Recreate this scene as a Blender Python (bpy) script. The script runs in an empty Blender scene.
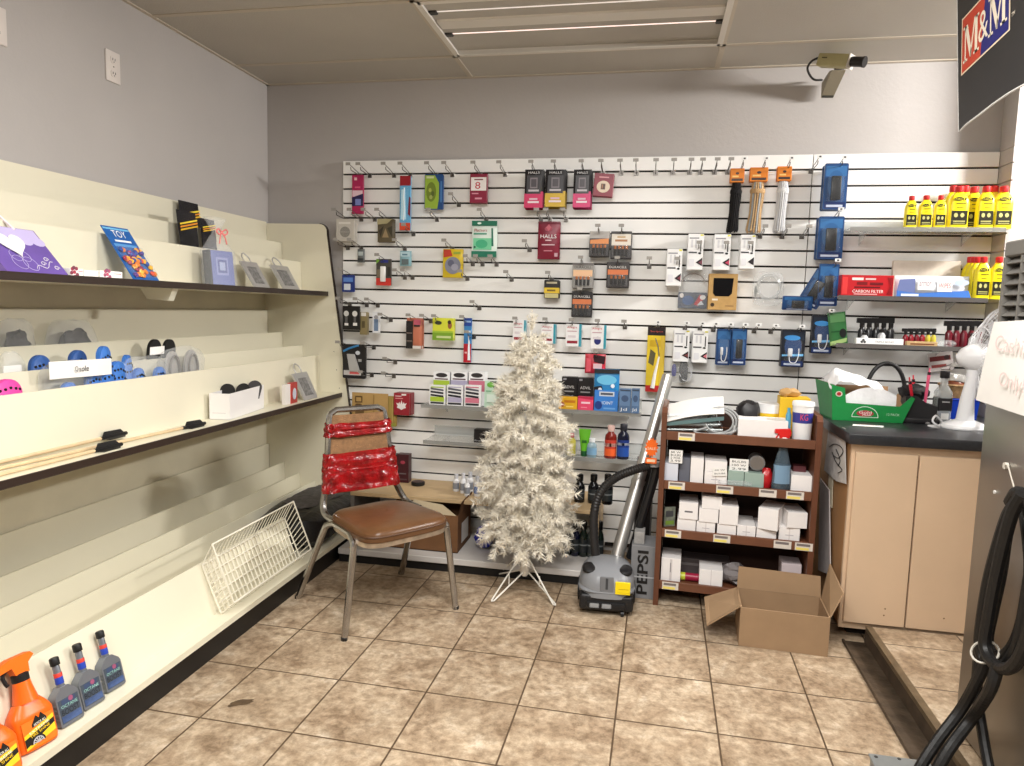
import bpy, bmesh, math, random
from mathutils import Vector, Matrix, Euler, noise
random.seed(7)
R = math.radians
SC = bpy.context.scene
COL = SC.collection
# ---------------------------------------------------------------- camera
FPX, YAW, PITCH, ROLL = 708.83, 0.19066, -0.10462, 0.026497
CAM = Vector((2.1151, -3.65457, 1.26036))
_r = Vector((math.cos(YAW), math.sin(YAW), 0))
_f = Vector((-math.sin(YAW)*math.cos(PITCH), math.cos(YAW)*math.cos(PITCH), math.sin(PITCH)))
_u = _r.cross(_f)
CR = math.cos(ROLL)*_r + math.sin(ROLL)*_u
CU = -math.sin(ROLL)*_r + math.cos(ROLL)*_u
CF = _f
cd = bpy.data.cameras.new('camera'); cam = bpy.data.objects.new('camera', cd); COL.objects.link(cam)
cd.sensor_width = 36; cd.lens = FPX*36/1024; cd.clip_start = .05
m = Matrix((CR, CU, -CF)).transposed().to_4x4(); m.translation = CAM
cam.matrix_world = m
SC.camera = cam
def _ray(x, y): return CF + (x-512)/FPX*CR + (383-y)/FPX*CU
def _pl(x, y, ax, v):
    d = _ray(x, y); return CAM + d*((v-CAM[ax])/d[ax])
def atY(x, y, Y=0.0): return _pl(x, y, 1, Y)
def atX(x, y, X): return _pl(x, y, 0, X)
def atZ(x, y, Z=0.0): return _pl(x, y, 2, Z)
ZC, ZT, G0, GP = 2.437, 2.023, .070, .0762
def groove(k): return ZT-G0-GP*k

# ---------------------------------------------------------------- materials
_M = {}
def lin(c):
    return tuple(((v/255)/12.92 if v/255 <= .04045 else ((v/255+.055)/1.055)**2.4) for v in c)
def mat(name, rgb, rough=.5, metal=0., var=.0, scale=40., bump=0., bscale=120., alpha=1., trans=0., emit=None, es=0., spec=.5, coat=0., ior=1.45):
    if name in _M: return _M[name]
    m = bpy.data.materials.new(name); m.use_nodes = True
    nt = m.node_tree; p = nt.nodes['Principled BSDF']
    c = lin(rgb)
    p.inputs['Base Color'].default_value = (*c, 1); p.inputs['Roughness'].default_value = rough
    p.inputs['Metallic'].default_value = metal; p.inputs['Alpha'].default_value = alpha
    p.inputs['Transmission Weight'].default_value = trans; p.inputs['IOR'].default_value = ior
    p.inputs['Specular IOR Level'].default_value = spec; p.inputs['Coat Weight'].default_value = coat
    if emit: p.inputs['Emission Color'].default_value = (*lin(emit), 1); p.inputs['Emission Strength'].default_value = es
    if var > 0 or bump > 0:
        tc = nt.nodes.new('ShaderNodeTexCoord')
    if var > 0:
        n = nt.nodes.new('ShaderNodeTexNoise'); n.inputs['Scale'].default_value = scale; n.inputs['Detail'].default_value = 5
        nt.links.new(tc.outputs['Object'], n.inputs['Vector'])
        r = nt.nodes.new('ShaderNodeValToRGB'); e = r.color_ramp.elements
        e[0].position = .3; e[1].position = .7
        e[0].color = (*[max(0, v*(1-var)) for v in c], 1); e[1].color = (*[min(1, v*(1+var)) for v in c], 1)
        nt.links.new(n.outputs['Fac'], r.inputs['Fac']); nt.links.new(r.outputs['Color'], p.inputs['Base Color'])
    if bump > 0:
        n2 = nt.nodes.new('ShaderNodeTexNoise'); n2.inputs['Scale'].default_value = bscale; n2.inputs['Detail'].default_value = 4
        nt.links.new(tc.outputs['Object'], n2.inputs['Vector'])
        b = nt.nodes.new('ShaderNodeBump'); b.inputs['Strength'].default_value = bump; b.inputs['Distance'].default_value = .01
        nt.links.new(n2.outputs['Fac'], b.inputs['Height']); nt.links.new(b.outputs['Normal'], p.inputs['Normal'])
    _M[name] = m
    return m
def C(rgb, rough=.45):            # plain print / plastic colour
    return mat('col_%02x%02x%02x_%d' % (*rgb, int(rough*100)), rgb, rough)

# ---------------------------------------------------------------- mesh builder
_TXT = {}
def text_tris(s, bold=0.):
    if (s, bold) in _TXT: return _TXT[(s, bold)]
    cu = bpy.data.curves.new('lettering', 'FONT'); cu.body = s; cu.align_x = 'CENTER'; cu.align_y = 'CENTER'; cu.size = 1; cu.resolution_u = 3; cu.offset = bold
    o = bpy.data.objects.new('lettering', cu); COL.objects.link(o)
    dg = bpy.context.evaluated_depsgraph_get()
    me = bpy.data.meshes.new_from_object(o.evaluated_get(dg))
    vs = [v.co.copy() for v in me.vertices]; fs = [tuple(p.vertices) for p in me.polygons]
    bpy.data.objects.remove(o); bpy.data.curves.remove(cu); bpy.data.meshes.remove(me)
    w = max(v.x for v in vs)-min(v.x for v in vs); h = max(v.y for v in vs)-min(v.y for v in vs)
    cx = (max(v.x for v in vs)+min(v.x for v in vs))/2; cy = (max(v.y for v in vs)+min(v.y for v in vs))/2
    vs = [Vector(((v.x-cx)/w, (v.y-cy)/h, 0)) for v in vs]
    _TXT[(s, bold)] = (vs, fs, w/h); return _TXT[(s, bold)]

class B:
    def __init__(s): s.bm = bmesh.new(); s.mats = []; s.X = Matrix.Identity(4)
    def mi(s, m):
        if m not in s.mats: s.mats.append(m)
        return s.mats.index(m)
    def add(s, vs, fs, m, smooth=False):
        i = s.mi(m); bv = [s.bm.verts.new(s.X @ Vector(v)) for v in vs]
        for f in fs:
            try:
                fc = s.bm.faces.new([bv[k] for k in f]); fc.material_index = i; fc.smooth = smooth
            except ValueError: pass
        return bv
    def merge(s, t, m, smooth=False):
        t.verts.index_update()
        s.add([v.co for v in t.verts], [[v.index for v in f.verts] for f in t.faces], m, smooth); t.free()
    def box(s, x0, x1, y0, y1, z0, z1, m, bev=0., seg=2, M=None):
        t = bmesh.new(); bmesh.ops.create_cube(t, size=1)
        for v in t.verts:
            v.co = Vector(((x0+x1)/2+v.co.x*(x1-x0), (y0+y1)/2+v.co.y*(y1-y0), (z0+z1)/2+v.co.z*(z1-z0)))
        if bev > 0: bmesh.ops.bevel(t, geom=t.edges[:], offset=bev, segments=seg, profile=.5, affect='EDGES')
        if M is not None: bmesh.ops.transform(t, matrix=M, verts=t.verts)
        s.merge(t, m, bev > 0)
        return s
    def prism(s, poly, t0, t1, m, plane='xz', smooth=False, cap=True):
        """poly extruded from t0 to t1 along the axis left over by plane"""
        def P(a, b, t): return (a, t, b) if plane == 'xz' else ((t, a, b) if plane == 'yz' else (a, b, t))
        n = len(poly)
        vs = [P(a, b, t0) for a, b in poly]+[P(a, b, t1) for a, b in poly]
        fs = [(i, (i+1) % n, n+(i+1) % n, n+i) for i in range(n)]
        if cap: fs += [tuple(range(n-1, -1, -1)), tuple(range(n, 2*n))]
        s.add(vs, fs, m, smooth); return s
    def quad(s, pts, m): s.add(pts, [tuple(range(len(pts)))], m); return s
    def lathe(s, prof, m, c=(0, 0, 0), n=20, sx=1., sy=1., smooth=True):
        vs, fs = [], []
        for r, z in prof:
            for k in range(n):
                a = 2*math.pi*k/n; vs.append((c[0]+sx*r*math.cos(a), c[1]+sy*r*math.sin(a), c[2]+z))
        for j in range(len(prof)-1):
            for k in range(n):
                fs.append((j*n+k, j*n+(k+1) % n, (j+1)*n+(k+1) % n, (j+1)*n+k))
        if prof[0][0] > 1e-6: fs.append(tuple(range(n-1, -1, -1)))
        if prof[-1][0] > 1e-6: fs.append(tuple((len(prof)-1)*n+k for k in range(n)))
        s.add(vs, fs, m, smooth); return s
    def tube(s, pts, r, m, n=8, closed=False, r2=None, sy=1.):
        pts = [Vector(p) for p in pts]; N = len(pts)
        rs = r if isinstance(r, (list, tuple)) else ([r+(r2-r)*i/(N-1) for i in range(N)] if r2 is not None else [r]*N)
        vs, fs = [], []; up = None
        for i, p in enumerate(pts):
            a = pts[i-1] if (i > 0 or closed) else p; b = pts[(i+1) % N] if (i < N-1 or closed) else p
            t = (b-a).normalized() if (b-a).length > 1e-9 else Vector((0, 0, 1))
            if up is None:
                up = Vector((0, 0, 1)) if abs(t.z) < .9 else Vector((1, 0, 0))
            x = up - t*up.dot(t)
            x = x.normalized() if x.length > 1e-6 else t.orthogonal().normalized()
            y = t.cross(x); up = x
            for k in range(n):
                an = 2*math.pi*(k+.5)/n; vs.append(p+x*(math.cos(an)*rs[i])+y*(math.sin(an)*rs[i]*sy))
        for i in range(N if closed else N-1):
            j = (i+1) % N
            for k in range(n): fs.append((i*n+k, i*n+(k+1) % n, j*n+(k+1) % n, j*n+k))
        if not closed: fs += [tuple(range(n-1, -1, -1)), tuple((N-1)*n+k for k in range(n))]
        s.add(vs, fs, m, n > 4); return s
    def cyl(s, p0, p1, r, m, n=16, r2=None): return s.tube([p0, p1], [r, r if r2 is None else r2], m, n)
    def text(s, txt, c, w, h, m, M=None, rot=0., bold=0.):
        """lettering about point c on a face looking towards -Y (x right, z up), w x h overall"""
        vs, fs, asp = text_tris(txt, bold)
        cr, sr = math.cos(rot), math.sin(rot)
        out = []
        for v in vs:
            a, b = v.x*w, v.y*h; a, b = a*cr-b*sr, a*sr+b*cr
            p = Vector((c[0]+a, c[1], c[2]+b)); out.append(M @ p if M is not None else p)
        s.add(out, fs, m); return s
    def sheet(s, f, nu, nv, m, smooth=True, thick=0.):
        vs = [f(i/nu, j/nv) for j in range(nv+1) for i in range(nu+1)]
        fs = [(j*(nu+1)+i, j*(nu+1)+i+1, (j+1)*(nu+1)+i+1, (j+1)*(nu+1)+i) for j in range(nv) for i in range(nu)]
        if thick:
            t = bmesh.new(); bv = [t.verts.new(v) for v in vs]
            for q in fs: t.faces.new([bv[k] for k in q])
            bmesh.ops.recalc_face_normals(t, faces=t.faces)
            bmesh.ops.solidify(t, geom=t.faces[:], thickness=thick); s.merge(t, m, smooth)
        else: s.add(vs, fs, m, smooth)
        return s
    def blob(s, c, rx, ry, rz, m, n=16, k=8, noise_amp=0., seed=0., p=2., z0=-1.):
        """super-ellipsoid, crumpled by noise; p>2 is boxier; z0=-1 whole"""
        vs, fs = [], []
        def sg(v, e): return math.copysign(abs(v)**e, v)
        e = 2/p
        for j in range(k+1):
            ph = -math.pi/2+math.pi*j/k
            for i in range(n):
                th = 2*math.pi*i/n
                x = sg(math.cos(ph), e)*sg(math.cos(th), e); y = sg(math.cos(ph), e)*sg(math.sin(th), e); z = max(z0, sg(math.sin(ph), e))
                v = Vector((x*rx, y*ry, z*rz))
                if noise_amp: v += noise.noise_vector(Vector((x*2.3+seed, y*2.3, z*2.3)))*noise_amp
                vs.append(v+Vector(c))
        for j in range(k):
            for i in range(n): fs.append((j*n+i, j*n+(i+1) % n, (j+1)*n+(i+1) % n, (j+1)*n+i))
        t = bmesh.new(); bv = [t.verts.new(v) for v in vs]
        for f in fs: t.faces.new([bv[q] for q in f])
        bmesh.ops.remove_doubles(t, verts=t.verts, dist=1e-5)
        s.merge(t, m, True); return s
    def build(s, name, parent=None, loc=None, rot=None, angle=35., wn=True):
        bmesh.ops.recalc_face_normals(s.bm, faces=s.bm.faces) if wn else None
        me = bpy.data.meshes.new(name); s.bm.to_mesh(me); s.bm.free()
        for m in s.mats: me.materials.append(m)
        me.set_sharp_from_angle(angle=R(angle))
        o = bpy.data.objects.new(name, me); COL.objects.link(o)
        if parent is not None: o.parent = parent
        if loc is not None: o.location = loc
        if rot is not None: o.rotation_euler = rot
        return o
def tag(o, label, cat, group=None):
    o['label'] = label; o['category'] = cat
    if group: o['group'] = group
    return o
def thing(name, label, cat, loc=(0, 0, 0), rot=(0, 0, 0), group=None):
    o = bpy.data.objects.new(name, None); COL.objects.link(o); o.location = loc; o.rotation_euler = rot; o.empty_display_size = .05
    return tag(o, label, cat, group)
def struct(b, name, **k):
    o = b.build(name, **k); o['kind'] = 'structure'; return o
def dup(root, loc, rot=None, label=None, group=None):
    r = root.copy(); COL.objects.link(r); r.location = loc
    if rot is not None: r.rotation_euler = rot
    if label: r['label'] = label
    if group: r['group'] = group
    for ch in list(root.children):
        c = ch.copy(); COL.objects.link(c); c.parent = r
        for g in ch.children:
            d = g.copy(); COL.objects.link(d); d.parent = c
    return r
def arc(c, r, a0, a1, n, plane='xz'):
    out = []
    for i in range(n+1):
        a = R(a0+(a1-a0)*i/n); u, v = r*math.cos(a), r*math.sin(a)
        out.append((c[0]+u, c[1], c[2]+v) if plane == 'xz' else ((c[0], c[1]+u, c[2]+v) if plane == 'yz' else (c[0]+u, c[1]+v, c[2])))
    return out
def rrect(x0, x1, z0, z1, r, n=4):
    p = []
    for cx, cz, a in ((x1-r, z1-r, 0), (x0+r, z1-r, 90), (x0+r, z0+r, 180), (x1-r, z0+r, 270)):
        for i in range(n+1):
            t = R(a+90*i/n); p.append((cx+r*math.cos(t), cz+r*math.sin(t)))
    return p
def smooth_path(pts, n=6):
    """Catmull-Rom through pts"""
    P = [Vector(p) for p in pts]; P = [P[0]*2-P[1]]+P+[P[-1]*2-P[-2]]; out = []
    for i in range(1, len(P)-2):
        for k in range(n):
            t = k/n; a, b, c, d = P[i-1:i+3]
            out.append(.5*((2*b)+(c-a)*t+(2*a-5*b+4*c-d)*t*t+(3*b-a-3*c+d)*t**3))
    out.append(P[-2]); return out
WHITE = C((238, 236, 230)); BLACK = C((22, 21, 22)); DARK = C((45, 43, 43))
CHROME = mat('chrome', (200, 198, 195), .18, 1.)
WIRE = mat('hook_wire', (112, 108, 104), .3, 1.)
CLEAR = mat('clear_plastic', (245, 248, 250), .06, 0, alpha=.04, spec=.9)
BAGCLEAR = mat('clear_bag', (235, 238, 240), .12, 0, alpha=.17, spec=1., bump=.9, bscale=60)
CARDB = mat('corrugated_card', (172, 138, 98), .8, var=.08, scale=30)
PAPER = mat('paper', (236, 234, 230), .8, var=.02, scale=12)
# ================================================================ ROOM
XR = 3.63
def floor_mat():
    m = bpy.data.materials.new('travertine_tiles'); m.use_nodes = True; nt = m.node_tree; N = nt.nodes; L = nt.links
    p = N['Principled BSDF']
    g = N.new('ShaderNodeNewGeometry'); mp = N.new('ShaderNodeMapping'); mp.vector_type = 'POINT'
    # tile grid origin (.5312,-.9053) turned -0.0146 rad, pitch .308
    t = -0.01457; ox, oy = .5312, -.9053
    mp.inputs['Rotation'].default_value = (0, 0, -t)
    mp.inputs['Location'].default_value = (-(ox*math.cos(-t)-oy*math.sin(-t))+40*.308, -(ox*math.sin(-t)+oy*math.cos(-t))+40*.308, 0)
    L.new(g.outputs['Position'], mp.inputs['Vector'])
    def ma(op, x, y=None, z=None):
        n = N.new('ShaderNodeMath'); n.operation = op
        for i, v in enumerate((x, y, z)):
            if v is None: continue
            if isinstance(v, (int, float)): n.inputs[i].default_value = v
            else: L.new(v, n.inputs[i])
        return n.outputs[0]
    sx = N.new('ShaderNodeSeparateXYZ'); L.new(mp.outputs[0], sx.inputs[0])
    u = ma('DIVIDE', sx.outputs[0], .308); v = ma('DIVIDE', sx.outputs[1], .308)
    def edge(q): f = ma('FRACT', q); return ma('MINIMUM', f, ma('SUBTRACT', 1., f))
    dd = ma('MINIMUM', edge(u), edge(v))
    wob = N.new('ShaderNodeTexNoise'); wob.inputs['Scale'].default_value = 45; L.new(mp.outputs[0], wob.inputs['Vector'])
    dd = ma('ADD', dd, ma('MULTIPLY', ma('SUBTRACT', wob.outputs['Fac'], .5), .006))
    mr = N.new('ShaderNodeMapRange'); mr.inputs['From Min'].default_value = .0065; mr.inputs['From Max'].default_value = .0120; mr.inputs['To Min'].default_value = 1; mr.inputs['To Max'].default_value = 0
    L.new(dd, mr.inputs['Value']); GROUT = mr.outputs[0]
    cb = N.new('ShaderNodeCombineXYZ'); L.new(ma('FLOOR', u), cb.inputs[0]); L.new(ma('FLOOR', v), cb.inputs[1])
    wn_ = N.new('ShaderNodeTexWhiteNoise'); L.new(cb.outputs[0], wn_.inputs['Vector'])
    # per-tile offset of the stone pattern
    sc = N.new('ShaderNodeVectorMath'); sc.operation = 'SCALE'; sc.inputs['Scale'].default_value = 9.
    L.new(wn_.outputs['Color'], sc.inputs[0])
    ad = N.new('ShaderNodeVectorMath'); ad.operation = 'ADD'; L.new(mp.outputs[0], ad.inputs[0]); L.new(sc.outputs[0], ad.inputs[1])
    n1 = N.new('ShaderNodeTexNoise'); n1.inputs['Scale'].default_value = 9; n1.inputs['Detail'].default_value = 9; n1.inputs['Roughness'].default_value = .68; n1.inputs['Distortion'].default_value = .6
    L.new(ad.outputs[0], n1.inputs['Vector'])
    r1 = N.new('ShaderNodeValToRGB'); e = r1.color_ramp.elements
    e[0].position = .30; e[0].color = (*lin((136, 114, 91)), 1); e[1].position = .72; e[1].color = (*lin((217, 203, 183)), 1)
    x = r1.color_ramp.elements.new(.45); x.color = (*lin((173, 152, 127)), 1)
    x = r1.color_ramp.elements.new(.57); x.color = (*lin((194, 175, 150)), 1)
    L.new(n1.outputs['Fac'], r1.inputs['Fac'])
    n2 = N.new('ShaderNodeTexNoise'); n2.inputs['Scale'].default_value = 38; n2.inputs['Detail'].default_value = 6; n2.inputs['Roughness'].default_value = .7
    L.new(ad.outputs[0], n2.inputs['Vector'])
    r2 = N.new('ShaderNodeValToRGB'); r2.color_ramp.elements[0].position = .33; r2.color_ramp.elements[0].color = (.50, .46, .42, 1); r2.color_ramp.elements[1].position = .62; r2.color_ramp.elements[1].color = (1.08, 1.08, 1.08, 1)
    L.new(n2.outputs['Fac'], r2.inputs['Fac'])
    mu = N.new('ShaderNodeMix'); mu.data_type = 'RGBA'; mu.blend_type = 'MULTIPLY'; mu.inputs[0].default_value = .9
    L.new(r1.outputs['Color'], mu.inputs[6]); L.new(r2.outputs['Color'], mu.inputs[7])
    # large soft wear
    n3 = N.new('ShaderNodeTexNoise'); n3.inputs['Scale'].default_value = 1.6; n3.inputs['Detail'].default_value = 3
    L.new(mp.outputs[0], n3.inputs['Vector'])
    r3 = N.new('ShaderNodeValToRGB'); r3.color_ramp.elements[0].position = .35; r3.color_ramp.elements[0].color = (.82, .8, .78, 1); r3.color_ramp.elements[1].position = .65; r3.color_ramp.elements[1].color = (1.05, 1.05, 1.05, 1)
    L.new(n3.outputs['Fac'], r3.inputs['Fac'])
    mu2 = N.new('ShaderNodeMix'); mu2.data_type = 'RGBA'; mu2.blend_type = 'MULTIPLY'; mu2.inputs[0].default_value = 1
    L.new(mu.outputs[2], mu2.inputs[6]); L.new(r3.outputs['Color'], mu2.inputs[7])
    mx = N.new('ShaderNodeMix'); mx.data_type = 'RGBA'; L.new(GROUT, mx.inputs[0]); L.new(mu2.outputs[2], mx.inputs[6]); mx.inputs[7].default_value = (*lin((84, 66, 48)), 1)
    L.new(mx.outputs[2], p.inputs['Base Color'])
    iv = N.new('ShaderNodeMath'); iv.operation = 'MULTIPLY_ADD'; iv.inputs[1].default_value = -1; iv.inputs[2].default_value = 1; L.new(GROUT, iv.inputs[0])
    hs = N.new('ShaderNodeMath'); hs.operation = 'MULTIPLY_ADD'; hs.inputs[1].default_value = .25; L.new(n2.outputs['Fac'], hs.inputs[0]); L.new(iv.outputs[0], hs.inputs[2])
    b = N.new('ShaderNodeBump'); b.inputs['Strength'].default_value = .5; b.inputs['Distance'].default_value = .002; L.new(hs.outputs[0], b.inputs['Height']); L.new(b.outputs[0], p.inputs['Normal'])
    p.inputs['Roughness'].default_value = .42; p.inputs['Specular IOR Level'].default_value = .4
    return m
FLOOR = floor_mat()
WALL = mat('wall_paint', (181, 176, 173), .75, var=.03, scale=2.2, bump=.08, bscale=60)
CEIL = mat('ceiling_tile', (188, 183, 175), .9, var=.03, scale=3, bump=.15, bscale=180)
TBAR = mat('ceiling_bar', (196, 186, 170), .5)
PZ = .072; PX = 2.998
b = B(); b.box(-.1, PX, -6.2, .1, -.1, 0, FLOOR); b.box(PX, 3.64, -.8, .1, -.1, 0, FLOOR); struct(b, 'floor')
b = B(); b.box(PX, 6.2, -6.2, -.8, -.1, PZ, FLOOR); b.box(3.64, 6.2, -.8, .1, -.1, PZ, FLOOR); struct(b, 'floor_raised')
struct(B().box(-.1, 6.2, .027, .12, -.1, ZC+.1, WALL), 'wall_back')
struct(B().box(-.1, 0, -6.2, .025, -.1, ZC+.1, WALL), 'wall_left')
struct(B().box(6.2, 6.3, -6.2, .12, -.1, ZC+.1, WALL), 'wall_far_right')
# return fin at the right end of the slatted wall, shallow grooves in it
b = B(); FD = -.125
b.box(XR+.006, XR+.06, FD, .03, 0, ZC, WALL)
b.box(XR, XR+.007, FD, 0, ZT, ZC, WALL)
for k in range(-1, 24):
    z1 = (groove(k)-.004) if k >= 0 else ZT-.002; z0 = groove(k+1)+.002
    b.box(XR, XR+.007, FD, 0, max(z0, .02), z1, WALL)
struct(b, 'wall_right')
b = B(); b.box(-.1, 6.3, -6.3, .12, ZC+.02, ZC+.12, CEIL)     # deck above
# lay-in tiles leave the opening of the light fitting free
xs = [-.07-1.22, -.07, 1.15, 2.37, 3.59, 4.81, 6.03]; ys = [.05]+[-.29-.61*k for k in range(0, 11)]
for i in range(len(xs)-1):
    for j in range(len(ys)-1):
        if i == 2 and j == 1: continue
        b.box(max(xs[i], -.0), min(xs[i+1], 6.2), max(ys[j+1], -6.2), min(ys[j], .025), ZC, ZC+.02, CEIL)
struct(b, 'ceiling')
b = B()
for x in xs[1:]: b.box(x-.012, x+.012, -6.2, .025, ZC-.003, ZC+.001, TBAR)
for y in ys[1:]: b.box(0, 6.2, y-.012, y+.012, ZC-.003, ZC+.001, TBAR)
b.box(0, .018, -6.2, .025, ZC-.004, ZC+.001, TBAR); b.box(0, 3.63, .005, .025, ZC-.004, ZC+.001, TBAR)
struct(b, 'trim_1')

# ---------------------------------------------------------------- slatted wall panels
SLAT = mat('slat_laminate', (240, 239, 236), .35, var=.012, scale=3)
GROOVE = mat('groove_shadow_channel', (30, 22, 18), .8)
def slatwall(x0, x1, label):
    b = B(); b.box(x0, x1, .012, .025, .03, ZT, GROOVE)
    for k in range(-1, 26):
        z1 = ZT if k < 0 else groove(k)-.0045; z0 = groove(k+1)+.0045
        if z1 < .06: break
        b.box(x0, x1, 0, .014, max(z0, .03), z1, SLAT, .0012, 1)
    return tag(b.build('slatwall_panel'), label, 'wall panel')
slatwall(.455, 2.832, 'wide white slatwall panel with dark grooves behind tree and chair')
slatwall(2.836, XR-.001, 'narrower white slatwall panel with dark grooves above the black countertop')

# ---------------------------------------------------------------- ceiling light
FX0, FX1, FY0, FY1 = 1.165, 2.355, -.885, -.305
t = thing('ceiling_light', 'recessed fluorescent ceiling light with open white tubes', 'light', ((FX0+FX1)/2, (FY0+FY1)/2, ZC))
ENA = mat('fitting_enamel', (226, 221, 212), .35)
hx, hy = (FX1-FX0)/2, (FY1-FY0)/2
b = B()      # tray of folded enamel: sides and sloping reflectors
b.prism([(-hy, .0), (-hy, .03), (-hy+.06, .085), (-.21, .085), (-.17, .06), (-.12, .06), (-.08, .085), (.03, .085), (.06, .06), (.11, .06), (.15, .085), (hy-.06, .085), (hy, .03), (hy, 0), (hy+.002, 0), (hy+.002, .1), (-hy-.002, .1), (-hy-.002, 0)], -hx, hx, ENA, 'yz')
b.box(-hx-.003, -hx, -hy, hy, 0, .1, ENA); b.box(hx, hx+.003, -hy, hy, 0, .1, ENA)
b.build('housing', t)
b = B()
for q in (-1, 1):
    b.box(q*hx-.012, q*hx+.012, -hy-.012, hy+.012, -.006, 0, ENA); b.box(-hx, hx, q*hy-.012, q*hy+.012, -.006, 0, ENA)
b.build('frame', t)
b = B(); b.prism([(-.085, .06), (-.065, .012), (.015, .012), (.035, .06)], -hx+.01, hx-.01, ENA, 'yz'); b.build('ballast_cover', t)
TUBE = mat('tube_glass_dim', (225, 214, 208), .3, emit=(255, 225, 215), es=.8)
TUBE2 = mat('tube_off_added_glow', (222, 218, 212), .3, emit=(255, 240, 230), es=.4)  # tube is off; faint glow added to brighten the fitting
for y, m_ in ((.09, TUBE), (-.145, TUBE2)):
    tb = B().cyl((-hx+.035, y, .035), (hx-.035, y, .035), .0165, m_, 16).build('tube', t)
    for q in (-1, 1):
        B().box(min(q*(hx-.036), q*(hx-.002)), max(q*(hx-.036), q*(hx-.002)), y-.016, y+.016, .012, .06, DARK, .003, 1).build('socket', t)

# ---------------------------------------------------------------- outlets on the left wall
PLATE = mat('wall_plate', (222, 214, 208), .4)
def outlet(p, label, w=.075, h=.118):
    t = thing('wall_outlet', label, 'outlet', (0, p.y, p.z), (0, 0, R(90)))
    B().box(-w/2, w/2, -.007, 0, -h/2, h/2, PLATE, .003, 2).build('cover_plate', t)
    b = B()
    for s in (-1, 1):
        b.prism(rrect(-.016, .016, s*.026-.013, s*.026+.013, .009), -.0095, -.006, PLATE)
        for q in (-1, 1): b.box(q*.006-.0013, q*.006+.0013, -.0102, -.009, s*.026-.003, s*.026+.006, BLACK)
        b.cyl((0, -.0102, s*.026-.008), (0, -.009, s*.026-.008), .0022, BLACK, 8)
    b.build('receptacle', t)
    B().cyl((0, -.0085, 0), (0, -.006, 0), .003, CHROME, 10).build('screw', t)
outlet(atX(112, 67, 0), 'white double power outlet high on the left wall')
outlet(atX(-5, 24, 0), 'white cover plate at upper left edge of the photo')

# ---------------------------------------------------------------- step, dirty channel, nosing
GRIME = mat('grimy_metal', (78, 66, 54), .45, .3, var=.5, scale=14, bump=.2, bscale=50)
b = B(); b.box(2.905, 2.990, -3.4, -.80, 0, .006, GRIME); b.tube([(2.908, -3.4, .008), (2.908, -.80, .008)], .006, GRIME, 6)
b.box(2.985, 2.9975, -3.4, -.80, .0, PZ-.004, mat('riser_dirt', (66, 54, 42), .6, var=.35, scale=18))
struct(b, 'trim_2')
NOSE = mat('nosing_metal', (118, 103, 82), .35, .5, var=.2, scale=25)
b = B(); b.prism([(2.984, PZ-.014), (2.984, PZ+.003), (3.008, PZ+.003), (3.008, PZ+.0005), (2.988, PZ-.001), (2.988, PZ-.014)], -3.4, -.803, NOSE, 'xz'); struct(b, 'trim_3')
# chipped patch in one tile
b = B(); c = atZ(240, 703, 0); pts = []
for i in range(22):
    a = 2*math.pi*i/22; rr = 1+.42*noise.noise(Vector((math.cos(a)*2.1, math.sin(a)*2.1, 3.3)))
    u, v = .042*rr*math.cos(a), .017*rr*math.sin(a)
    pts.append((c.x+u*.8-v*.5, c.y+u*.55+v*.9, .0008))
b.quad(pts, mat('bare_screed', (84, 66, 46), .8, var=.25, scale=60)); struct(b, 'floor_chip')
# ================================================================ LEFT DISPLAY SHELF
CREAM = mat('cream_laminate', (226, 220, 198), .4, var=.025, scale=2.5)
CREAMD = mat('cream_worn', (214, 207, 184), .45, var=.06, scale=5)
TMOLD = mat('brown_edge_strip', (46, 34, 28), .4)
SY0, SY1 = -3.1, -.032
shelf = thing('display_shelf', 'long cream stepped display shelf unit along the left wall', 'shelf', (0, -1.5, 0))
OY = 1.5
def Sb(): b = B(); b.X = Matrix.Translation((0, OY, 0)); return b
b = Sb()
prof = [(.004, 0), (.60, 0), (.524, .571), (.385, 1.57), (.377, 1.629)]+[(.335+.042*math.cos(R(a)), 1.645+.042*math.sin(R(a))) for a in range(15, 91, 15)]+[(.004, 1.690)]
b.prism(prof, SY1, SY1+.018, CREAM)
for i in range(1, len(prof)-2):
    p, q = Vector((prof[i][0], 0, prof[i][1])), Vector((prof[i+1][0], 0, prof[i+1][1])); d = (q-p).normalized(); n = Vector((d.z, 0, -d.x))
    vs = []
    for a in (p, p+n*.0035, q+n*.0035, q): vs.append((a.x, a.z))
    b.prism(vs, SY1-.001, SY1+.019, TMOLD)
for z in (.9, 1.0, 1.1):
    b.cyl((.45-(z-.9)*.16, SY1-.0005, z-.1), (.45-(z-.9)*.16, SY1+.001, z-.1), .0025, DARK, 8)
b.build('end_panel', shelf)
b = Sb(); b.box(.003, .009, SY0, SY1, .02, 1.69, CREAMD); b.build('back_panel', shelf)
for xf, zt in ((.383, 1.325), (.464, .775)):
    b = Sb(); b.box(.009, xf-.003, SY0, SY1-.001, zt-.022, zt, CREAM); b.box(xf-.003, xf+.003, SY0, SY1-.001, zt-.0235, zt+.001, TMOLD, .0015, 1); b.build('shelf_board', shelf)
def ZDX(x): return .115
def atD(x, y):
    z = .14
    for _ in range(12): p = atZ(x, y, z); z = ZDX(p.x)
    return p
b = Sb(); b.box(.009, .668, SY0, SY1-.001, .093, .115, CREAM); b.build('base_deck', shelf)
b = Sb(); b.prism([(.594, .1152), (.534, .302), (.527, .300), (.586, .1152)], SY0, -.80, CREAM); b.build('front_riser', shelf)
b = Sb(); b.box(.60, .645, SY0, SY1-.03, .0, .092, mat('black_kick', (24, 22, 21), .5)); b.build('kick_plate', shelf)
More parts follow.
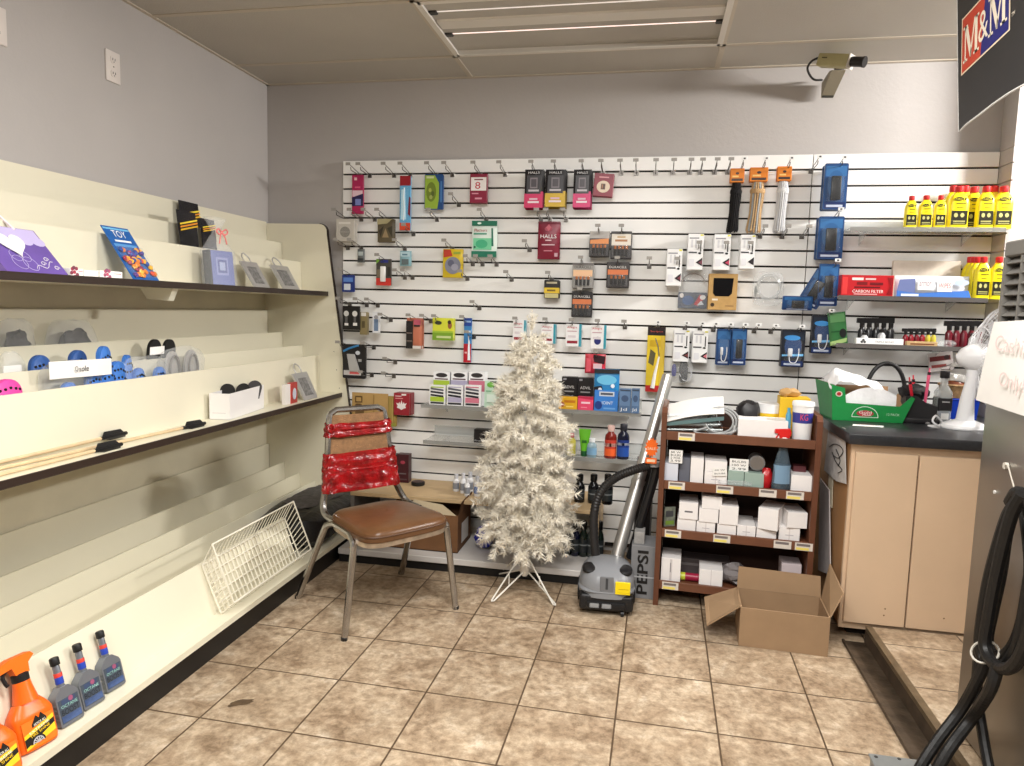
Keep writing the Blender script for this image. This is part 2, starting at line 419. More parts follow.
for base, lst in ((1.325, ((.016, 1.697), (.106, 1.584), (.218, 1.483))), (.775, ((.016, 1.216), (.108, 1.097), (.228, 1.029), (.323, .978))), (.1152, ((.018, .465), (.114, .366), (.206, .309), (.303, .271)))):
    for x, zt in lst:
        b = Sb(); o = .012
        b.prism([(x+o, base), (x+.006, zt), (x, zt), (x-.006+o, base)], SY0, SY1-.002, CREAM)
        b.build('riser_board', shelf)
c = atX(164, 298.5, .30)
b = Sb(); b.prism([(.21, 1.3015), (.35, 1.3015), (.33, c.z-.008), (.24, c.z-.004)], c.y-.016, c.y+.016, mat('frosted_clip', (225, 222, 205), .3)); b.build('shelf_clip', shelf)

def lean(bl, br, top, xb, xt, zb=None):
    """item leaning on the shelf, facing +X: returns loc, width, height, rot. bl, br, top are photo points of its lower corners and upper edge"""
    p, q, t = atX(*bl, xb), atX(*br, xb), atX(*top, xt)
    z = zb if zb is not None else (p.z+q.z)/2
    h = math.hypot(t.z-z, xb-xt)
    return Vector((xb, (p.y+q.y)/2, z)), abs(q.y-p.y), h, (-math.atan2(xb-xt, t.z-z), 0, R(90))
ZA, ZB, ZD = 1.3255, .7755, .1155

# ---- purple gift bag
PUR = mat('purple_print', (108, 84, 160), .4, var=.10, scale=18); LAV = C((196, 184, 226), .4); WHI = C((245, 243, 240), .4)
loc, w_, h_, rot = lean((8, 281), (69, 281), (36, 231), .365, .245, ZA)
t = thing('gift_bag', 'purple gift bag with white butterfly print and heart tag on the top shelf', 'gift bag', loc, rot)
b = B(); b.prism(rrect(-w_/2, w_/2, 0, h_, .002), 0, .028, PUR); f = -.0006
b.quad([(-w_/2+.004, f, h_*.74), (w_/2-.004, f, h_*.74), (w_/2-.004, f, h_*.99), (-w_/2+.004, f, h_*.99)], LAV)
for k in range(5):
    u = -w_/2+.02+k*(w_-.04)/4; b.prism([(u+.024*math.cos(a*.45), h_*.73+.02*math.sin(a*.45)) for a in range(14)], -.0011, -.0007, LAV)
for k, (u, v, s) in enumerate(((-.18, .22, 1), (-.02, .2, 1), (-.17, .36, .8), (-.03, .36, .8))):     # butterfly wings
    pts = [(w_*u+.022*s*math.cos(R(a)), -.0012, h_*v+.026*s*math.sin(R(a))) for a in range(0, 360, 24)]
    b.tube(pts, .0008, LAV, 4, True)
pts = [(w_*(.02+.09*k/2), -.0012, h_*(.10+.05*math.sin(k*1.1)+.018*k)) for k in range(9)]; b.tube(smooth_path(pts, 4), .0009, WHI, 4)
for u, v in ((.2, .22), (.3, .32), (.38, .14)):
    b.tube([(w_*u+.010*(1-a/500)*math.cos(R(a)), -.0012, h_*v+.010*(1-a/500)*math.sin(R(a))) for a in range(0, 400, 30)], .0009, WHI, 4)
b.build('bag_body', t)
for yy in (0.0, .027):
    b = B(); b.tube(smooth_path([(-w_*.26, yy, h_*.93), (-w_*.25, yy, h_*1.34), (-w_*.12, yy, h_*1.6), (w_*.02, yy, h_*1.52), (w_*.1, yy, h_*1.22), (w_*.16, yy, h_*.95)], 6), .0042, C((236, 222, 226), .5), 6); b.build('handle', t)
b = B(); hp = []
for a in range(0, 360, 10):
    s = R(a); hp.append((-.02+.042*math.sin(s)**3*1.05, h_*.60+.042*(.8125*math.cos(s)-.3125*math.cos(2*s)-.125*math.cos(3*s)-.0625*math.cos(4*s))*1.15))
b.prism(hp, -.006, -.004, WHI); b.prism([(-.075+.022*math.cos(R(a)), h_*.82+.014*math.sin(R(a))) for a in range(0, 360, 20)], -.005, -.0035, WHI)
b.build('heart_tag', t)
# ---- little flowered boxes
for (x0, y0, x1, y1), lb, rc in (((71, 269, 84, 283), 'tiny gift box with red flower side, next to the purple gift bag', (170, 60, 80)),
                                 ((85, 271, 99, 283), 'tiny plain white gift box between two flowered boxes on top shelf', None),
                                 ((101, 272, 123, 284), 'tiny white gift box with pink flowers beside the blue toy card', (200, 90, 120))):
    p, q, tp = atX(x0, y1, .35), atX(x1, y1, .35), atX(x1, y0, .35)
    w_, h_ = q.y-p.y, tp.z-ZA
    b = B(); b.box(-w_/2, w_/2, -.0, .05, 0, h_, WHI, .002, 1)
    if rc:
        for k in range(7):
            a = k*2.4; b.prism([(-w_*.2+.012*math.cos(a)*(k > 0)+.006*math.cos(R(g)), h_*.5+.014*math.sin(a)*(k > 0)+.006*math.sin(R(g))) for g in range(0, 360, 40)], -.0006-.0002*k, -.0001, C((rc[0]-8*k, rc[1], rc[2])))
        b.box(w_*.1, w_*.42, -.0006, 0, h_*.6, h_*.68, C((215, 110, 120)))
    tag(b.build('gift_box', None, (.35, (p.y+q.y)/2, ZA), (0, 0, R(90))), lb, 'gift box', 'small boxes on the top shelf')
# ---- blue toy card
loc, w_, h_, rot = lean((134, 284.5), (159.5, 284.5), (124, 228.5), .36, .235, ZA)
t = thing('toy_card', 'tall blue card of colourful plastic toys leaning on the top shelf', 'toy pack', loc, rot)
b = B(); b.box(-w_/2, w_/2, 0, .0025, 0, h_, C((38, 96, 168), .35))
b.box(-w_*.42, w_*.42, -.0006, 0, h_*.62, h_*.67, C((90, 150, 210))); b.text('TOY', (0, -.0008, h_*.86), w_*.5, h_*.13, WHI); b.box(-w_*.3, w_*.3, -.0009, 0, h_*.71, h_*.745, WHI)
b.box(-w_*.48, w_*.48, -.0008, 0, h_*.94, h_*.97, C((120, 190, 230)))
b.build('backing_card', t)
b = B(); rnd = random.Random(3)
for k in range(46):
    u, v = rnd.uniform(-.42, .42)*w_, rnd.uniform(.07, .56)*h_; c = rnd.choice([(228, 128, 40), (214, 74, 48), (240, 180, 50), (96, 60, 140), (40, 80, 160), (150, 40, 70)])
    b.blob((u, -.006, v), .010, .006, .010, C(c, .3), 8, 5, .003, k)
b.build('toy_pieces', t)
B().box(-w_*.47, w_*.47, -.0145, -.001, h_*.04, h_*.6, CLEAR, .005, 2).build('clear_blister', t)
# ---- black and yellow packets standing in the pockets
for k, ((x0, y0, x1, y1), X_, lb) in enumerate((((182, 203, 201, 232), .065, 'rearmost black packet with yellow stripes, in the pocket above the clear gift bag'),
                              ((180, 212, 198.5, 243), .165, 'black packet with yellow diagonal stripes standing left of the clear gift bag'),
                              ((202, 220, 216, 240), .16, 'black packet with broad yellow band, half hidden behind the clear gift bag'))):
    p, q, tp = atX(x0, y1, X_), atX(x1, y1, X_), atX((x0+x1)/2, y0, X_-.02)
    w_ = q.y-p.y; h_ = tp.z-p.z; base = p.z
    b = B(); b.sheet(lambda u, v: Vector((-w_/2+w_*u, -.005*math.sin(math.pi*u)*math.sin(math.pi*v), h_*v)), 8, 8, C((26, 25, 30), .25), True, .003)
    for i, cc in enumerate(((240, 190, 40), (236, 150, 40), (250, 220, 60))):
        z = .42+.09*i
        b.quad([(-w_*.48, -.0105, h_*(z-.06)), (w_*.48, -.0105, h_*(z+.14)), (w_*.48, -.0105, h_*(z+.19)), (-w_*.48, -.0105, h_*(z-.01))], C(cc))
    # stands in the pocket: bottom reaches the shelf board
    b.box(-w_/2, w_/2, -.001, .002, -(base-ZA), 0, C((26, 25, 30), .25))
    tag(b.build('snack_packet', None, (X_, (p.y+q.y)/2, base), (-.12, 0, R(90))), lb, 'packet', 'black packets in the shelf pockets')
# ---- cellophane bag with blue book
p, q = atX(215, 287, .33), atX(233, 287, .33); tp = atX(219, 251, .29)
w_ = q.y-p.y; h_ = tp.z-ZA
t = thing('cellophane_gift', 'clear cellophane gift bag with blue book and pink bow on the top shelf', 'gift', (.33, (p.y+q.y)/2, ZA), (-.1, 0, R(78)))
b = B(); b.box(-w_/2, w_/2, 0, .035, .002, h_, C((112, 122, 180), .4), .002, 1); b.box(-w_/2-.002, -w_/2+.006, -.001, .036, .002, h_, C((34, 36, 46)))
for s_, c_ in ((.36, (150, 158, 206)), (.27, (96, 106, 160)), (.17, (168, 178, 214))):
    b.box(-w_*s_*.7, w_*s_*.7, -.0004-(.4-s_)*.003, 0, h_*.55-h_*s_*.7, h_*.55+h_*s_*.7, C(c_))
b.build('book', t)
b = B(); nv = 14
def bagf(u, v):
    a = 2*math.pi*u; zz = v*h_*1.95
    rr = 1.25 if v < .5 else (1.25-(v-.5)*3.6 if v < .78 else .25+(v-.78)*2.6)
    rr += .10*noise.noise(Vector((math.cos(a)*2, math.sin(a)*2, v*9)))
    return Vector((w_*.56*rr*math.cos(a), .018+.030*rr*math.sin(a), max(.001, zz)))
b.sheet(bagf, 26, nv, BAGCLEAR); b.build('cellophane', t)
b = B(); zb = h_*1.52; PINK = C((228, 130, 128), .4)
for s in (-1, 1):
    b.tube(smooth_path([(0, -.012, zb), (s*.02, -.018, zb+.012), (s*.03, -.016, zb), (s*.016, -.014, zb-.01), (0, -.012, zb)], 4), .0035, PINK, 6)
    b.tube(smooth_path([(0, -.012, zb), (s*.012, -.016, zb-.02), (s*.02, -.016, zb-.05)], 4), .003, PINK, 6)
b.build('bow', t)
# ---- silver bag-shaped frames
SILV = mat('silver_frame', (198, 196, 194), .3, .55)
def frame_bag(bl, br, top, xb, xt, zb, label):
    loc, w_, h_, rot = lean(bl, br, top, xb, xt, zb)
    t = thing('bag_shaped_frame', label, 'photo frame', loc, rot, 'silver bag shaped frames')
    body = h_*.74; b = B()
    o = [(-w_*.46, 0), (w_*.46, 0), (w_*.5, body), (-w_*.5, body)]; i_ = [(-w_*.3, body*.14), (w_*.3, body*.14), (w_*.3, body*.8), (-w_*.3, body*.8)]
    vs = [(a, -.004, c) for a, c in o]+[(a, -.004, c) for a, c in i_]+[(a, .004, c) for a, c in o]+[(a, .004, c) for a, c in i_]
    fs = [(k, (k+1) % 4, 4+(k+1) % 4, 4+k) for k in range(4)]+[(8+k, 12+k, 12+(k+1) % 4, 8+(k+1) % 4) for k in range(4)]+[(k, 8+k, 8+(k+1) % 4, (k+1) % 4) for k in range(4)]+[(4+k, 4+(k+1) % 4, 12+(k+1) % 4, 12+k) for k in range(4)]
    b.add(vs, fs, SILV); b.build('frame', t)
    B().box(-w_*.31, w_*.31, 0, .003, body*.13, body*.81, mat('grey_picture', (120, 118, 116), .4, var=.6, scale=60)).build('picture', t)
    b = B(); b.tube(smooth_path([(-w_*.2, 0, body), (-w_*.19, 0, body+h_*.16), (0, 0, h_), (w_*.19, 0, body+h_*.16), (w_*.2, 0, body)], 6), .0035, SILV, 6); b.build('handle', t)
frame_bag((254, 289.5), (270, 290), (249, 254), .355, .26, ZA, 'silver bag-shaped photo frame right of the cellophane gift bag, top shelf')
frame_bag((283, 291), (300, 291), (283, 259), .355, .26, ZA, 'silver bag-shaped photo frame at the far end of the top shelf')
frame_bag((304, 397), (318, 392), (300, 363), .435, .345, ZB, 'silver bag-shaped photo frame on the middle shelf beside red and white boxes')

# ---- middle shelf pockets: foam clogs, soles and clear bags
BLUE = mat('blue_foam', (58, 116, 196), .55, bump=.1, bscale=200); BLUED = mat('dark_blue_foam', (48, 86, 150), .55); PINKF = mat('pink_foam', (224, 70, 158), .55)
def clog(name, x, y, X_, base, size, m_, label, roll=0., turn=0.):
    """toe of a foam clog standing heel-down in a pocket; (x, y) is the tip in the photo"""
    tp = atX(x, y, X_); L_ = tp.z-base
    t = thing(name, label, 'clog', (X_, tp.y, base), (0, roll, R(90)+turn), 'foam clogs')
    b = B(); n = 16; W_ = size
    def up(u, v):      # vamp: dome that narrows to the toe
        a = math.pi*u; k = v; ww = W_*(1 if k < .62 else math.sqrt(max(0., 1-((k-.62)/.38)**2)))
        th = .026*(1-.75*max(0, (k-.5)/.5))
        return Vector((ww*math.cos(a), -th*math.sin(a)*(ww/W_)**.5-.004, L_*(.3+.7*k)))
    b.sheet(up, 16, 14, m_); b.build('vamp', t)
    b = B(); pts = [(W_*math.cos(R(a)), L_-W_*.95+W_*.95*math.sin(R(a))) for a in range(0, 181, 15)]+[(-W_*.85, .03), (-W_*.5, .0), (W_*.5, .0), (W_*.85, .03)]
    b.prism(pts, -.006, .006, m_); b.build('sole', t)
    b = B()
    for i in range(-2, 3):
        for j in range(3):
            u = .5-i*.14; v = .55+.15*j-.02*abs(i); q = up(u, v); b.cyl(q+Vector((0, .002, 0)), q+Vector((0, -.0015, 0)), .0045, BLACK, 8)
    b.build('vent_holes', t)
    return t
Z2 = ZB
clog('foam_clog', 6, 379, .272, Z2, .048, PINKF, 'bright pink foam clog poking out of the pocket at left edge')
clog('foam_clog', 103, 346, .266, Z2, .036, BLUE, 'blue foam clog standing tallest in the pocket, right of header card', 0, .2)
clog('foam_clog', 110, 361, .274, Z2, .040, BLUE, 'big bright blue foam clog at the front, beside the header card end', .15, .1)
clog('foam_clog', 117, 353, .26, Z2, .03, BLUE, 'blue foam clog half hidden behind the big bright blue clog', .3, .3)
clog('foam_clog', 97, 371, .27, Z2, .034, BLUE, 'low blue foam clog under the white header card', -.1)
clog('foam_clog', 68, 382, .272, Z2, .030, BLUE, 'blue foam clog at the bottom of the header card bag')
clog('foam_clog', 134, 368, .272, Z2, .026, BLUE, 'small blue foam clog in clear bag, left one under the black soles', .1)
clog('foam_clog', 150, 366, .272, Z2, .030, BLUE, 'small blue foam clog in clear bag, right one under the black soles', .25)
clog('foam_clog', 32, 355, .19, Z2, .038, BLUED, 'dark blue foam clog in the second pocket at left', .1)
clog('foam_clog', 77, 350, .19, Z2, .036, BLUED, 'dark blue foam clog behind the header card bag')
def clear_bag(x0, y0, x1, y1, X_, label, seed, header=None, inner=None, base=None):
    p, q = atX(x0, y1, X_), atX(x1, y0, X_); w_ = q.y-p.y; zt = q.z; zb = base if base is not None else p.z
    t = thing('clear_bag', label, 'plastic bag', (X_, (p.y+q.y)/2, zb), (0, 0, R(90)), 'clear bags in the shelf pockets')
    h_ = zt-zb
    b = B(); b.blob((0, 0, h_*.5), w_*.52, .026, h_*.5, BAGCLEAR, 20, 12, .012, seed, 3.2); b.build('film', t)
    if header:
        b = B(); hz = h_*.86
        b.sheet(lambda u, v: Vector((w_*(-.5+1.02*u), -.034+.003*math.sin(u*7), hz+.055*(v-.5)+w_*.02*(.5-u))), 8, 2, WHI, True, .001)
        b.text('Q', (-w_*.1, -.0385, hz), w_*.05, .02, BLACK); b.text('sole', (w_*.02, -.0385, hz), w_*.16, .018, BLACK)
        b.build('header_card', t)
    if inner: inner(t, w_, h_)
    return t
def dark_visor(t, w_, h_):
    DV = mat('charcoal_mesh', (58, 55, 54), .6, var=.35, scale=50)
    b = B(); b.blob((w_*.06, -.004, h_*.62), w_*.30, .018, h_*.26, DV, 16, 10, .014, w_*40, 2.4)
    b.sheet(lambda u, v: Vector((w_*(-.46+.92*u), -.022-.014*v, h_*(.52+.05*v-.10*abs(u-.5)+.06*math.sin(5*u)))), 12, 2, DV, True, .003)
    b.blob((w_*.08, -.006, h_*.34), w_*.26, .016, h_*.16, mat('dusk_mesh', (84, 80, 98), .6, var=.3, scale=50), 14, 8, .008, 3, 2.4); b.build('dark_cap', t)
def gray_sandal(t, w_, h_):
    b = B(); G = mat('pale_grey_rubber', (168, 164, 160), .5)
    for s in (-.22, .22):
        b.prism([(w_*s+w_*.17*math.cos(R(a)), h_*.5+h_*.42*math.sin(R(a))) for a in range(0, 360, 15)], -.004, .006, G)
        b.tube([(w_*s+w_*.11*math.cos(R(a)), -.012, h_*.55+h_*.28*math.sin(R(a))) for a in range(0, 360, 20)], .004, C((120, 116, 112)), 6, True)
    b.build('grey_soles', t)
clear_bag(41, 358, 102, 394, .262, 'clear bag with long white header card on the shelf pocket', 1, True, None, Z2+.1)
clear_bag(121, 354, 164, 384, .262, 'clear bag holding two small blue clogs under black soles', 2, None, None, Z2+.1)
clear_bag(160, 345, 202, 377, .268, 'clear bag of pale grey soles, last in the row of bags', 3, None, gray_sandal, Z2+.1)
clear_bag(0, 351, 22, 372, .18, 'clear bag with white paper at left edge of second pocket', 4, None, lambda t, w, h: B().box(-w*.4, w*.4, -.004, .0, h*.2, h*.8, WHI).build('paper_insert', t), Z2+.1)
clear_bag(-6, 318, 33, 350, .075, 'clear bag with dark cap at left edge of rearmost pocket', 5, None, dark_visor, Z2+.1)
clear_bag(46, 319, 95, 350, .075, 'clear bag with dark cap in rearmost pocket above header card', 6, None, dark_visor, Z2+.1)
for (x, y, w1), lb in (((148, 339, .035), 'black rounded shoe sole standing in pocket, left of two'), ((163, 339, .033), 'black rounded shoe sole standing in pocket, right of two')):
    tp = atX(x, y, .19); L_ = tp.z-Z2
    b = B(); b.prism([(w1*math.cos(R(a)), L_-w1*1.3+w1*1.3*math.sin(R(a))) for a in range(0, 181, 12)]+[(-w1*.8, 0), (w1*.8, 0)], -.007, .007, C((20, 19, 20), .6))
    tag(b.build('shoe_sole', None, (.19, tp.y, Z2), (0, .12, R(90))), lb, 'shoe sole', 'black soles in the pocket')
tp = atX(157, 353, .245)
tag(B().sheet(lambda u, v: Vector((.04*(u-.5)*2, -.004*math.sin(3*u), .03*v+.01*u)), 4, 2, WHI, True, .001).build('paper_tag', None, (.245, tp.y, tp.z-.01), (0, .1, R(90))), 'white folded card lying on the bag under the black soles', 'card')

# ---- toy arrows lying on the middle shelf
WOOD = mat('pale_dowel', (212, 186, 148), .55, var=.12, scale=22)
def arrow(x0, y0, x1, y1, label, fins=True, r=.0055, dz=0.):
    p, q = atZ(x0, y0, ZB+.008+dz), atZ(x1, y1, ZB+.008+dz); L_ = (q-p).length
    d = (q-p).normalized(); p = p-d*.0
    t = thing('toy_arrow', label, 'arrow', (p.x, p.y, ZB+.0075+dz), (0, 0, math.atan2(d.y, d.x)), 'toy arrows on the middle shelf')
    B().tube([(-.25, 0, 0), (L_*.9, 0, 0)], r, WOOD, 8).build('shaft', t)
    b = B()
    for a in (80, 200, 320):
        u, v = math.cos(R(a)), math.sin(R(a)); e = L_*.9
        pr = [(e, .004), (e+.012, .02), (e+.085, .018), (e+.1, .004)]
        vs = [(x, rr*u+s*.0012*v, max(-.006, rr*v)-s*.0012*u) for s in (-1, 1) for x, rr in pr]
        b.add(vs, [(0, 1, 2, 3), (7, 6, 5, 4)]+[(k, k+4, (k+1) % 4+4, (k+1) % 4) for k in range(4)], BLACK)
    b.tube([(L_*.88, 0, 0), (L_*.9+.11, 0, 0)], r*1.15, BLACK, 8); b.build('black_fletching', t)
arrow(0, 460, 198, 417, 'toy arrow whose black end points nearest the white box, rear one')
arrow(0, 468, 200, 424, 'toy arrow whose black end lies on the shelf edge near white box')
arrow(0, 462, 112, 436, 'toy arrow with black fins in the middle of the bundle, rear', dz=.013)
arrow(0, 474, 105, 448, 'toy arrow with black fins in the middle of the bundle, front edge')
# ---- white box of brushes
p, q, s_ = atZ(208, 420, ZB), atZ(230, 420, ZB), atZ(264, 408, ZB)
wx, ly = (q-p).length, (s_-q).length; hb = atY(230, 394, q.y).z-ZB
ang = math.atan2((s_-q).y, (s_-q).x)-math.pi/2
t = thing('open_white_box', 'open white carton of black soles on the middle shelf', 'box', (q.x, q.y, ZB), (0, 0, ang))
b = B(); th = .002
for a in ((-wx, 0, 0, th), (-wx, 0, ly-th, ly), (-wx, -wx+th, th, ly-th), (-th, 0, th, ly-th)): b.box(*a, 0, hb, C((236, 233, 232), .5))
b.box(-wx, 0, 0, ly, 0, .002, C((236, 233, 232), .5))
b.box(-wx*.85, -wx*.2, -.0005, 0, hb*.24, hb*.265, C((208, 204, 206))); b.build('carton', t)
for k, (u, v, a, lb) in enumerate(((-.6, .28, .35, 'black rounded sole leaning at the near end of white carton'), (-.45, .5, .9, 'black sole sticking up steeply in middle of white carton'), (-.4, .78, .7, 'black and white sole at far end of white carton'))):
    bb = B(); L_ = hb*1.25; w1 = wx*.36
    bb.prism([(w1*math.cos(R(g)), L_-w1+w1*math.sin(R(g))) for g in range(0, 181, 15)]+[(-w1*.9, .004), (w1*.9, .004)], -.006, .006, C((24, 22, 23), .6) if k < 2 else C((60, 58, 60), .6))
    pt = Matrix.Translation((q.x, q.y, ZB)) @ Matrix.Rotation(ang, 4, 'Z') @ Vector((wx*u, ly*v, .003))
    o = bb.build('shoe_sole', None, pt, (-a*.5, .1*(k-1), ang)); tag(o, lb, 'shoe sole', 'soles in the white carton')
# ---- red and white boxes, candy
for (x0, y0, x1, y1), c_, lb in (((286, 385, 291.5, 400), (232, 226, 222), 'slim white box with red edge on middle shelf, left of the red box'), ((291.5, 383, 297.5, 398.5), (170, 60, 54), 'slim red box with white oval leaning beside the silver frame')):
    p = atX(x0, y1, .43); q = atX(x1, y1, .43); w_ = q.y-p.y; h_ = atX(x0, y0, .43).z-ZB
    b = B(); b.box(-w_/2, w_/2, 0, .022, 0, h_, C(c_), .001, 1)
    if c_[0] > 200: b.box(w_*.3, w_*.5, -.0006, 0, 0, h_, C((196, 60, 50)))
    else: b.prism([(w_*.3*math.cos(R(a)), h_*.45+h_*.28*math.sin(R(a))) for a in range(0, 360, 20)], -.0007, 0, C((190, 196, 210)))
    tag(b.build('small_box', None, (.43, (p.y+q.y)/2, ZB), (0, 0, R(90))), lb, 'box', 'slim boxes by the silver frame')
p = atZ(328, 391, ZB)
b = B(); b.blob((0, 0, .012), .055, .03, .012, C((206, 120, 122), .25), 16, 8, .006, 9, 2.6); b.blob((.0, 0, .018), .035, .016, .008, C((236, 200, 200), .3), 12, 6, .004, 4)
tag(b.build('candy_packet', None, (p.x-.03, p.y+.01, ZB), (0, 0, R(70))), 'pink wrapped candy packet at the far end of the middle shelf', 'packet')

# ---- spray bottles and silver bottles on the base deck
ORG = mat('orange_plastic', (238, 104, 22), .3); TRIG = mat('orange_trigger', (242, 110, 20), .35)
def spray(px, py, tx, ty, label):
    p = atD(px, py); p.x += .012; H = (atX(tx, ty, p.x-.06).z-p.z)/math.cos(.27)
    t = thing('spray_bottle', label, 'spray bottle', (p.x, p.y, p.z+.001), (-.27, 0, R(80)), 'orange trigger spray bottles')
    w = H*.225; hb = H*.50
    b = B(); pr = []
    for k in range(11):
        v = k/10; z = hb*v; s = 1 if v < .7 else 1-.42*((v-.7)/.3)**1.4
        pr.append((z, w*s*(1 if v > .03 else .94), w*.52*(1-.35*max(0, (v-.7)/.3))))
    def body(u, v):
        k = min(9, int(v*10)); f = v*10-k; z, a, d = [pr[k][i]*(1-f)+pr[k+1][i]*f for i in range(3)]
        an = 2*math.pi*u; c_, s_ = math.cos(an), math.sin(an); e = .55
        return Vector((a*math.copysign(abs(c_)**e, c_), d*math.copysign(abs(s_)**e, s_), z))
    b.sheet(body, 28, 20, ORG); b.quad([body(k/28, 0) for k in range(28)], ORG)
    b.lathe([(w*.56, hb*.99), (w*.5, hb*1.12), (w*.42, hb*1.3), (w*.36, hb*1.5)], ORG, n=18); b.build('bottle', t)
    f = -w*.535
    b = B(); Y_ = C((250, 205, 40)); K = C((24, 22, 20))
    b.box(-w*.76, w*.76, f, f+.004, hb*.04, hb*.62, C((244, 120, 30)), .0)
    b.quad([(-w*.75, f-.0006, hb*.36), (w*.75, f-.0006, hb*.56), (w*.75, f-.0006, hb*.2), (-w*.75, f-.0006, hb*.05)], Y_)
    b.quad([(-w*.75, f-.0009, hb*.28), (w*.75, f-.0009, hb*.47), (w*.75, f-.0009, hb*.36), (-w*.75, f-.0009, hb*.1)], K)
    b.prism([(-w*.16+w*.36*math.cos(R(a)), hb*.12+w*.36*math.sin(R(a))) for a in range(0, 181, 12)], f-.0014, f, K)
    b.tube([(-w*.16+w*.25*math.cos(R(a)), f-.0015, hb*.12+w*.25*math.sin(R(a))) for a in range(0, 181, 15)], w*.03, C((190, 190, 195)), 4)
    for a in range(15, 180, 30): b.tube([(-w*.16, f-.0015, hb*.12), (-w*.16+w*.24*math.cos(R(a)), f-.0015, hb*.12+w*.24*math.sin(R(a)))], w*.025, C((190, 190, 195)), 4)
    b.prism([(-w*.3, hb*.52), (-w*.05, hb*.68), (w*.08, hb*.6), (w*.2, hb*.7), (w*.42, hb*.56), (w*.42, hb*.5), (-w*.3, hb*.46)], f-.0013, f, K)
    b.text('ARMOR ALL', (w*.07, f-.0018, hb*.515), w*.62, hb*.055, C((245, 240, 230)), rot=.12)
    b.text('EXTREME', (0, f-.0018, hb*.41), w*1.0, hb*.05, C((245, 240, 230)), rot=.2); b.text('TIRE SHINE', (0, f-.0018, hb*.33), w*1.0, hb*.06, C((250, 205, 40)), rot=.2)
    b.build('label', t)
    b = B(); b.lathe([(w*.37, hb*1.44), (w*.38, hb*1.46), (w*.38, hb*1.6), (w*.3, hb*1.63)], BLACK, n=18); b.build('collar', t)
    b = B(); zt = H
    b.prism([(w*.35, hb*1.6), (w*.38, zt*.90), (w*.7, zt*.96), (w*.55, zt*1.0), (-w*.4, zt), (-w*1.05, zt*.965), (-w*1.12, zt*.9), (-w*.95, zt*.885), (-w*.42, zt*.9), (-w*.3, hb*1.62)], -w*.24, w*.24, TRIG, smooth=False)
    b.build('trigger_head', t)
    b = B(); b.tube(smooth_path([(-w*.5, 0, zt*.9), (-w*.75, 0, zt*.85), (-w*.72, 0, zt*.78), (-w*.62, 0, zt*.73)], 4), w*.09, BLACK, 8); b.cyl((-w*1.08, 0, zt*.93), (-w*1.22, 0, zt*.93), w*.12, BLACK, 10); b.build('trigger', t)
spray(32, 745, 32, 648, 'orange trigger spray bottle of tire shine next to silver bottles')
spray(-6, 778, -8, 676, 'orange spray bottle cut off at lower left of the photo')
GREY = mat('silver_bottle', (122, 126, 133), .3, .4); HOLO = mat('holo_print', (92, 116, 168), .25, .5, var=.6, scale=14)
def jug(px, py, tx, ty, label):
    p = atD(px, py); p.x += .012; H = (atX(tx, ty, p.x-.06).z-p.z)/math.cos(.27); w = H*.19
    t = thing('additive_bottle', label, 'bottle', (p.x, p.y, p.z+.001), (-.27, 0, R(84)), 'grey additive bottles')
    b = B(); hb = H*.56
    b.prism([(-w, .004), (-w+.004, 0), (w-.004, 0), (w, .004), (w, hb*.74), (w*.86, hb*.84), (w*.3, hb), (-w*.3, hb), (-w*.86, hb*.84), (-w, hb*.74)], -w*.42, w*.42, GREY)
    for q in (-1, 1):
        for k in range(4): b.box(min(q*w*.97, q*w*1.03), max(q*w*.97, q*w*1.03), -w*.34, w*.34, hb*(.2+.12*k), hb*(.25+.12*k), GREY, .001, 1)
    b.build('bottle', t)
    b = B(); b.lathe([(w*.31, hb*.97), (w*.28, hb*1.08), (w*.27, H*.86), (w*.24, H*.88)], GREY, n=16); b.build('neck', t)
    b = B(); b.lathe([(w*.305, hb*1.08), (w*.305, hb*1.25), (w*.3, hb*1.26)], C((36, 66, 170)), n=16); b.lathe([(w*.306, hb*1.26), (w*.306, hb*1.36), (w*.29, hb*1.37)], C((206, 60, 48)), n=16); b.build('neck_band', t)
    b = B(); b.lathe([(w*.34, H*.885), (w*.35, H*.89), (w*.35, H*.985), (w*.3, H)], mat('black_cap', (18, 18, 18), .5), n=16); b.build('cap', t)
    f = -w*.42; b = B()
    b.box(-w*.86, w*.86, f-.0008, f+.001, hb*.08, hb*.7, C((70, 80, 92), .3)); b.box(-w*.84, w*.84, f-.0012, f, hb*.1, hb*.27, HOLO); b.box(-w*.6, w*.6, f-.0012, f, hb*.55, hb*.68, C((60, 74, 104), .3))
    b.prism([(w*.2+w*.2*math.cos(R(a)), hb*.64+w*.2*math.sin(R(a))) for a in range(0, 360, 20)], f-.0015, f, C((150, 80, 110)))
    b.text('OCTANE', (0, f-.0016, hb*.51), w*1.4, hb*.08, C((150, 200, 190))); b.text('BOOST', (0, f-.0016, hb*.36), w*1.5, hb*.15, C((24, 26, 32)))
    b.build('label', t)
jug(66, 722, 49, 658, 'grey additive bottle nearest the orange spray bottles'); jug(88, 705, 74, 643, 'middle one of three grey additive bottles on the base deck'); jug(110, 688, 98.5, 629, 'grey additive bottle farthest from the orange spray bottles')

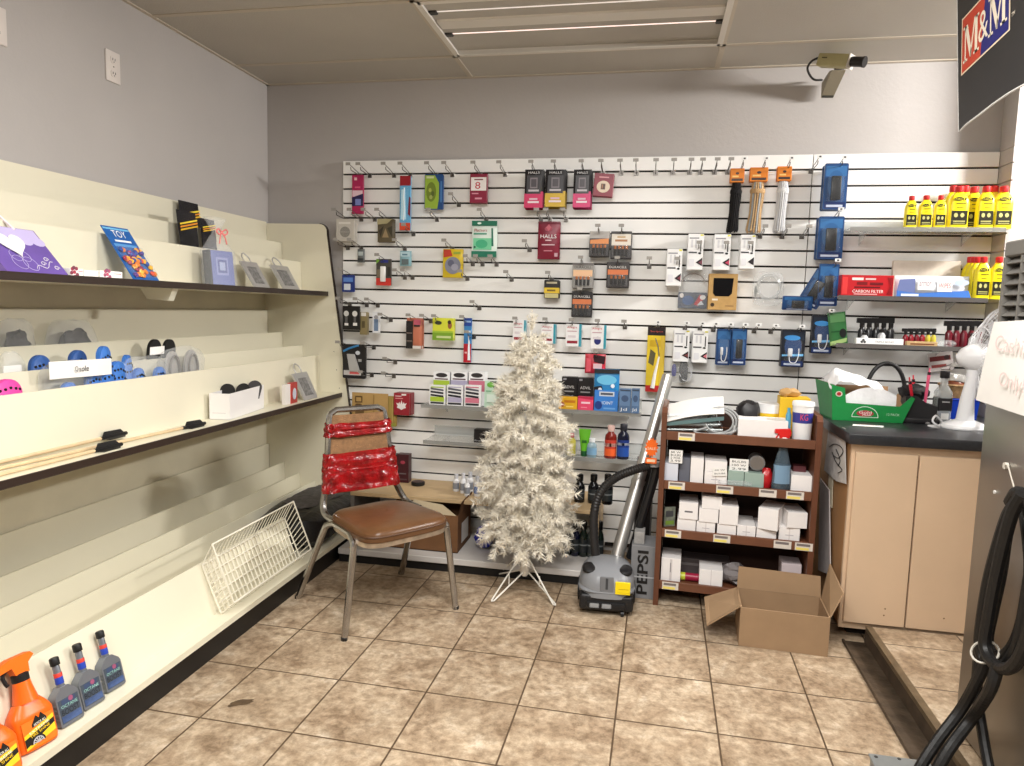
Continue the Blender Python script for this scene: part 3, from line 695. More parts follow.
# ---- white wire basket tipped back on the deck
WW = mat('white_wire', (238, 233, 216), .4)
ya, yb = -1.40, -.80; ox = .616; oz = ZDX(.60)
t = thing('wire_basket', 'white wire shelf basket tipped up on the base deck near the chair', 'basket', (ox, (ya+yb)/2, oz))
y0, y1 = (ya-yb)/2, (yb-ya)/2
PA, PB, PC_, PD = (-.075, .180), (-.032, .262), (.052, .050), (0, .004)
def wires(a, c, n, r=.0021):
    b = B()
    for k in range(n+1): y = y0+(y1-y0)*k/n; b.cyl((a[0], y, a[1]), (c[0], y, c[1]), r, WW, 5)
    return b
b = wires(PA, PD, 22)
for f in (.2, .4, .6, .8): b.cyl((PA[0]+(PD[0]-PA[0])*f, y0, PA[1]+(PD[1]-PA[1])*f), (PA[0]+(PD[0]-PA[0])*f, y1, PA[1]+(PD[1]-PA[1])*f), .0026, WW, 6)
b.build('bottom_grid', t)
b = wires(PB, PA, 22); b.build('rear_side', t)
b = wires(PC_, PD, 22); b.build('front_side', t)
for yy in (y0, y1):
    b = B(); b.tube([(q[0], yy, q[1]) for q in (PA, PB, PC_, PD)], .0034, WW, 6, True)
    for k in range(1, 10):
        f = k/10; b.cyl((PA[0]+(PD[0]-PA[0])*f, yy, PA[1]+(PD[1]-PA[1])*f), (PB[0]+(PC_[0]-PB[0])*f, yy, PB[1]+(PC_[1]-PB[1])*f), .002, WW, 5)
    b.build('end_grid', t)
b = B()
for q in (PA, PB, PC_, PD): b.cyl((q[0], y0, q[1]), (q[0], y1, q[1]), .0036, WW, 6)
b.build('rim_rods', t)
# ---- slumped black bag on the far end of the deck
t = thing('black_bag', 'slumped black plastic bag with dusty top behind basket and chair', 'bag', (.485, -.42, .117))
b = B(); b.blob((0, 0, .08), .165, .33, .08, mat('bag_black', (20, 19, 20), .4, bump=.5, bscale=30), 26, 14, .022, 2.2, 4.)
b.build('bag_body', t)
b = B(); b.blob((-.02, .06, .155), .11, .2, .012, mat('dusty_cloth', (84, 80, 77), .85, var=.35, scale=40), 22, 8, .014, 5.1, 3.); b.build('dusty_sheet', t)
# ================================================================ SLATWALL: HOOKS
NTH = ['first', 'second', 'third', 'fourth', 'fifth', 'sixth', 'seventh', 'eighth', 'ninth', 'tenth', 'eleventh', 'twelfth', 'thirteenth', 'fourteenth', 'fifteenth', 'sixteenth']
PLG = C((150, 146, 140), .4); PLW = C((236, 236, 234), .4)
_hook = {}
def make_hook(loc, L, white):
    key = (L, white)
    if key in _hook: return dup(_hook[key], loc)
    t = thing('peg_hook', 'x', 'hook', loc, (0, 0, 0), 'peg hooks on the slatwall')
    b = B(); b.box(-.011, .011, -.0035, -.0005, -.020, .003, WIRE, .0008, 1); b.box(-.009, .009, -.0035, .004, .001, .0035, WIRE); b.build('bracket', t)
    b = B(); b.tube(smooth_path([(0, -.003, -.012), (0, -.02, -.009), (0, -L*.72, -.002), (0, -L*.77, .002), (0, -L*.80, .012)], 4), .0022, WIRE, 6); b.build('prong', t)
    b = B(); b.tube([(0, -.003, -.003), (0, -L*.5, .012), (0, -L*.97, .026), (0, -L, .024)], .0019, WIRE, 6); b.build('label_wire', t)
    b = B(); b.box(-.013, .013, -L-.002, -L, .015, .030, PLW if white else PLG, .001, 1)
    if white: b.box(-.004, .005, -L-.0026, -L-.001, .019, .026, C((70, 70, 70)))
    b.build('price_plate', t)
    _hook[key] = t
    return t
EMPTY = {}
def hook(bx, k, hold=None, L=.16, white=False):
    g = groove(k); X_ = bx if bx < 10 else None
    if X_ is None:     # photo column -> wall position on that groove
        y = 300
        for _ in range(6):
            p = atY(bx, y, 0); y += (p.z-g)*190
        X_ = p.x
    h = make_hook((X_, 0, g), L, white)
    if hold: h['label'] = 'peg hook carrying '+hold
    else: EMPTY.setdefault(k, []).append((X_, h))
    return h
for k, xs_ in {0: (370, 394.3, 452.5, 505.3, 621.3, 636.4, 655.7, 673, 689.5, 700.5, 714.5, 727.5), 2: (459,), 3: (361.5, 375, 437.4, 566.3), 4: (413.7,), 5: (348, 529.7),
               6: (473, 482.7, 496.7, 649.3), 7: (405, 412.7, 467.6, 511.8), 9: (479.5,), 10: (391, 431, 625), 11: (474,), 12: (374,), 13: (395.4,)}.items():
    for x in xs_: hook(x, k)
hook(811, 0, None, .18, True)
for x in (760, 782, 801.7): hook(x, 4, None, .16, False)
for x in (713.3, 754, 770.7): hook(x, 10, None, .14, True)

# ================================================================ HANGING PACKS
def draw(b, ops, w, h, f):
    e = .0004; z_ = f
    for o in ops:
        z_ -= .00018
        if o[0] == 'r': _, u0, v0, u1, v1, c = o; b.quad([((u0-.5)*w, z_, v0*h), ((u1-.5)*w, z_, v0*h), ((u1-.5)*w, z_, v1*h), ((u0-.5)*w, z_, v1*h)], C(c, .35))
        elif o[0] == 'p': b.quad([((u-.5)*w, z_, v*h) for u, v in o[1]], C(o[2], .35))
        elif o[0] == 'e': _, u, v, ru, rv, c = o; b.quad([((u-.5)*w+ru*w*math.cos(R(a)), z_, v*h+rv*h*math.sin(R(a))) for a in range(0, 360, 18)], C(c, .35))
        elif o[0] == 't': _, s, u, v, wu, hv, c = o[:7]; b.text(s, ((u-.5)*w, z_, v*h), wu*w, hv*h, C(c, .35), rot=o[7] if len(o) > 7 else 0)
def rectY(rect, Y):
    x0, y0, x1, y1 = rect; xm, ym = (x0+x1)/2, (y0+y1)/2
    l, r_ = atY(x0, ym, Y), atY(x1, ym, Y); t_, b_ = atY(xm, y0, Y), atY(xm, y1, Y)
    return Vector(((t_.x+b_.x)/2, Y, b_.z)), r_.x-l.x, t_.z-b_.z
def pack(name, label, cat, rect, base, ops=(), Y=-.045, d=.012, style='card', n=0, step=.016, group=None, parts=(), back=None, rough=.35, rot=(0, 0, 0), drop=.0):
    loc, w, h = rectY(rect, Y)
    single = not parts
    root = None if single else thing(name, label, cat, loc, rot, group)
    b = B(); m_ = C(base, rough)
    if style == 'card': b.box(-w/2, w/2, -d/2, d/2, 0, h, m_, min(.0012, d*.3), 1); f = -d/2
    elif style == 'flat': b.prism(rrect(-w/2, w/2, 0, h, min(w, h)*.07), -d/2, d/2, m_); f = -d/2
    elif style == 'bag':
        def fr(s):
            def q(u, v):
                e = (math.sin(math.pi*min(1, max(0, (v-.06)/.88)))**.5)*(math.sin(math.pi*u)**.45)
                return Vector(((u-.5)*w*(1-.03*e), s*(d/2*e+.0006)+.0012*noise.noise(Vector((u*5, v*7, s))), v*h))
            return q
        b.sheet(fr(-1), 10, 12, m_); b.sheet(fr(1), 10, 12, m_); f = -d/2-.001
    elif style == 'box': b.box(-w/2, w/2, -d/2, d/2, 0, h, m_, .0008, 1); f = -d/2
    draw(b, ops, w, h, f)
    o = b.build('printed_card' if not single else name, root, None if root else loc, None if root else rot)
    if single: tag(o, label, cat, group); root = o
    for p in parts:
        nm = p[0]; b = B()
        if p[1] == 'bl': _, _, u0, v0, u1, v1, dep = p; b.box((u0-.5)*w, (u1-.5)*w, f-dep, f+.0005, v0*h, v1*h, CLEAR, min(dep*.4, .006), 2)
        elif p[1] == 'box': _, _, u0, v0, u1, v1, dep, c = p; b.box((u0-.5)*w, (u1-.5)*w, f-dep, f-.0008, v0*h, v1*h, C(c, .35), min(dep*.35, .004), 2)
        elif p[1] == 'tube': _, _, pts, rr, c = p; b.tube(smooth_path([((u-.5)*w, f-.006, v*h) for u, v in pts], 4), rr, C(c, .35), 6)
        elif p[1] == 'fn': p[2](b, w, h, f)
        b.build(nm, root)
    for i in range(n):
        dx = (-.4 if loc.x < 2.1 else .4)*0
        c = dup(root, (loc.x+.002*math.sin(i*2.3+loc.x*9), loc.y+step*(i+1), loc.z-.001*(i+1)), None, back or label, group)
    return root
def hp(k, bx, hold, **kw): hook(bx, k, hold, **kw)
RED = (176, 34, 52); MAR = (128, 28, 54); CRIM = (178, 30, 84)
# --- top row
hp(0, 360.5, 'crimson and navy pack at the top left corner')
pack('dental_pack', 'tall crimson and navy pack hanging at the top left corner of slatwall', 'pack', (352.5, 175, 363.7, 214), (170, 28, 82), [('r', .05, .44, .95, .6, (222, 190, 200)), ('p', [(0, .2), (1, .2), (1, .52), (0, .42)], (34, 26, 74)), ('r', .3, .22, .8, .38, (120, 130, 190)), ('r', .2, .86, .45, .93, (240, 190, 200)), ('r', .25, .66, .75, .7, (220, 90, 130))], Y=-.05, d=.014)
hp(0, 410.5, 'tall blue and red toothbrush pack')
pack('toothbrush_pack', 'tall light blue toothbrush pack with red ends, upper left of slatwall', 'toothbrush', (400.2, 176, 411, 230.5), (96, 170, 214), [('r', 0, .82, 1, 1, (150, 24, 36)), ('r', 0, 0, 1, .14, (214, 74, 44)), ('p', [(.75, .3), (1, .25), (1, .6), (.85, .62)], (120, 30, 50)), ('p', [(.1, .2), (.6, .2), (.5, .75), (.15, .75)], (190, 228, 244))], Y=-.07, d=.014, parts=(('blister', 'bl', .1, .15, .8, .8, .012), ('toothbrush', 'tube', [(.4, .18), (.45, .4), (.4, .6), (.45, .78)], .003, (230, 240, 245))))
hp(0, 436, 'green and blue nut mix bag')
pack('snack_pouch', 'green and blue pouch beside the tall blue toothbrush pack, top row', 'pouch', (425, 174.5, 443.5, 209.7), (30, 72, 130), [('p', [(.02, .02), (.7, .02), (.78, .3), (.78, .75), (.55, .97), (.02, .97)], (150, 180, 60)), ('e', .36, .5, .27, .28, (110, 130, 40)), ('e', .3, .55, .08, .06, (170, 180, 80)), ('e', .45, .45, .08, .07, (84, 96, 40)), ('e', .35, .35, .09, .06, (160, 170, 90)), ('r', .85, .2, .95, .8, (70, 120, 180)), ('r', .1, .88, .5, .94, (210, 220, 170))], d=.016, style='flat')
hp(0, 480.5, 'maroon and white pack marked with a large eight')
pack('lozenge_pack', 'maroon and white pack marked 8 hanging in the top row', 'pack', (470.2, 174, 487.6, 203), (138, 26, 58), [('r', .06, .42, .94, .88, (240, 234, 232)), ('t', '8', .45, .6, .3, .24, (190, 40, 60)), ('r', .25, .78, .75, .82, (120, 60, 70)), ('r', .3, .12, .7, .18, (220, 150, 170)), ('r', .12, .3, .5, .34, (220, 150, 170))], d=.014, n=1, group='maroon packs marked 8', back='maroon and white pack just behind the one marked 8')
def halls_box(x0, x1, y1, col, lab, hold):
    hp(0, (x0+x1)/2+2, hold)
    pack('cough_drop_pack', lab, 'pack', (x0, 169.5, x1, y1), (28, 25, 28), [('r', 0, 0, 1, .33, col), ('p', [(.0, .32), (1, .30), (1, .42), (.0, .36)], col), ('r', .12, .36, .88, .84, (52, 50, 54)), ('t', 'HALLS', .5, .91, .6, .06, (230, 230, 232)), ('r', .3, .5, .7, .78, (120, 112, 118)), ('r', .36, .54, .64, .74, (70, 64, 70)), ('r', .22, .42, .78, .47, (190, 185, 190)), ('r', .2, .12, .8, .17, (236, 220, 226)), ('r', .28, .2, .72, .25, (220, 180, 196))], Y=-.085, d=.018, style='bag', n=3, step=.019, group=lab.split(' pack')[0]+' packs', back='pack hanging behind the '+lab)
halls_box(524.7, 543.3, 208, (206, 42, 96), 'black and crimson cough drop pack, left one beside the yellow pack', 'black and crimson pack left of the yellow one')
halls_box(545.4, 565.7, 207, (208, 172, 40), 'black and yellow cough drop pack, between two crimson ones', 'black and yellow pack between two crimson ones')
halls_box(573.4, 591.1, 207.7, (210, 48, 112), 'black and bright pink cough drop pack, right of the yellow one', 'black and pink pack right of the yellow one')
hp(0, 603, 'small maroon pack with brown picture')
pack('chocolate_pack', 'small maroon pack with cream and brown picture, end of the pink packs', 'pack', (593, 173.5, 612.5, 196.5), (140, 34, 56), [('e', .5, .42, .34, .26, (226, 206, 182)), ('r', .38, .3, .6, .55, (84, 50, 34)), ('r', .25, .8, .75, .86, (220, 150, 160)), ('r', .42, .34, .48, .52, (160, 110, 70))], Y=-.06, n=2, step=.012, rot=(0, R(4), 0), group='small maroon packs', back='small maroon pack fanned behind the one with brown picture')
# --- rope hanks with orange headers
def hank(x0, x1, y0, y1, cols, label, hold, bx):
    hp(0, bx, hold, white=True)
    loc, w, h = rectY((x0, y0, x1, y1), -.06)
    t = thing('rope_hank', label, 'rope', loc, (0, 0, 0), 'rope hanks with orange headers')
    b = B(); b.box(-w*.5, w*.5, -.018, .018, h*.78, h, C((222, 128, 34), .5), .002, 1); draw(b, [('r', .1, .8, .9, .84, (60, 40, 30)), ('e', .5, .92, .12, .02, (60, 40, 30)), ('r', .15, .86, .6, .885, (240, 200, 120))], w, h, -.018); b.build('header_card', t)
    rnd = random.Random(int(x0)); b = B()
    for k in range(16):
        c = cols[k % len(cols)]; a = 2*math.pi*k/16; ex, ey = .38*w*math.cos(a), .016*math.sin(a)
        top = (ex*.6, ey*.6, h*.80); bot = (ex*1.0-w*.12, ey, h*rnd.uniform(.0, .05))
        b.tube(smooth_path([top, (ex*.9, ey, h*.6), (ex*.8-w*.06, ey*1.1, h*.3), bot, (ex*.7-w*.12+.004, ey*.5, h*.04)], 4), .0042, mat('rope_%02x%02x%02x' % c, c, .9, bump=.8, bscale=260), 6)
    b.build('rope_loops', t)
    b = B(); b.lathe([(w*.40, h*.60), (w*.43, h*.62), (w*.43, h*.65), (w*.40, h*.67)], mat('rope_%02x%02x%02x' % cols[0], cols[0], .9, bump=.8, bscale=260), n=14, sy=.7); b.build('wrap', t)
hank(728.5, 742.5, 169, 232, [(24, 22, 24)], 'black rope hank with orange header, left of three', 'black rope hank', 740)
hank(748, 766, 168, 232, [(196, 160, 116), (180, 186, 190), (210, 180, 140)], 'tan and grey rope hank with orange header, middle of three', 'tan rope hank', 761)
hank(775, 789.5, 167, 232, [(226, 226, 226), (206, 208, 212)], 'white rope hank with orange header, right of three', 'white rope hank', 785)
# --- left middle
hp(3, 346.5, 'pale grey pack overhanging the left edge of slatwall')
pack('pin_pack', 'pale grey pack of pins overhanging the left edge of slatwall', 'pack', (336.5, 219, 354.5, 241.5), (188, 182, 172), [('e', .5, .42, .28, .24, (130, 126, 118)), ('r', .15, .78, .8, .86, (214, 210, 202)), ('r', .2, .4, .8, .44, (150, 146, 138))], Y=-.09, n=2, step=.014, group='pale grey pin packs', back='pale grey pin pack hanging behind the one at left edge', parts=(('blister', 'bl', .12, .1, .88, .72, .008),))
hp(3, 388, 'brown camouflage pack')
pack('camo_pack', 'brown camouflage patterned pack, below left of the tall toothbrush pack', 'pack', (377.7, 219, 394.3, 242.3), (92, 82, 60), [('p', [(.0, .75), (.6, .8), (.9, 1), (.0, 1)], (168, 158, 120)), ('p', [(.3, .2), (.5, .6), (.7, .2)], (150, 130, 96)), ('p', [(.1, .5), (.4, .7), (.2, .2)], (54, 48, 36)), ('p', [(.6, .6), (.9, .7), (.9, .2), (.75, .4)], (62, 58, 42))], Y=-.06, style='bag', n=1, step=.016, group='camouflage packs', back='second camouflage pack behind the front one')
hp(3, 486.5, 'green and white floss pick bag')
pack('floss_pick_bag', 'green and white bag with dark green top band, above the tree left side', 'bag', (472, 221, 497, 257), (226, 240, 232), [('r', 0, .86, 1, 1, (26, 112, 86)), ('r', 0, 0, 1, .16, (30, 118, 92)), ('r', .07, .2, .8, .52, (120, 206, 160)), ('e', .4, .36, .24, .12, (70, 176, 130)), ('t', 'Plackers', .36, .74, .5, .08, (170, 44, 50)), ('r', .08, .62, .6, .66, (60, 150, 120)), ('p', [(.8, .3), (.88, .3), (.84, .8), (.78, .8)], (30, 110, 90)), ('e', .13, .27, .04, .03, (20, 60, 60)), ('e', .3, .93, .08, .03, (220, 240, 230))], style='bag', d=.014, n=1, group='green floss bags', back='second green and white bag behind the front one')
hp(3, 541, 'maroon cough drop bag, left prong'); hp(3, 550, 'maroon cough drop bag, right prong')
pack('cough_drop_bag', 'maroon cough drop bag with white lettering, under the black cough drop packs', 'bag', (537.9, 221.5, 559.4, 259), (128, 26, 50), [('t', 'HALLS', .5, .60, .74, .1, (244, 240, 240)), ('e', .5, .8, .18, .07, (160, 60, 80)), ('p', [(.5, .74), (.62, .84), (.5, .92), (.38, .84)], (190, 90, 104)), ('r', .36, .48, .64, .51, (230, 200, 206)), ('r', .2, .36, .8, .39, (224, 190, 198)), ('r', .3, .2, .7, .23, (200, 120, 136)), ('r', .8, .06, .95, .16, (200, 160, 170)), ('r', 0, .95, 1, .97, (90, 16, 36))], style='bag', d=.02, n=1, group='maroon cough drop bags', back='second maroon cough drop bag behind the front one')
hp(5, 361.5, 'tiny grey pack at left'); pack('tiny_pack', 'tiny grey pack hanging near the left edge of slatwall', 'pack', (357.6, 249, 364.8, 262.5), (96, 100, 100), [('r', .2, .5, .85, .8, (170, 180, 180)), ('r', .1, .1, .9, .3, (54, 56, 58))], d=.02, style='bag')
hp(5, 405, 'small light blue pack'); pack('refill_pack', 'small light blue pack with grey bottom, right of the camouflage pack', 'pack', (400, 251, 411.6, 266), (138, 178, 188), [('r', .1, .62, .9, .92, (186, 214, 222)), ('r', .2, .1, .8, .45, (96, 110, 112)), ('r', .25, .7, .7, .8, (90, 130, 150))], Y=-.05, d=.02, style='bag')
hp(5, 452.5, 'yellow and red bag with grey picture'); pack('seed_bag', 'yellow bag with red corner and grey blue picture', 'bag', (443, 249, 462.7, 277.5), (214, 186, 34), [('p', [(.05, .7), (.5, .75), (.4, .97), (.05, .97)], (190, 60, 40)), ('e', .52, .42, .4, .3, (132, 134, 150)), ('e', .42, .5, .16, .12, (96, 98, 120)), ('e', .62, .36, .18, .12, (160, 160, 176)), ('r', .55, .82, .9, .9, (150, 170, 60))], style='bag', d=.014, n=1, group='yellow bags', back='second yellow bag behind the front one')
hp(6, 388, 'red and white marker pack'); pack('glue_pack', 'white tube on red and dark card, left part of slatwall', 'pack', (376.5, 259, 391.5, 285.5), (70, 66, 60), [('r', 0, 0, 1, .28, (206, 56, 46)), ('p', [(.0, .8), (.3, .98), (.0, .98)], (120, 170, 60)), ('r', .3, .86, .8, .96, (44, 50, 130)), ('r', .05, .3, .3, .6, (120, 110, 90)), ('r', .75, .35, .95, .7, (40, 36, 34))], Y=-.06, d=.010, parts=(('white_tube', 'box', .32, .14, .66, .72, .014, (238, 236, 234)),))
hp(7, 352.5, 'dark blue pack at left edge'); pack('earplug_pack', 'dark blue pack with white blister at the left edge of slatwall', 'pack', (342.6, 275, 354.6, 292), (28, 48, 120), [('r', .1, .6, .9, .85, (90, 130, 200)), ('r', .15, .12, .7, .48, (214, 220, 230))], Y=-.06, style='flat', d=.012)
# --- batteries
def battery(rect, label, hold, k, bx, ops, col=(58, 54, 54), n=2):
    hp(k, bx, hold, white=False)
    pack('battery_pack', label, 'battery pack', rect, col, [('e', .5, .93, .12, .035, (20, 20, 20))]+ops, Y=-.07, d=.010, n=n, step=.018, group=label.split(',')[0]+'s', back='pack hanging behind the '+label,
         parts=[('battery', 'fn', (lambda u: (lambda b, w, h, f: (b.cyl(((u-.5)*w, f-.007, .1*h), ((u-.5)*w, f-.007, .34*h), .0065, C((34, 32, 32), .3), 10), b.cyl(((u-.5)*w, f-.007, .34*h), ((u-.5)*w, f-.007, .46*h), .0065, mat('copper_tip', (196, 120, 70), .3, .7), 10))))(u)) for u in (.22, .41, .59, .78)]+[('blister', 'bl', .06, .05, .94, .52, .017)])
DUR = lambda c: [('t', 'DURACELL', .5, .8, .8, .09, (236, 232, 228)), ('r', .04, .5, .96, .7, c)]
battery((589.4, 231.4, 609.4, 256.5), 'grey and orange battery pack, upper left of five', 'upper left battery pack', 4, 600, [('r', .0, .72, 1, 1, (176, 172, 168)), ('p', [(.04, .5), (.96, .5), (.96, .72), (.04, .66)], (222, 142, 80))])
battery((610.9, 231.4, 631.4, 258.5), 'white topped battery pack, upper right of five', 'upper right battery pack', 4, 622.5, [('r', .03, .48, .97, .9, (226, 218, 206)), ('r', .2, .62, .8, .7, (170, 120, 80)), ('r', .3, .76, .7, .82, (190, 160, 120))])
battery((572.4, 263, 593.3, 288), 'white and orange battery pack, middle row left, over black pack', 'middle left battery pack', 6, 583.5, [('r', .04, .46, .96, .72, (232, 190, 150)), ('t', 'DURACELL', .5, .83, .8, .09, (40, 38, 38)), ('r', 0, .9, 1, 1, (110, 106, 104))], (150, 148, 144))
battery((606.8, 262, 628.8, 287.5), 'orange banded dark battery pack, middle row right', 'middle right battery pack', 6, 618.5, DUR((214, 120, 70)))
battery((571.7, 291.5, 592.2, 317), 'black battery pack with copper band, lowest of five', 'lowest battery pack', 8, 582.5, DUR((204, 118, 74)), (38, 35, 36))
hp(7, 552, 'small black and yellow pack'); pack('small_yellow_pack', 'small black and yellow pack left of the batteries', 'pack', (544.2, 280, 559.3, 298.3), (40, 36, 34), [('r', .0, .28, 1, .58, (222, 188, 50)), ('r', .05, .02, .95, .26, (196, 186, 130)), ('r', .15, .8, .85, .9, (190, 180, 150)), ('r', .2, .38, .75, .48, (120, 96, 30))], Y=-.06, style='flat', n=1, group='small yellow packs', back='second small black and yellow pack behind')
# --- white cable packs
def cable(rect, label, hold, k, bx, pin, white=False, Y=-.09, n=2):
    hp(k, bx, hold, white=white)
    pack('cable_pack', label, 'cable pack', rect, (240, 240, 240), [('r', .08, .86, .7, .9, (150, 150, 155)), ('r', .78, .94, .98, .985, (226, 220, 70)), ('r', .2, .62, .32, .84, (214, 214, 218)), ('r', .46, .6, .58, .84, (206, 206, 210)), ('r', .8, .5, .87, .82, (40, 40, 42)), ('r', .05, .46, .6, .5, (60, 60, 64)), ('e', .78, .46, .1, .03, (20, 20, 22)), ('p', [(.55, .2), (.97, .1), (.97, .34)], (24, 22, 24)), ('p', [(.72, .2), (.97, .14), (.97, .28)], pin), ('r', .12, .1, .45, .3, (226, 226, 230))], Y=Y, d=.02, style='box', n=n, step=.026, group='white cable packs', back='white cable pack hung behind the '+label.replace('white cable pack ', 'one '))
cable((666.5, 249, 681.6, 285.7), 'white cable pack hanging lowest at left in upper group', 'lowest left white cable pack', 6, 676, (120, 50, 60), Y=-.10)
cable((687.6, 234, 703, 269.8), 'white cable pack above the clear bag of earphones', 'white cable pack above the earphone bag', 5, 697, (110, 46, 60))
cable((713.6, 234.5, 730, 270), 'white cable pack above the cardboard box with black window', 'white cable pack above the cardboard box', 5, 723, (190, 60, 90))
cable((740, 235, 754.5, 268.8), 'white cable pack at right end of upper group', 'rightmost white cable pack', 5, 746, (40, 30, 36))
cable((673.5, 330, 689, 361.5), 'white cable pack over a black and blue charger bag', 'white cable pack over the charger bag', 10, 685, (120, 60, 60), True, -.07)
cable((692.3, 330.5, 707.5, 362.5), 'white cable pack with pink plug, left of the lower blue packs', 'white cable pack with pink plug', 10, 700, (214, 120, 130), True, -.07)
# charger bag under
loc, w_, h_ = rectY((670, 361, 693, 382), -.05)
t = thing('charger_bag', 'clear bag of black and blue chargers hanging under white cable pack', 'charger bag', loc)
b = B(); b.blob((.01, 0, h_*.5), w_*.2, .012, h_*.52, BLACK, 12, 8, .004, 2, 3); b.build('black_charger', t)
b = B(); b.blob((-w_*.33, 0, h_*.55), w_*.11, .01, h_*.3, C((44, 44, 130), .3), 10, 6, .003, 3, 3); b.build('blue_plug', t)
b = B(); b.tube(smooth_path([(w_*.2, -.006, h_*.8), (w_*.42, -.006, h_*.5), (w_*.34, -.006, h_*.12), (w_*.1, -.008, h_*.1), (-w_*.1, -.008, h_*.4)], 6), .0025, C((200, 200, 205)), 6); b.build('cord', t)
b = B(); b.blob((0, 0, h_*.5), w_*.5, .018, h_*.55, BAGCLEAR, 16, 10, .006, 7, 3.5); b.build('film', t)
# earphone bag and windowed box
loc, w_, h_ = rectY((678.5, 268, 707.5, 308.5), -.03)
t = thing('earphone_bag', 'clear bag with blue and red earphones, left of the cardboard window box', 'earphone pack', loc)
b = B(); b.box(-w_*.5, w_*.5, -.001, .002, 0, h_*.4, C((70, 80, 100), .3)); draw(b, [('e', .35, .2, .2, .12, (44, 84, 140)), ('p', [(.55, .1), (.75, .35), (.95, .3), (.7, .06)], (190, 40, 56)), ('e', .85, .28, .1, .06, (230, 230, 232)), ('e', .12, .32, .07, .06, (220, 214, 210)), ('p', [(.66, .08), (.9, .1), (.8, .2)], (214, 220, 228))], w_, h_, -.001); b.build('insert_card', t)
b = B(); b.tube([(w_*.0+w_*.38*math.cos(R(a)), -.006, h_*.66+h_*.2*math.sin(R(a))) for a in range(-10, 200, 15)], .003, C((150, 140, 132)), 6); b.build('headband', t)
B().box(-w_*.5, w_*.5, -.014, .004, 0, h_, BAGCLEAR, .004, 2).build('clear_box', t)
loc, w_, h_ = rectY((708, 274, 736.5, 310), -.045)
t = thing('windowed_box', 'small cardboard box with big black window under white cable packs', 'box', loc)
b = B(); b.box(-w_/2, w_/2, -.025, .025, 0, h_, mat('kraft_box', (188, 150, 92), .7, var=.08), .001, 1); draw(b, [('e', .16, .14, .07, .055, (60, 44, 28)), ('r', .14, .26, .34, .31, (232, 222, 204)), ('r', .6, .1, .9, .13, (150, 114, 70))], w_, h_, -.025); b.build('carton', t)
b = B(); b.prism([(u*w_, v*h_) for u, v in ((-.34, .88), (-.34, .46), (-.26, .38), (.22, .38), (.32, .46), (.36, .88))], -.0262, -.0246, C((14, 12, 14), .15)); b.build('window', t)
# clear ring of tubing
loc, w_, h_ = rectY((753, 272, 783, 306), -.04)
t = thing('tubing_coil', 'ring of clear tubing in a clear bag, right of the cardboard window box', 'tubing', loc)
b = B()
for k in range(3): b.tube([(w_*.02+w_*(.40-.03*k)*math.cos(R(a)), -.004*k, h_*.56+h_*(.38-.03*k)*math.sin(R(a))) for a in range(0, 360, 12)], .0026, mat('clear_tube', (206, 208, 206), .15, alpha=.5), 6, True)
b.build('tube_ring', t)
b = B(); b.prism([(w_*-.42+.006*math.cos(R(a)), h_*.42+.026*math.sin(R(a))) for a in range(0, 360, 24)], -.006, -.002, C((120, 124, 120), .4)); b.build('fitting', t)
b = B(); b.blob((0, 0, h_*.5), w_*.52, .014, h_*.5, BAGCLEAR, 16, 10, .006, 17, 4); b.build('film', t)
# --- blue phone accessory packs
PB_ = (32, 72, 124)
def phone(rect, label, hold, k, bx, Y=-.09, n=2, ring=False, dark=False, rot=(0, 0, 0), L=.16, drop=True):
    if hold: hp(k, bx, hold, white=True, L=L)
    base = (30, 34, 44) if dark else PB_
    ops = [('r', .06, .72, .94, .94, (54, 108, 164) if not dark else (36, 46, 62)), ('r', .05, .02, .95, .16, (26, 46, 96)), ('r', .15, .05, .85, .1, (190, 200, 220)), ('e', .5, .55, .36, .3, (46, 96, 150) if not dark else (24, 60, 110))]
    if dark: ops += [('e', .45, .78, .34, .07, (70, 150, 220)), ('p', [(.05, .33), (.95, .36), (.95, .3), (.05, .28)], (120, 190, 240))]
    parts = [('charger', 'box', .30, .2, .72, .72, .014, (18, 18, 20))] if not ring else [('charger', 'box', .28, .28, .48, .5, .012, (214, 216, 220)), ('cord', 'tube', [(.35, .3), (.4, .14), (.62, .12), (.74, .3), (.74, .5)], .0022, (232, 234, 238))]
    pack('phone_accessory', label, 'phone accessory', rect, base, ops, Y=Y, d=.012, style='flat', n=n, step=.022, group='blue phone accessory packs' if n else None, back='pack hung behind the '+label, rot=rot, parts=parts+[('blister', 'bl', .14, .16, .86, .72, .018)])
phone((823.5, 163.5, 847, 209.5), 'blue charger pack, topmost in the column at right', 'topmost blue charger pack', 0, 835.5)
phone((817.5, 216.5, 843, 259), 'blue charger pack, second down in the column at right', 'second blue charger pack', 3, 832)
phone((818, 264, 838, 306), 'blue charger pack, third down with twisted neighbours', 'third blue charger pack', 6, 829, n=0)
phone((797, 268, 819, 305), 'blue pack twisted sideways beside third charger pack', None, 6, 0, Y=-.06, n=0, rot=(0, R(28), R(-20)))
phone((782, 296, 812, 310), 'pack with white lettering fallen flat across hooks at right', None, 6, 0, Y=-.10, n=0, rot=(R(10), 0, 0))
phone((716.3, 329, 730.3, 365), 'blue pack with white cord loop, left of lower blue pair', 'blue pack with white cord loop', 10, 727, ring=True, n=1, Y=-.07)
phone((731.2, 329, 746.2, 365), 'blue pack with black charger, right of lower blue pair', 'right one of the lower blue pair', 10, 741, n=1, Y=-.08)
phone((780.8, 329.5, 804.5, 367), 'black and blue pack with white cord loop under the fallen pack', 'black and blue pack under the fallen one', 10, 795, ring=True, dark=True, n=1)
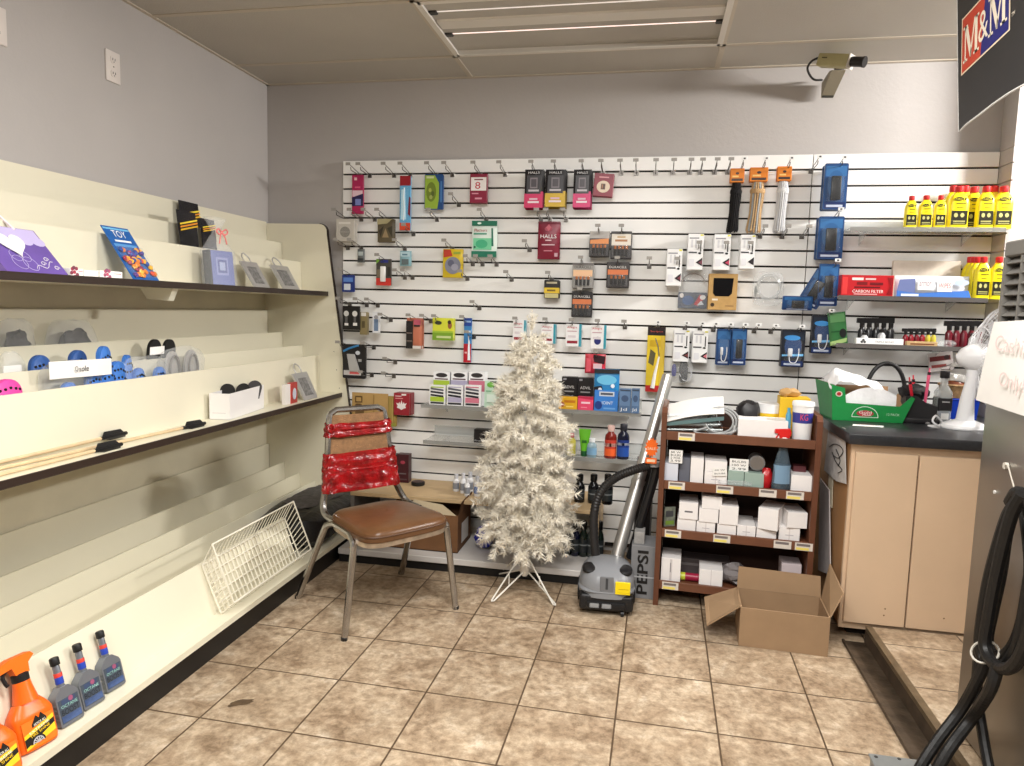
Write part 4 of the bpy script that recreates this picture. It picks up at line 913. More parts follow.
phone((811, 315, 832.5, 353.5), 'black and blue pack with cord loop beside the green pack', 'black and blue pack beside the green one', 9, 823, ring=True, dark=True, n=1)
pack('green_pouch', 'green crumpled pouch at left end of lowest clear shelf', 'pouch', (831, 312, 849, 345), (52, 112, 62), [('r', .1, .7, .9, .95, (96, 150, 96)), ('r', .1, .4, .8, .44, (30, 80, 44)), ('e', .75, .35, .2, .14, (24, 26, 26)), ('p', [(0, 0), (.9, .08), (.95, .2), (0, .12)], (150, 176, 110))], Y=-.12, style='bag', d=.02, rot=(0, R(-8), 0))
# --- lower left
hp(9, 350, 'black two-bulb pack'); pack('bulb_pack', 'black pack with two white bulbs at left edge of slatwall', 'bulb pack', (343, 306, 360, 329.8), (26, 24, 25), [('e', .22, .68, .15, .12, (200, 198, 194)), ('e', .72, .68, .15, .12, (214, 212, 208)), ('r', .12, .18, .34, .28, (226, 224, 222)), ('r', .62, .18, .86, .3, (226, 224, 222)), ('r', .15, .3, .3, .55, (90, 88, 88)), ('r', .66, .3, .8, .55, (90, 88, 88))], Y=-.10)
hp(9, 367, 'brown bottle pack'); pack('brown_refill_pack', 'narrow brown pack between black bulb pack and white blue pack', 'pack', (360.3, 312, 367.6, 334.7), (136, 122, 84), [('r', .15, .82, .85, .98, (226, 222, 214)), ('r', .3, .3, .7, .6, (90, 78, 50))], Y=-.08, style='flat', n=1, group='narrow brown packs', back='second narrow brown pack behind')
hp(9, 378, 'narrow white and blue pack'); pack('blue_refill_pack', 'narrow white and blue pack right of the brown one, left edge', 'pack', (373, 312, 380, 333), (220, 222, 226), [('r', .2, .1, .8, .66, (108, 130, 160)), ('e', .5, .75, .3, .1, (150, 150, 155))], Y=-.08, style='flat')
hp(10, 418, 'black and copper comb pack'); pack('comb_pack', 'tall black and copper pack in the middle left of slatwall', 'pack', (406.8, 318, 422, 348.6), (186, 110, 84), [('r', 0, 0, .46, .9, (26, 22, 24)), ('r', .5, .78, .95, .95, (196, 90, 110)), ('r', .5, .72, .9, .78, (50, 34, 36)), ('r', .02, .5, .4, .52, (150, 130, 120)), ('r', .02, .24, .4, .26, (150, 130, 120)), ('r', .45, 0, 1, .1, (214, 206, 200))], Y=-.08, d=.022, style='bag', n=1, step=.026, group='black and copper packs', back='second black and copper pack behind the front one')
hp(10, 442.5, 'yellow and green picture pack'); pack('sponge_pack', 'yellow and green pack with tiny portrait picture', 'pack', (433, 318, 453.6, 340.3), (214, 218, 60), [('r', 0, 0, 1, .36, (120, 160, 40)), ('r', 0, .34, 1, .42, (156, 190, 60)), ('e', .28, .78, .17, .09, (54, 58, 40)), ('e', .84, .68, .1, .16, (150, 96, 60)), ('e', .82, .82, .09, .09, (60, 40, 30)), ('r', .2, .1, .9, .2, (200, 214, 150))], Y=-.08, d=.02, n=1, step=.024, group='yellow and green packs', back='second yellow and green pack behind the front one')
hp(10, 469.5, 'blue and red toothbrush pack'); pack('toothbrush_pack', 'slim blue over red toothbrush pack left of the tree top', 'toothbrush', (464, 318, 471.6, 362.3), (60, 130, 190), [('r', 0, .82, 1, 1, (30, 66, 150)), ('r', 0, 0, 1, .42, (178, 26, 44)), ('r', .1, .66, .9, .72, (200, 214, 232)), ('r', .1, .9, .9, .94, (150, 180, 220)), ('p', [(.55, .05), (.9, .05), (.8, .5), (.6, .5)], (232, 236, 240)), ('r', .15, .2, .5, .24, (230, 180, 180))], Y=-.06, parts=(('toothbrush', 'tube', [(.7, .06), (.65, .3), (.7, .5), (.6, .62)], .0022, (240, 240, 244)),))
hp(12, 350, 'black pack with grey tool'); pack('tool_pack', 'black pack with grey angled tool and blue handle, left edge', 'tool pack', (343.2, 344.5, 366.2, 378.5), (22, 20, 22), [('r', .04, .1, .8, .24, (196, 192, 190)), ('r', .3, .13, .72, .2, (206, 90, 90)), ('e', .65, .76, .1, .06, (196, 200, 206)), ('r', .68, .5, .82, .58, (150, 150, 150))], Y=-.09, d=.012, style='flat', parts=(('blue_handle', 'tube', [(.05, .80), (.35, .9), (.7, .98)], .006, (60, 130, 186)), ('grey_tool', 'fn', lambda b, w, h, f: b.prism([(u*w, v*h) for u, v in ((-.3, .72), (.02, .72), (.26, .22), (-.18, .22))], f-.008, f-.0005, C((172, 170, 168), .35)))))
hp(14, 372, 'brown padded envelopes'); hp(14, 394, 'red first aid pouches')
pack('padded_envelope', 'large brown padded envelope hanging behind the chair top', 'envelope', (352, 393, 388, 426), (176, 142, 86), [('r', .1, .7, .3, .9, (96, 72, 40)), ('r', .13, .74, .27, .86, (176, 142, 86)), ('r', .1, .3, .35, .5, (104, 80, 46)), ('r', .6, .1, .63, .95, (150, 118, 66)), ('e', .2, .62, .1, .05, (90, 66, 38))], Y=-.11, d=.012, style='bag', n=0, rough=.7)
pack('padded_envelope', 'folded olive brown envelope edge right of the large brown envelope', 'envelope', (384, 396, 397, 426), (164, 138, 70), [('r', .3, .05, .36, .95, (130, 106, 50)), ('r', .7, .05, .76, .95, (190, 164, 96)), ('r', 0, 0, 1, .12, (150, 146, 64))], Y=-.09, d=.03, style='bag', rough=.7)
pack('first_aid_pouch', 'small red pouch with white maple leaf above the chair', 'pouch', (394.3, 393, 409.8, 415), (150, 30, 44), [('p', [(.36, .3), (.5, .24), (.64, .3), (.8, .34), (.74, .42), (.84, .56), (.7, .52), (.64, .6), (.58, .5), (.5, .68), (.42, .5), (.36, .6), (.3, .52), (.16, .56), (.26, .42), (.2, .34)], (236, 230, 228)), ('r', .1, .84, .5, .88, (220, 180, 180)), ('r', .5, .9, .8, .97, (236, 230, 228)), ('r', .1, .74, .6, .78, (220, 150, 150))], Y=-.11, d=.018, style='box', n=3, step=.022, group='red first aid pouches', back='identical red pouch hanging behind the one with maple leaf')
# --- behind the tree
for i, (r_, w_) in enumerate((((513, 320, 526, 343), 'half hidden by the tree top at left'), ((541, 324, 555.8, 343.5), 'just right of the tree top'), ((565.7, 324, 581.5, 346.5), 'in middle of row right of tree'), ((590.7, 325, 606.3, 348.8), 'at right with dark blue dot'))):
    hp(10, (r_[0]+r_[2])/2+1, 'white and teal medicine pack '+w_)
    pack('medicine_pack', 'white and teal medicine pack '+w_, 'medicine', r_, (236, 234, 234), [('r', .84, .0, 1, 1, (50, 150, 170)), ('t', 'Allegra', .4, .84, .64, .12, (196, 40, 60)), ('r', .1, .66, .7, .7, (190, 150, 160)), ('r', .1, .14, .76, .26, (150, 40, 56)) if i < 3 else ('e', .45, .34, .22, .17, (40, 44, 110)), ('r', .15, .4, .65, .5, (214, 206, 210))], Y=-.09, d=.012, n=1, step=.022, group='white and teal medicine packs', back='second pack behind the medicine pack '+w_)
hp(12, 598, 'red strap pack'); pack('red_strap_pack', 'red and black pack with white label above the blue box', 'pack', (585, 354, 605.5, 373.5), (196, 48, 66), [('p', [(.4, .98), (1, .9), (.95, .5), (.45, .6)], (48, 22, 30)), ('r', .42, .26, .84, .52, (226, 190, 196)), ('r', .08, .1, .3, .8, (214, 84, 100))], Y=-.09, d=.03, style='bag')
hp(10, 657.5, 'long yellow lighter pack', white=True)
pack('lighter_pack', 'long yellow pack with white utility lighter', 'lighter', (646.5, 327, 664.2, 391.8), (226, 196, 48), [('r', 0, .87, 1, 1, (34, 22, 24)), ('t', 'Scripto', .5, .93, .7, .03, (220, 90, 80)), ('r', 0, 0, 1, .1, (190, 40, 40)), ('p', [(.1, .45), (.4, .4), (.5, .6), (.2, .66)], (96, 90, 60)), ('r', .15, .7, .8, .8, (206, 170, 30)), ('r', .75, .1, .98, .86, (208, 178, 60))], Y=-.06, d=.008, n=1, step=.02, group='long yellow lighter packs', back='second long yellow lighter pack behind the front one', parts=(('lighter_body', 'fn', lambda b, w, h, f: b.tube([((-.1)*w, f-.009, .06*h), ((.02)*w, f-.009, .3*h), ((.2)*w, f-.009, .55*h)], [.011, .008, .004], C((240, 238, 230), .3), 8)), ('lighter_nozzle', 'fn', lambda b, w, h, f: b.tube([(.2*w, f-.009, .55*h), (.12*w, f-.009, .7*h), (-.05*w, f-.008, .83*h)], .003, CHROME, 6))))

# ================================================================ CLEAR SHELVES AND WHAT STANDS ON THEM
ACR = mat('acrylic', (225, 228, 226), .08, alpha=.34, spec=.8)
ACE = mat('acrylic_edge', (150, 150, 146), .15, alpha=.75)
def acrylic(x0, x1, y, Y, label, edge=ACE):
    p, q = atY(x0, y, Y), atY(x1, y, Y); z = atY((x0+x1)/2, y, Y).z
    t = thing('acrylic_shelf', label, 'shelf', ((p.x+q.x)/2, 0, z), (0, 0, 0)); w = (q.x-p.x)/2
    B().box(-w, w, Y, -.001, -.004, 0, ACR).build('shelf_plate', t)
    b = B(); b.box(-w, w, Y-.002, Y, -.016, .004, edge); b.build('front_lip', t)
    b = B(); b.box(-w, w, -.004, -.001, 0, .05, ACR); b.build('back_lip', t)
    for s in (-.7, .7): b = B(); b.prism([(-.001, -.06), (-.001, -.004), (Y*.7, -.004)], s*w-.002, s*w+.002, ACR, 'yz'); b.build('gusset', t)
    return z
DKE = mat('smoked_edge', (92, 88, 86), .25)
zG = acrylic(421, 530, 407.5, -.2, 'clear acrylic shelf holding gum packs left of the tree')
zM = acrylic(556, 641, 411.5, -.2, 'clear acrylic shelf of medicine right of the tree')
zE = acrylic(423, 530, 444, -.2, 'empty clear acrylic shelf with black box, left of the tree')
zL = acrylic(556, 641, 459, -.2, 'clear acrylic shelf of two medicine bottles right of the tree')
zY = acrylic(850, 1006, 228, -.2, 'topmost clear shelf at right, lined with yellow bottles')
zF = acrylic(838, 988, 297.5, -.2, 'smoked shelf at right holding red carton and yellow bottles', DKE)
zK = acrylic(836, 972, 346, -.2, 'lowest smoked shelf at right with small black bottles', DKE)
def stand(name, label, cat, rect, z, base, ops, Y, **kw):
    """a pack standing on a shelf: the photo rectangle, its foot set on the shelf at depth Y"""
    x0, y0, x1, y1 = rect; xm = (x0+x1)/2
    zt = atY(xm, y0, Y).z
    for _ in range(4): y1 += (atY(xm, y1, Y).z-z-.0008)*190
    return pack(name, label, cat, (x0, y0, x1, y1), base, ops, Y=Y, **kw)
def gum(rect, c1, lab, Y, z):
    stand('gum_pack', lab, 'gum', rect, z, (236, 236, 236), [('r', .08, .06, .92, .16, (50, 50, 56)), ('r', .06, .18, .94, .42, c1), ('p', [(.08, .46), (.9, .4), (.9, .5), (.08, .56)], (34, 34, 40)), ('p', [(.08, .62), (.9, .56), (.9, .66), (.08, .72)], (44, 44, 52)), ('p', [(.08, .78), (.9, .72), (.9, .8), (.08, .88)], (90, 90, 100)), ('r', .1, .88, .9, .93, c1)], Y, d=.025, style='box', n=0)
for x0, c, nm in ((430, (170, 196, 60), 'yellow green'), (447.5, (176, 170, 196), 'lilac grey'), (465, (206, 120, 140), 'pink')):
    gum((x0, 385, x0+15.8, 409), c, nm+' gum pack standing at the front of the clear shelf', -.18, zG)
    stand('gum_display', nm+' and white gum box with arched dark top, behind the matching pack', 'gum', (x0+5, 371.5, x0+21, 400), zG, (236, 236, 238), [('e', .5, .9, .36, .07, (50, 46, 48)), ('r', .0, .42, 1, .74, c), ('r', .1, .76, .9, .8, (90, 60, 70))], -.10, d=.06, style='box')
stand('mint_pack', 'pale green pack with dark corner at the right end of gum shelf', 'pack', (484.5, 381, 503, 410), zG, (196, 226, 204), [('p', [(.3, 1), (1, 1), (1, .74), (.55, .7)], (70, 84, 70)), ('e', .35, .86, .2, .1, (110, 180, 70)), ('r', .1, .6, .6, .64, (110, 170, 130)), ('r', .15, .2, .7, .5, (224, 240, 228))], -.17, d=.02, style='bag')
stand('black_carton', 'small black carton on the empty clear shelf beside the tree', 'box', (475, 429, 494, 448), zE, (26, 24, 25), [('t', 'Ensura', .35, .16, .6, .1, (200, 200, 200)), ('e', .4, .6, .08, .06, (70, 66, 66)), ('e', .7, .5, .06, .05, (90, 86, 86))], -.14, d=.05, style='box')
# medicine shelf
for r_, lab in (((562, 376.5, 577.5, 399), 'black medicine box with white text, left of two'), ((577.8, 377.5, 593.5, 400), 'black medicine box with white text, right of two')):
    stand('medicine_box', lab, 'medicine', r_, zM, (26, 24, 26), [('t', 'ADVIL', .5, .68, .66, .09, (206, 206, 206)), ('r', .2, .52, .8, .56, (150, 150, 150)), ('t', 'NIGHT', .5, .38, .56, .07, (190, 190, 190)), ('r', .1, .9, .3, .96, (140, 140, 146))], -.11, d=.05, style='box')
stand('blue_pouch', 'tall blue and black detergent pouch on the medicine shelf', 'pouch', (594, 369, 619, 410), zM, (44, 130, 186), [('r', 0, .9, 1, 1, (40, 42, 46)), ('e', .5, .74, .4, .12, (110, 190, 224)), ('p', [(0, .3), (.4, .44), (.3, .6), (0, .56)], (26, 28, 34)), ('e', .75, .6, .08, .05, (236, 240, 244)), ('p', [(.3, .4), (.9, .5), (.95, .42), (.4, .34)], (220, 234, 240)), ('e', .25, .5, .08, .05, (226, 226, 230))], -.14, d=.03, style='bag')
stand('yellow_carton', 'low yellow carton on the medicine shelf touching the tree', 'box', (559, 396.5, 577.5, 410), zM, (226, 172, 36), [('r', .3, .55, .9, .75, (196, 120, 30)), ('e', .2, .4, .12, .2, (180, 90, 40)), ('r', .4, .2, .8, .3, (250, 220, 120))], -.185, d=.03, style='box')
stand('pink_carton', 'low pink carton between yellow and blue cartons on medicine shelf', 'box', (578, 396.5, 593.5, 411), zM, (222, 70, 106), [('p', [(0, .9), (1, .8), (1, 1), (0, 1)], (180, 40, 70)), ('r', .22, .5, .8, .64, (240, 200, 210)), ('r', .2, .2, .6, .26, (240, 150, 170))], -.185, d=.03, style='box')
stand('blue_carton', 'bright blue carton with white label in front of blue pouch', 'box', (594.5, 390.5, 618, 412), zM, (58, 126, 206), [('r', .2, .74, .84, .96, (200, 208, 220)), ('r', .26, .8, .78, .9, (70, 74, 90)), ('t', 'JOINT', .55, .4, .5, .2, (220, 232, 246)), ('e', .18, .3, .16, .2, (30, 60, 130)), ('r', .4, .12, .9, .2, (110, 170, 230))], -.185, d=.03, style='box')
for r_, lab in (((619, 388.5, 631, 412), 'slate blue carton marked in white, left one at the shelf end'), ((631.5, 388.5, 639.5, 412), 'narrow slate blue carton at right end of medicine shelf')):
    stand('slate_carton', lab, 'box', r_, zM, (84, 112, 148), [('r', .08, .3, .92, .9, (104, 134, 172)), ('e', .5, .6, .3, .14, (70, 92, 126)), ('t', 'Jd', .4, .13, .6, .16, (230, 234, 240)), ('r', .1, .92, .9, .97, (60, 70, 86))], -.18, d=.05, style='box')
# bottles below
def bottle(cx, y0, y1, Y, z, wpx, label, body, cap, ops=(), name='medicine_bottle', clear=False):
    p = atY(cx, y1, Y); H = atY(cx, y0, Y).z-atY(cx, y1, Y).z; r = (atY(cx+wpx/2, y1, Y).x-atY(cx-wpx/2, y1, Y).x)/2
    t = thing(name, label, 'bottle', (p.x, Y, z+.0006))
    m_ = mat('bottle_%02x%02x%02x' % body, body, .12, alpha=.45 if clear else 1.)
    b = B(); b.lathe([(r*.9, 0), (r, .003), (r, H*.62), (r*.9, H*.7), (r*.5, H*.78), (r*.45, H*.84)], m_, n=18, sy=.7); b.build('body', t)
    b = B(); b.lathe([(r*.56, H*.81), (r*.6, H*.82), (r*.6, H*.98), (r*.52, H)], C(cap, .4), n=16, sy=.8); b.build('cap', t)
    if ops:
        b = B()
        for v0, v1, c in ops: b.lathe([(r*1.012, H*v0), (r*1.012, H*v1)], C(c), n=18, sy=.705)
        b.build('label', t)
    return t
bottle(610, 426, 459, -.16, zL, 12, 'red medicine bottle with orange label on the lower clear shelf', (120, 30, 22), (226, 190, 180), ((.08, .3, (232, 96, 44)), (.3, .56, (190, 60, 44)), (.36, .46, (240, 214, 200))))
bottle(622.5, 424.5, 459.5, -.16, zL, 12, 'dark blue medicine bottle right of the red one', (20, 24, 44), (40, 40, 48), ((.08, .34, (36, 78, 160)), (.34, .55, (24, 50, 120)), (.4, .47, (220, 226, 236))))
bottle(591.5, 437.5, 456.5, -.17, zL, 10, 'small clear blue bottle with white cap beside green tube', (150, 186, 200), (230, 234, 236), ((.15, .5, (120, 160, 190)),), 'sanitizer_bottle', True)
p = atY(584, 456, -.15); H = atY(584, 429, -.15).z-zL
t = thing('lotion_tube', 'bright green lotion tube standing on its cap beside the tree', 'tube', (p.x, -.15, zL+.0006)); 
b = B(); b.sheet(lambda u, v: Vector(((.017+.014*v)*math.cos(2*math.pi*u), (.016*(1-v)+.001)*math.sin(2*math.pi*u), H*(.2+.8*v))), 20, 6, C((104, 186, 44), .3)); draw(b, [('r', .3, .5, .7, .6, (50, 110, 40))], .06, H, -.014); b.build('tube_body', t)
b = B(); b.lathe([(.016, 0), (.017, .002), (.017, H*.2), (.0165, H*.21)], C((30, 90, 50), .4), n=18); b.build('cap', t)
bottle(571, 433, 455, -.15, zL, 9, 'yellow tube with pink cap half hidden by the tree', (216, 206, 90), (196, 70, 90), (), 'small_bottle')
# --- yellow bottles on the right shelves
YEL = mat('yellow_plastic', (246, 226, 30), .3)
def coolant(cx, y0, y1, wpx, Y, z, label, grp, rz=0.):
    p = atY(cx, y1, Y); H = atY(cx, y0, Y).z-z; w = (atY(cx+wpx/2, y1, Y).x-atY(cx-wpx/2, y1, Y).x)/2
    t = thing('yellow_bottle', label, 'bottle', (p.x, Y, z+.0006), (0, 0, rz), grp); d = w*.62; hb = H*.86
    b = B(); pr = [(1, 0), (1, .68), (.93, .8), (.72, .9), (.5, .97), (.42, 1)]
    def f(u, v):
        k = v*(len(pr)-1); i = min(len(pr)-2, int(k)); q = k-i; s = pr[i][0]*(1-q)+pr[i+1][0]*q; zz = pr[i][1]*(1-q)+pr[i+1][1]*q
        a = 2*math.pi*u; c_, s_ = math.cos(a), math.sin(a); e = .5
        return Vector((w*s*math.copysign(abs(c_)**e, c_), d*s*math.copysign(abs(s_)**e, s_), hb*zz))
    b.sheet(f, 24, 15, YEL); b.quad([f(k/24, 0) for k in range(24)], YEL)
    b.build('body', t)
    b = B(); b.lathe([(w*.44, hb), (w*.46, hb*1.01), (w*.46, H*.985), (w*.38, H)], C((206, 40, 40), .4), n=14); b.build('cap', t)
    b = B(); draw(b, [('r', .1, .1, .9, .48, (40, 38, 26)), ('e', .32, .36, .1, .06, (190, 186, 120)), ('e', .64, .36, .1, .06, (190, 186, 120)), ('r', .2, .18, .8, .21, (180, 176, 110)), ('r', .2, .13, .8, .15, (180, 176, 110)), ('e', .42, .8, .24, .05, (36, 36, 30)), ('t', 'Prestone', .42, .8, .36, .04, (240, 226, 60)), ('r', .3, .66, .8, .69, (130, 120, 30)), ('r', .34, .56, .7, .58, (150, 140, 40)), ('e', .74, .8, .05, .05, (60, 56, 30))], 2*w, hb, -d*1.004); b.build('label', t)
    return t
for cx, w, y0, nm in ((909.5, 12.5, 196, 'first'), (924, 13.5, 195.5, 'second'), (938.5, 12, 195.5, 'third')):
    coolant(cx, y0, 227, w, -.17, zY, nm+' of three smaller yellow bottles at left of top right shelf', 'smaller yellow bottles on the top right shelf')
for cx, w, Y, nm in ((956, 20, -.16, 'big yellow bottle right beside the three smaller ones, front row'), (983, 17.5, -.165, 'big yellow bottle second from the wall end, front row'), (1000.5, 19, -.165, 'big yellow bottle at the wall end, front row of top right shelf')):
    coolant(cx, 186.5, 228, w, Y, zY, nm, 'big yellow bottles on the top right shelf')
for cx, Y, nm in ((971, -.11, 'big yellow bottle peeking between front bottles on top right shelf'),):
    coolant(cx, 187, 228, 18, Y, zY, nm, 'big yellow bottles on the top right shelf')
for cx, Y in ((950, -.06), (962, -.055), (991, -.07)):
    coolant(cx, 186, 228, 17, Y, zY, 'big yellow bottle in the back row of top right shelf', 'big yellow bottles on the top right shelf')
for k, (cx, Y) in enumerate(((980, -.17), (995.5, -.17))):
    coolant(cx, 257, 299, 15.5, Y, zF, ('front yellow bottle with full label on the smoked shelf', 'yellow bottle at the right end of smoked shelf')[k], 'yellow bottles on the smoked shelf')
for k in range(3): coolant(974.5-3.6*k, 257, 296, 15, -.125+.045*k*.8, zF, 'yellow bottle in the slanting row behind the front one, smoked shelf', 'yellow bottles on the smoked shelf', .12)
# --- red carton and wipes on the smoked shelf
stand('red_carton', 'long red carton with white lettering on the smoked shelf', 'box', (839.5, 275.5, 891, 296), zF, (190, 32, 40), [('r', .02, .1, .12, .9, (216, 60, 60)), ('r', .2, .76, .42, .88, (236, 226, 224)), ('r', .46, .78, .66, .86, (220, 190, 190)), ('t', 'CARBON FILTER', .52, .24, .6, .14, (240, 232, 230)), ('r', .25, .4, .75, .46, (90, 20, 26)), ('r', .3, .54, .5, .68, (120, 24, 30)), ('r', .55, .54, .8, .66, (110, 22, 30)), ('p', [(.88, .1), (.94, .5), (.88, .9), (.98, .9), (.98, .1)], (140, 22, 30)), ('r', .25, .08, .7, .13, (230, 170, 170))], -.16, d=.06, style='box')
stand('wipes_pack', 'white and blue pack of wipes beside the red carton', 'pack', (894, 276, 968, 296.5), zF, (222, 226, 234), [('p', [(0, 0), (1, .02), (.96, .35), (.3, .2), (0, .3)], (70, 120, 200)), ('p', [(.0, .3), (.25, .2), (.24, .85), (.03, .8)], (110, 122, 170)), ('r', .28, .34, .5, .9, (240, 240, 242)), ('t', 'armor', .38, .62, .16, .2, (150, 120, 130)), ('r', .54, .28, .74, .86, (244, 240, 240)), ('t', 'WIPES', .64, .55, .16, .22, (190, 60, 70)), ('e', .86, .7, .1, .14, (190, 206, 232)), ('r', .06, .06, .3, .16, (236, 240, 246))], -.15, d=.07, style='bag')
b = B(); loc, w_, h_ = rectY((892, 267.5, 960, 279), -.04); b.box(-w_/2, w_/2, -.02, .0, -.12, h_, mat('tan_board', (206, 194, 180), .7, var=.05), .002, 1)
tag(b.build('beige_carton', None, (loc.x, -.025, zF+.1205)), 'low beige carton standing behind the white and blue wipes', 'box')
# --- small black bottles, white box, tiny bottles
def small_bottle(cx, y0, y1, wpx, Y, z, label, grp, body=(20, 20, 22), liquid=None, head=True):
    H = atY(cx, y0, Y).z-z; p = atY(cx, y1, Y); r = (atY(cx+wpx/2, y1, Y).x-atY(cx-wpx/2, y1, Y).x)/2
    t = thing('small_bottle', label, 'bottle', (p.x, Y, z+.0006), (0, 0, 0), grp)
    b = B(); b.lathe([(r*.9, 0), (r, .002), (r, H*.5), (r*.6, H*.62), (r*.5, H*.66)], C(liquid or body, .2), n=14); b.build('body', t)
    b = B(); b.lathe([(r*.6, H*.64), (r*.66, H*.66), (r*.66, H*.8), (r*.4, H*.82)], C((18, 17, 18), .4), n=12)
    if head: b.box(-r*1.5, r*.8, -r*.5, r*.5, H*.8, H, C((18, 17, 18), .4), .002, 1)
    b.build('sprayer_cap', t)
for k in range(5): small_bottle(861+7.2*k, 318, 340, 7.5, -.12, zK, 'small black sprayer bottle in a row behind the white carton', 'black sprayers behind the white carton', (40, 40, 42) if k not in (1, 3) else (40, 40, 42))
small_bottle(881, 326, 341, 8, -.155, zK, 'pale grey small bottle in front of black sprayers', None, (176, 176, 178), head=False)
small_bottle(864, 330, 342, 7.5, -.155, zK, 'short silver topped bottle at left before the black sprayers', None, (200, 200, 200), head=False)
stand('white_carton', 'low white carton with three dark diamonds on the lowest shelf', 'box', (855, 338.5, 902, 347), zK, (240, 240, 240), [('p', [(.12, .2), (.16, .4), (.12, .6), (.08, .4)], (30, 30, 32)), ('p', [(.18, .2), (.22, .4), (.18, .6), (.14, .4)], (30, 30, 32)), ('p', [(.15, .5), (.19, .7), (.15, .9), (.11, .7)], (30, 30, 32)), ('t', 'TRIPLE BOND', .6, .5, .4, .28, (150, 150, 152))], -.18, d=.035, style='box')
for k, c in enumerate(((120, 26, 36), (134, 30, 40), (110, 24, 34), (140, 34, 44), (190, 176, 60), (196, 180, 66))):
    small_bottle(905+5.6*k, 328.5, 342, 5.4, -.15, zK, 'tiny red filled bottle with black cap on lowest shelf' if k < 4 else 'tiny yellow filled bottle at the end of the red ones', 'tiny red bottles' if k < 4 else 'tiny yellow bottles', (30, 28, 30), c, True)
stand('tan_tray', 'flat tan tray in front of the tiny red bottles', 'tray', (906, 341.5, 936, 347), zK, (190, 160, 116), [('r', .1, .3, .9, .6, (120, 70, 40))], -.185, d=.03, style='box')
for k in range(5): small_bottle(948+7.5*k, 321, 343, 7.5, -.13, zK, 'black capped dark red sprayer bottle at right end of lowest shelf', 'dark red sprayers at the right end', (50, 20, 26), (96, 26, 36))
small_bottle(972, 330, 346, 8, -.175, zK, 'clear silver small bottle in front of dark red sprayers', None, (190, 192, 194), head=False)
loc, w_, h_ = rectY((937, 340, 957, 346.5), -.16)
tag(B().blob((0, 0, h_*.5), w_*.5, .02, h_*.55, BAGCLEAR, 12, 6, .004, 31).build('crumpled_wrap', None, (loc.x, loc.y, zK+.0006)), 'crumpled clear wrapper between tiny bottles and dark red sprayers', 'wrapper')
pack('card_pack', 'red and white card hanging on the wall above the fan motor', 'card', (930, 352, 955, 371), (206, 198, 196), [('r', .06, .55, .9, .8, (120, 50, 50)), ('r', .1, .2, .7, .36, (150, 70, 66)), ('e', .75, .7, .12, .12, (60, 40, 40))], Y=-.03, d=.006, style='card', rot=(0, R(-10), 0))
hook(939, 12, 'red and white card above fan motor')
# ordinal labels of the empty hooks
for k, l in EMPTY.items():
    l.sort(key=lambda a: a[0])
    for i, (x, h) in enumerate(l):
        h['label'] = 'empty peg hook in %s slat groove from top, %s empty from left' % (NTH[k], NTH[i])
# ================================================================ LOW SHELF UNIT UNDER THE SLATWALL
PLY = mat('tan_shelf_board', (196, 168, 128), .5, var=.08, scale=9); DECKW = mat('deck_enamel', (214, 210, 206), .4, var=.04, scale=8); KICK = mat('kick_black', (20, 18, 17), .6)
t = thing('low_shelf_unit', 'low floor shelf with tan top board and white deck under slatwall', 'shelf', (1.25, -.25, 0)); ox, oy = 1.25, -.25
def lb(): b = B(); b.X = Matrix.Translation((-ox, -oy, 0)); return b
ZW = .318; ZDK = .072
b = lb(); b.box(.66, 1.915, -.36, -.004, ZW-.02, ZW, PLY, .002, 1); b.build('top_board', t)
b = lb(); b.box(1.895, 1.915, -.355, -.004, ZDK, ZW-.021, PLY); b.build('side_panel', t)
b = lb(); b.box(.66, .68, -.355, -.004, ZDK, ZW-.021, mat('grey_upright', (120, 116, 112), .5)); b.build('upright', t)
b = lb(); b.box(.66, 1.93, -.505, -.004, ZDK-.03, ZDK, DECKW, .003, 1); b.build('deck', t)
b = lb(); b.box(.66, 1.93, -.49, -.47, 0, ZDK-.031, KICK); b.build('kick_plate', t)
# cardboard carton on the deck
KR = mat('brown_carton', (116, 80, 50), .8, var=.08, scale=25)
t = thing('cardboard_carton', 'brown cardboard carton with raised flap on the low deck behind chair', 'carton', (1.06, -.30, ZDK+.001))
x0, x1, y0, y1, h = -.20, .185, -.13, .12, .185; b = B()
for a in ((x0, x1, y0, y0+.004), (x0, x1, y1-.004, y1), (x0, x0+.004, y0+.004, y1-.004), (x1-.004, x1, y0+.004, y1-.004)): b.box(*a, 0, h, KR)
b.box(x0, x1, y0, y1, 0, .004, KR); b.build('carton_body', t)
b = B(); b.quad([(x1, y0+.01, h), (x1, y1-.01, h), (x1+.02, y1-.05, h+.075), (x1+.01, y0+.03, h+.06)], KR); b.quad([(x1-.003, y0+.01, h), (x1-.003, y1-.01, h), (x1+.017, y1-.05, h+.075), (x1+.007, y0+.03, h+.06)], KR); b.build('side_flap', t)
b = B(); b.box(x0+.1, x1-.02, y0+.002, y0+.006, h-.002, h+.002, KR); b.prism([(x0+.14, h), (x1-.01, h), (x1-.08, h+.05), (x0+.16, h+.065)], y0+.001, y0+.005, mat('pale_flap', (196, 180, 150), .8)); b.build('front_flap', t)
b = B(); b.quad([(x1+.0008, y0+.07, h*.15), (x1+.0008, y1-.05, h*.15), (x1+.0008, y1-.05, h*.7), (x1+.0008, y0+.07, h*.7)], PAPER); b.build('white_label', t)
# blue bag
p = atZ(481, 552, ZDK)
tag(B().blob((0, 0, .055), .05, .06, .055, mat('blue_bag', (30, 38, 150), .4, bump=.5, bscale=40), 14, 10, .016, 3.3).build('blue_bag', None, (p.x+.005, p.y+.06, ZDK+.004)), 'crumpled dark blue bag on the low deck, left of the tree', 'bag')
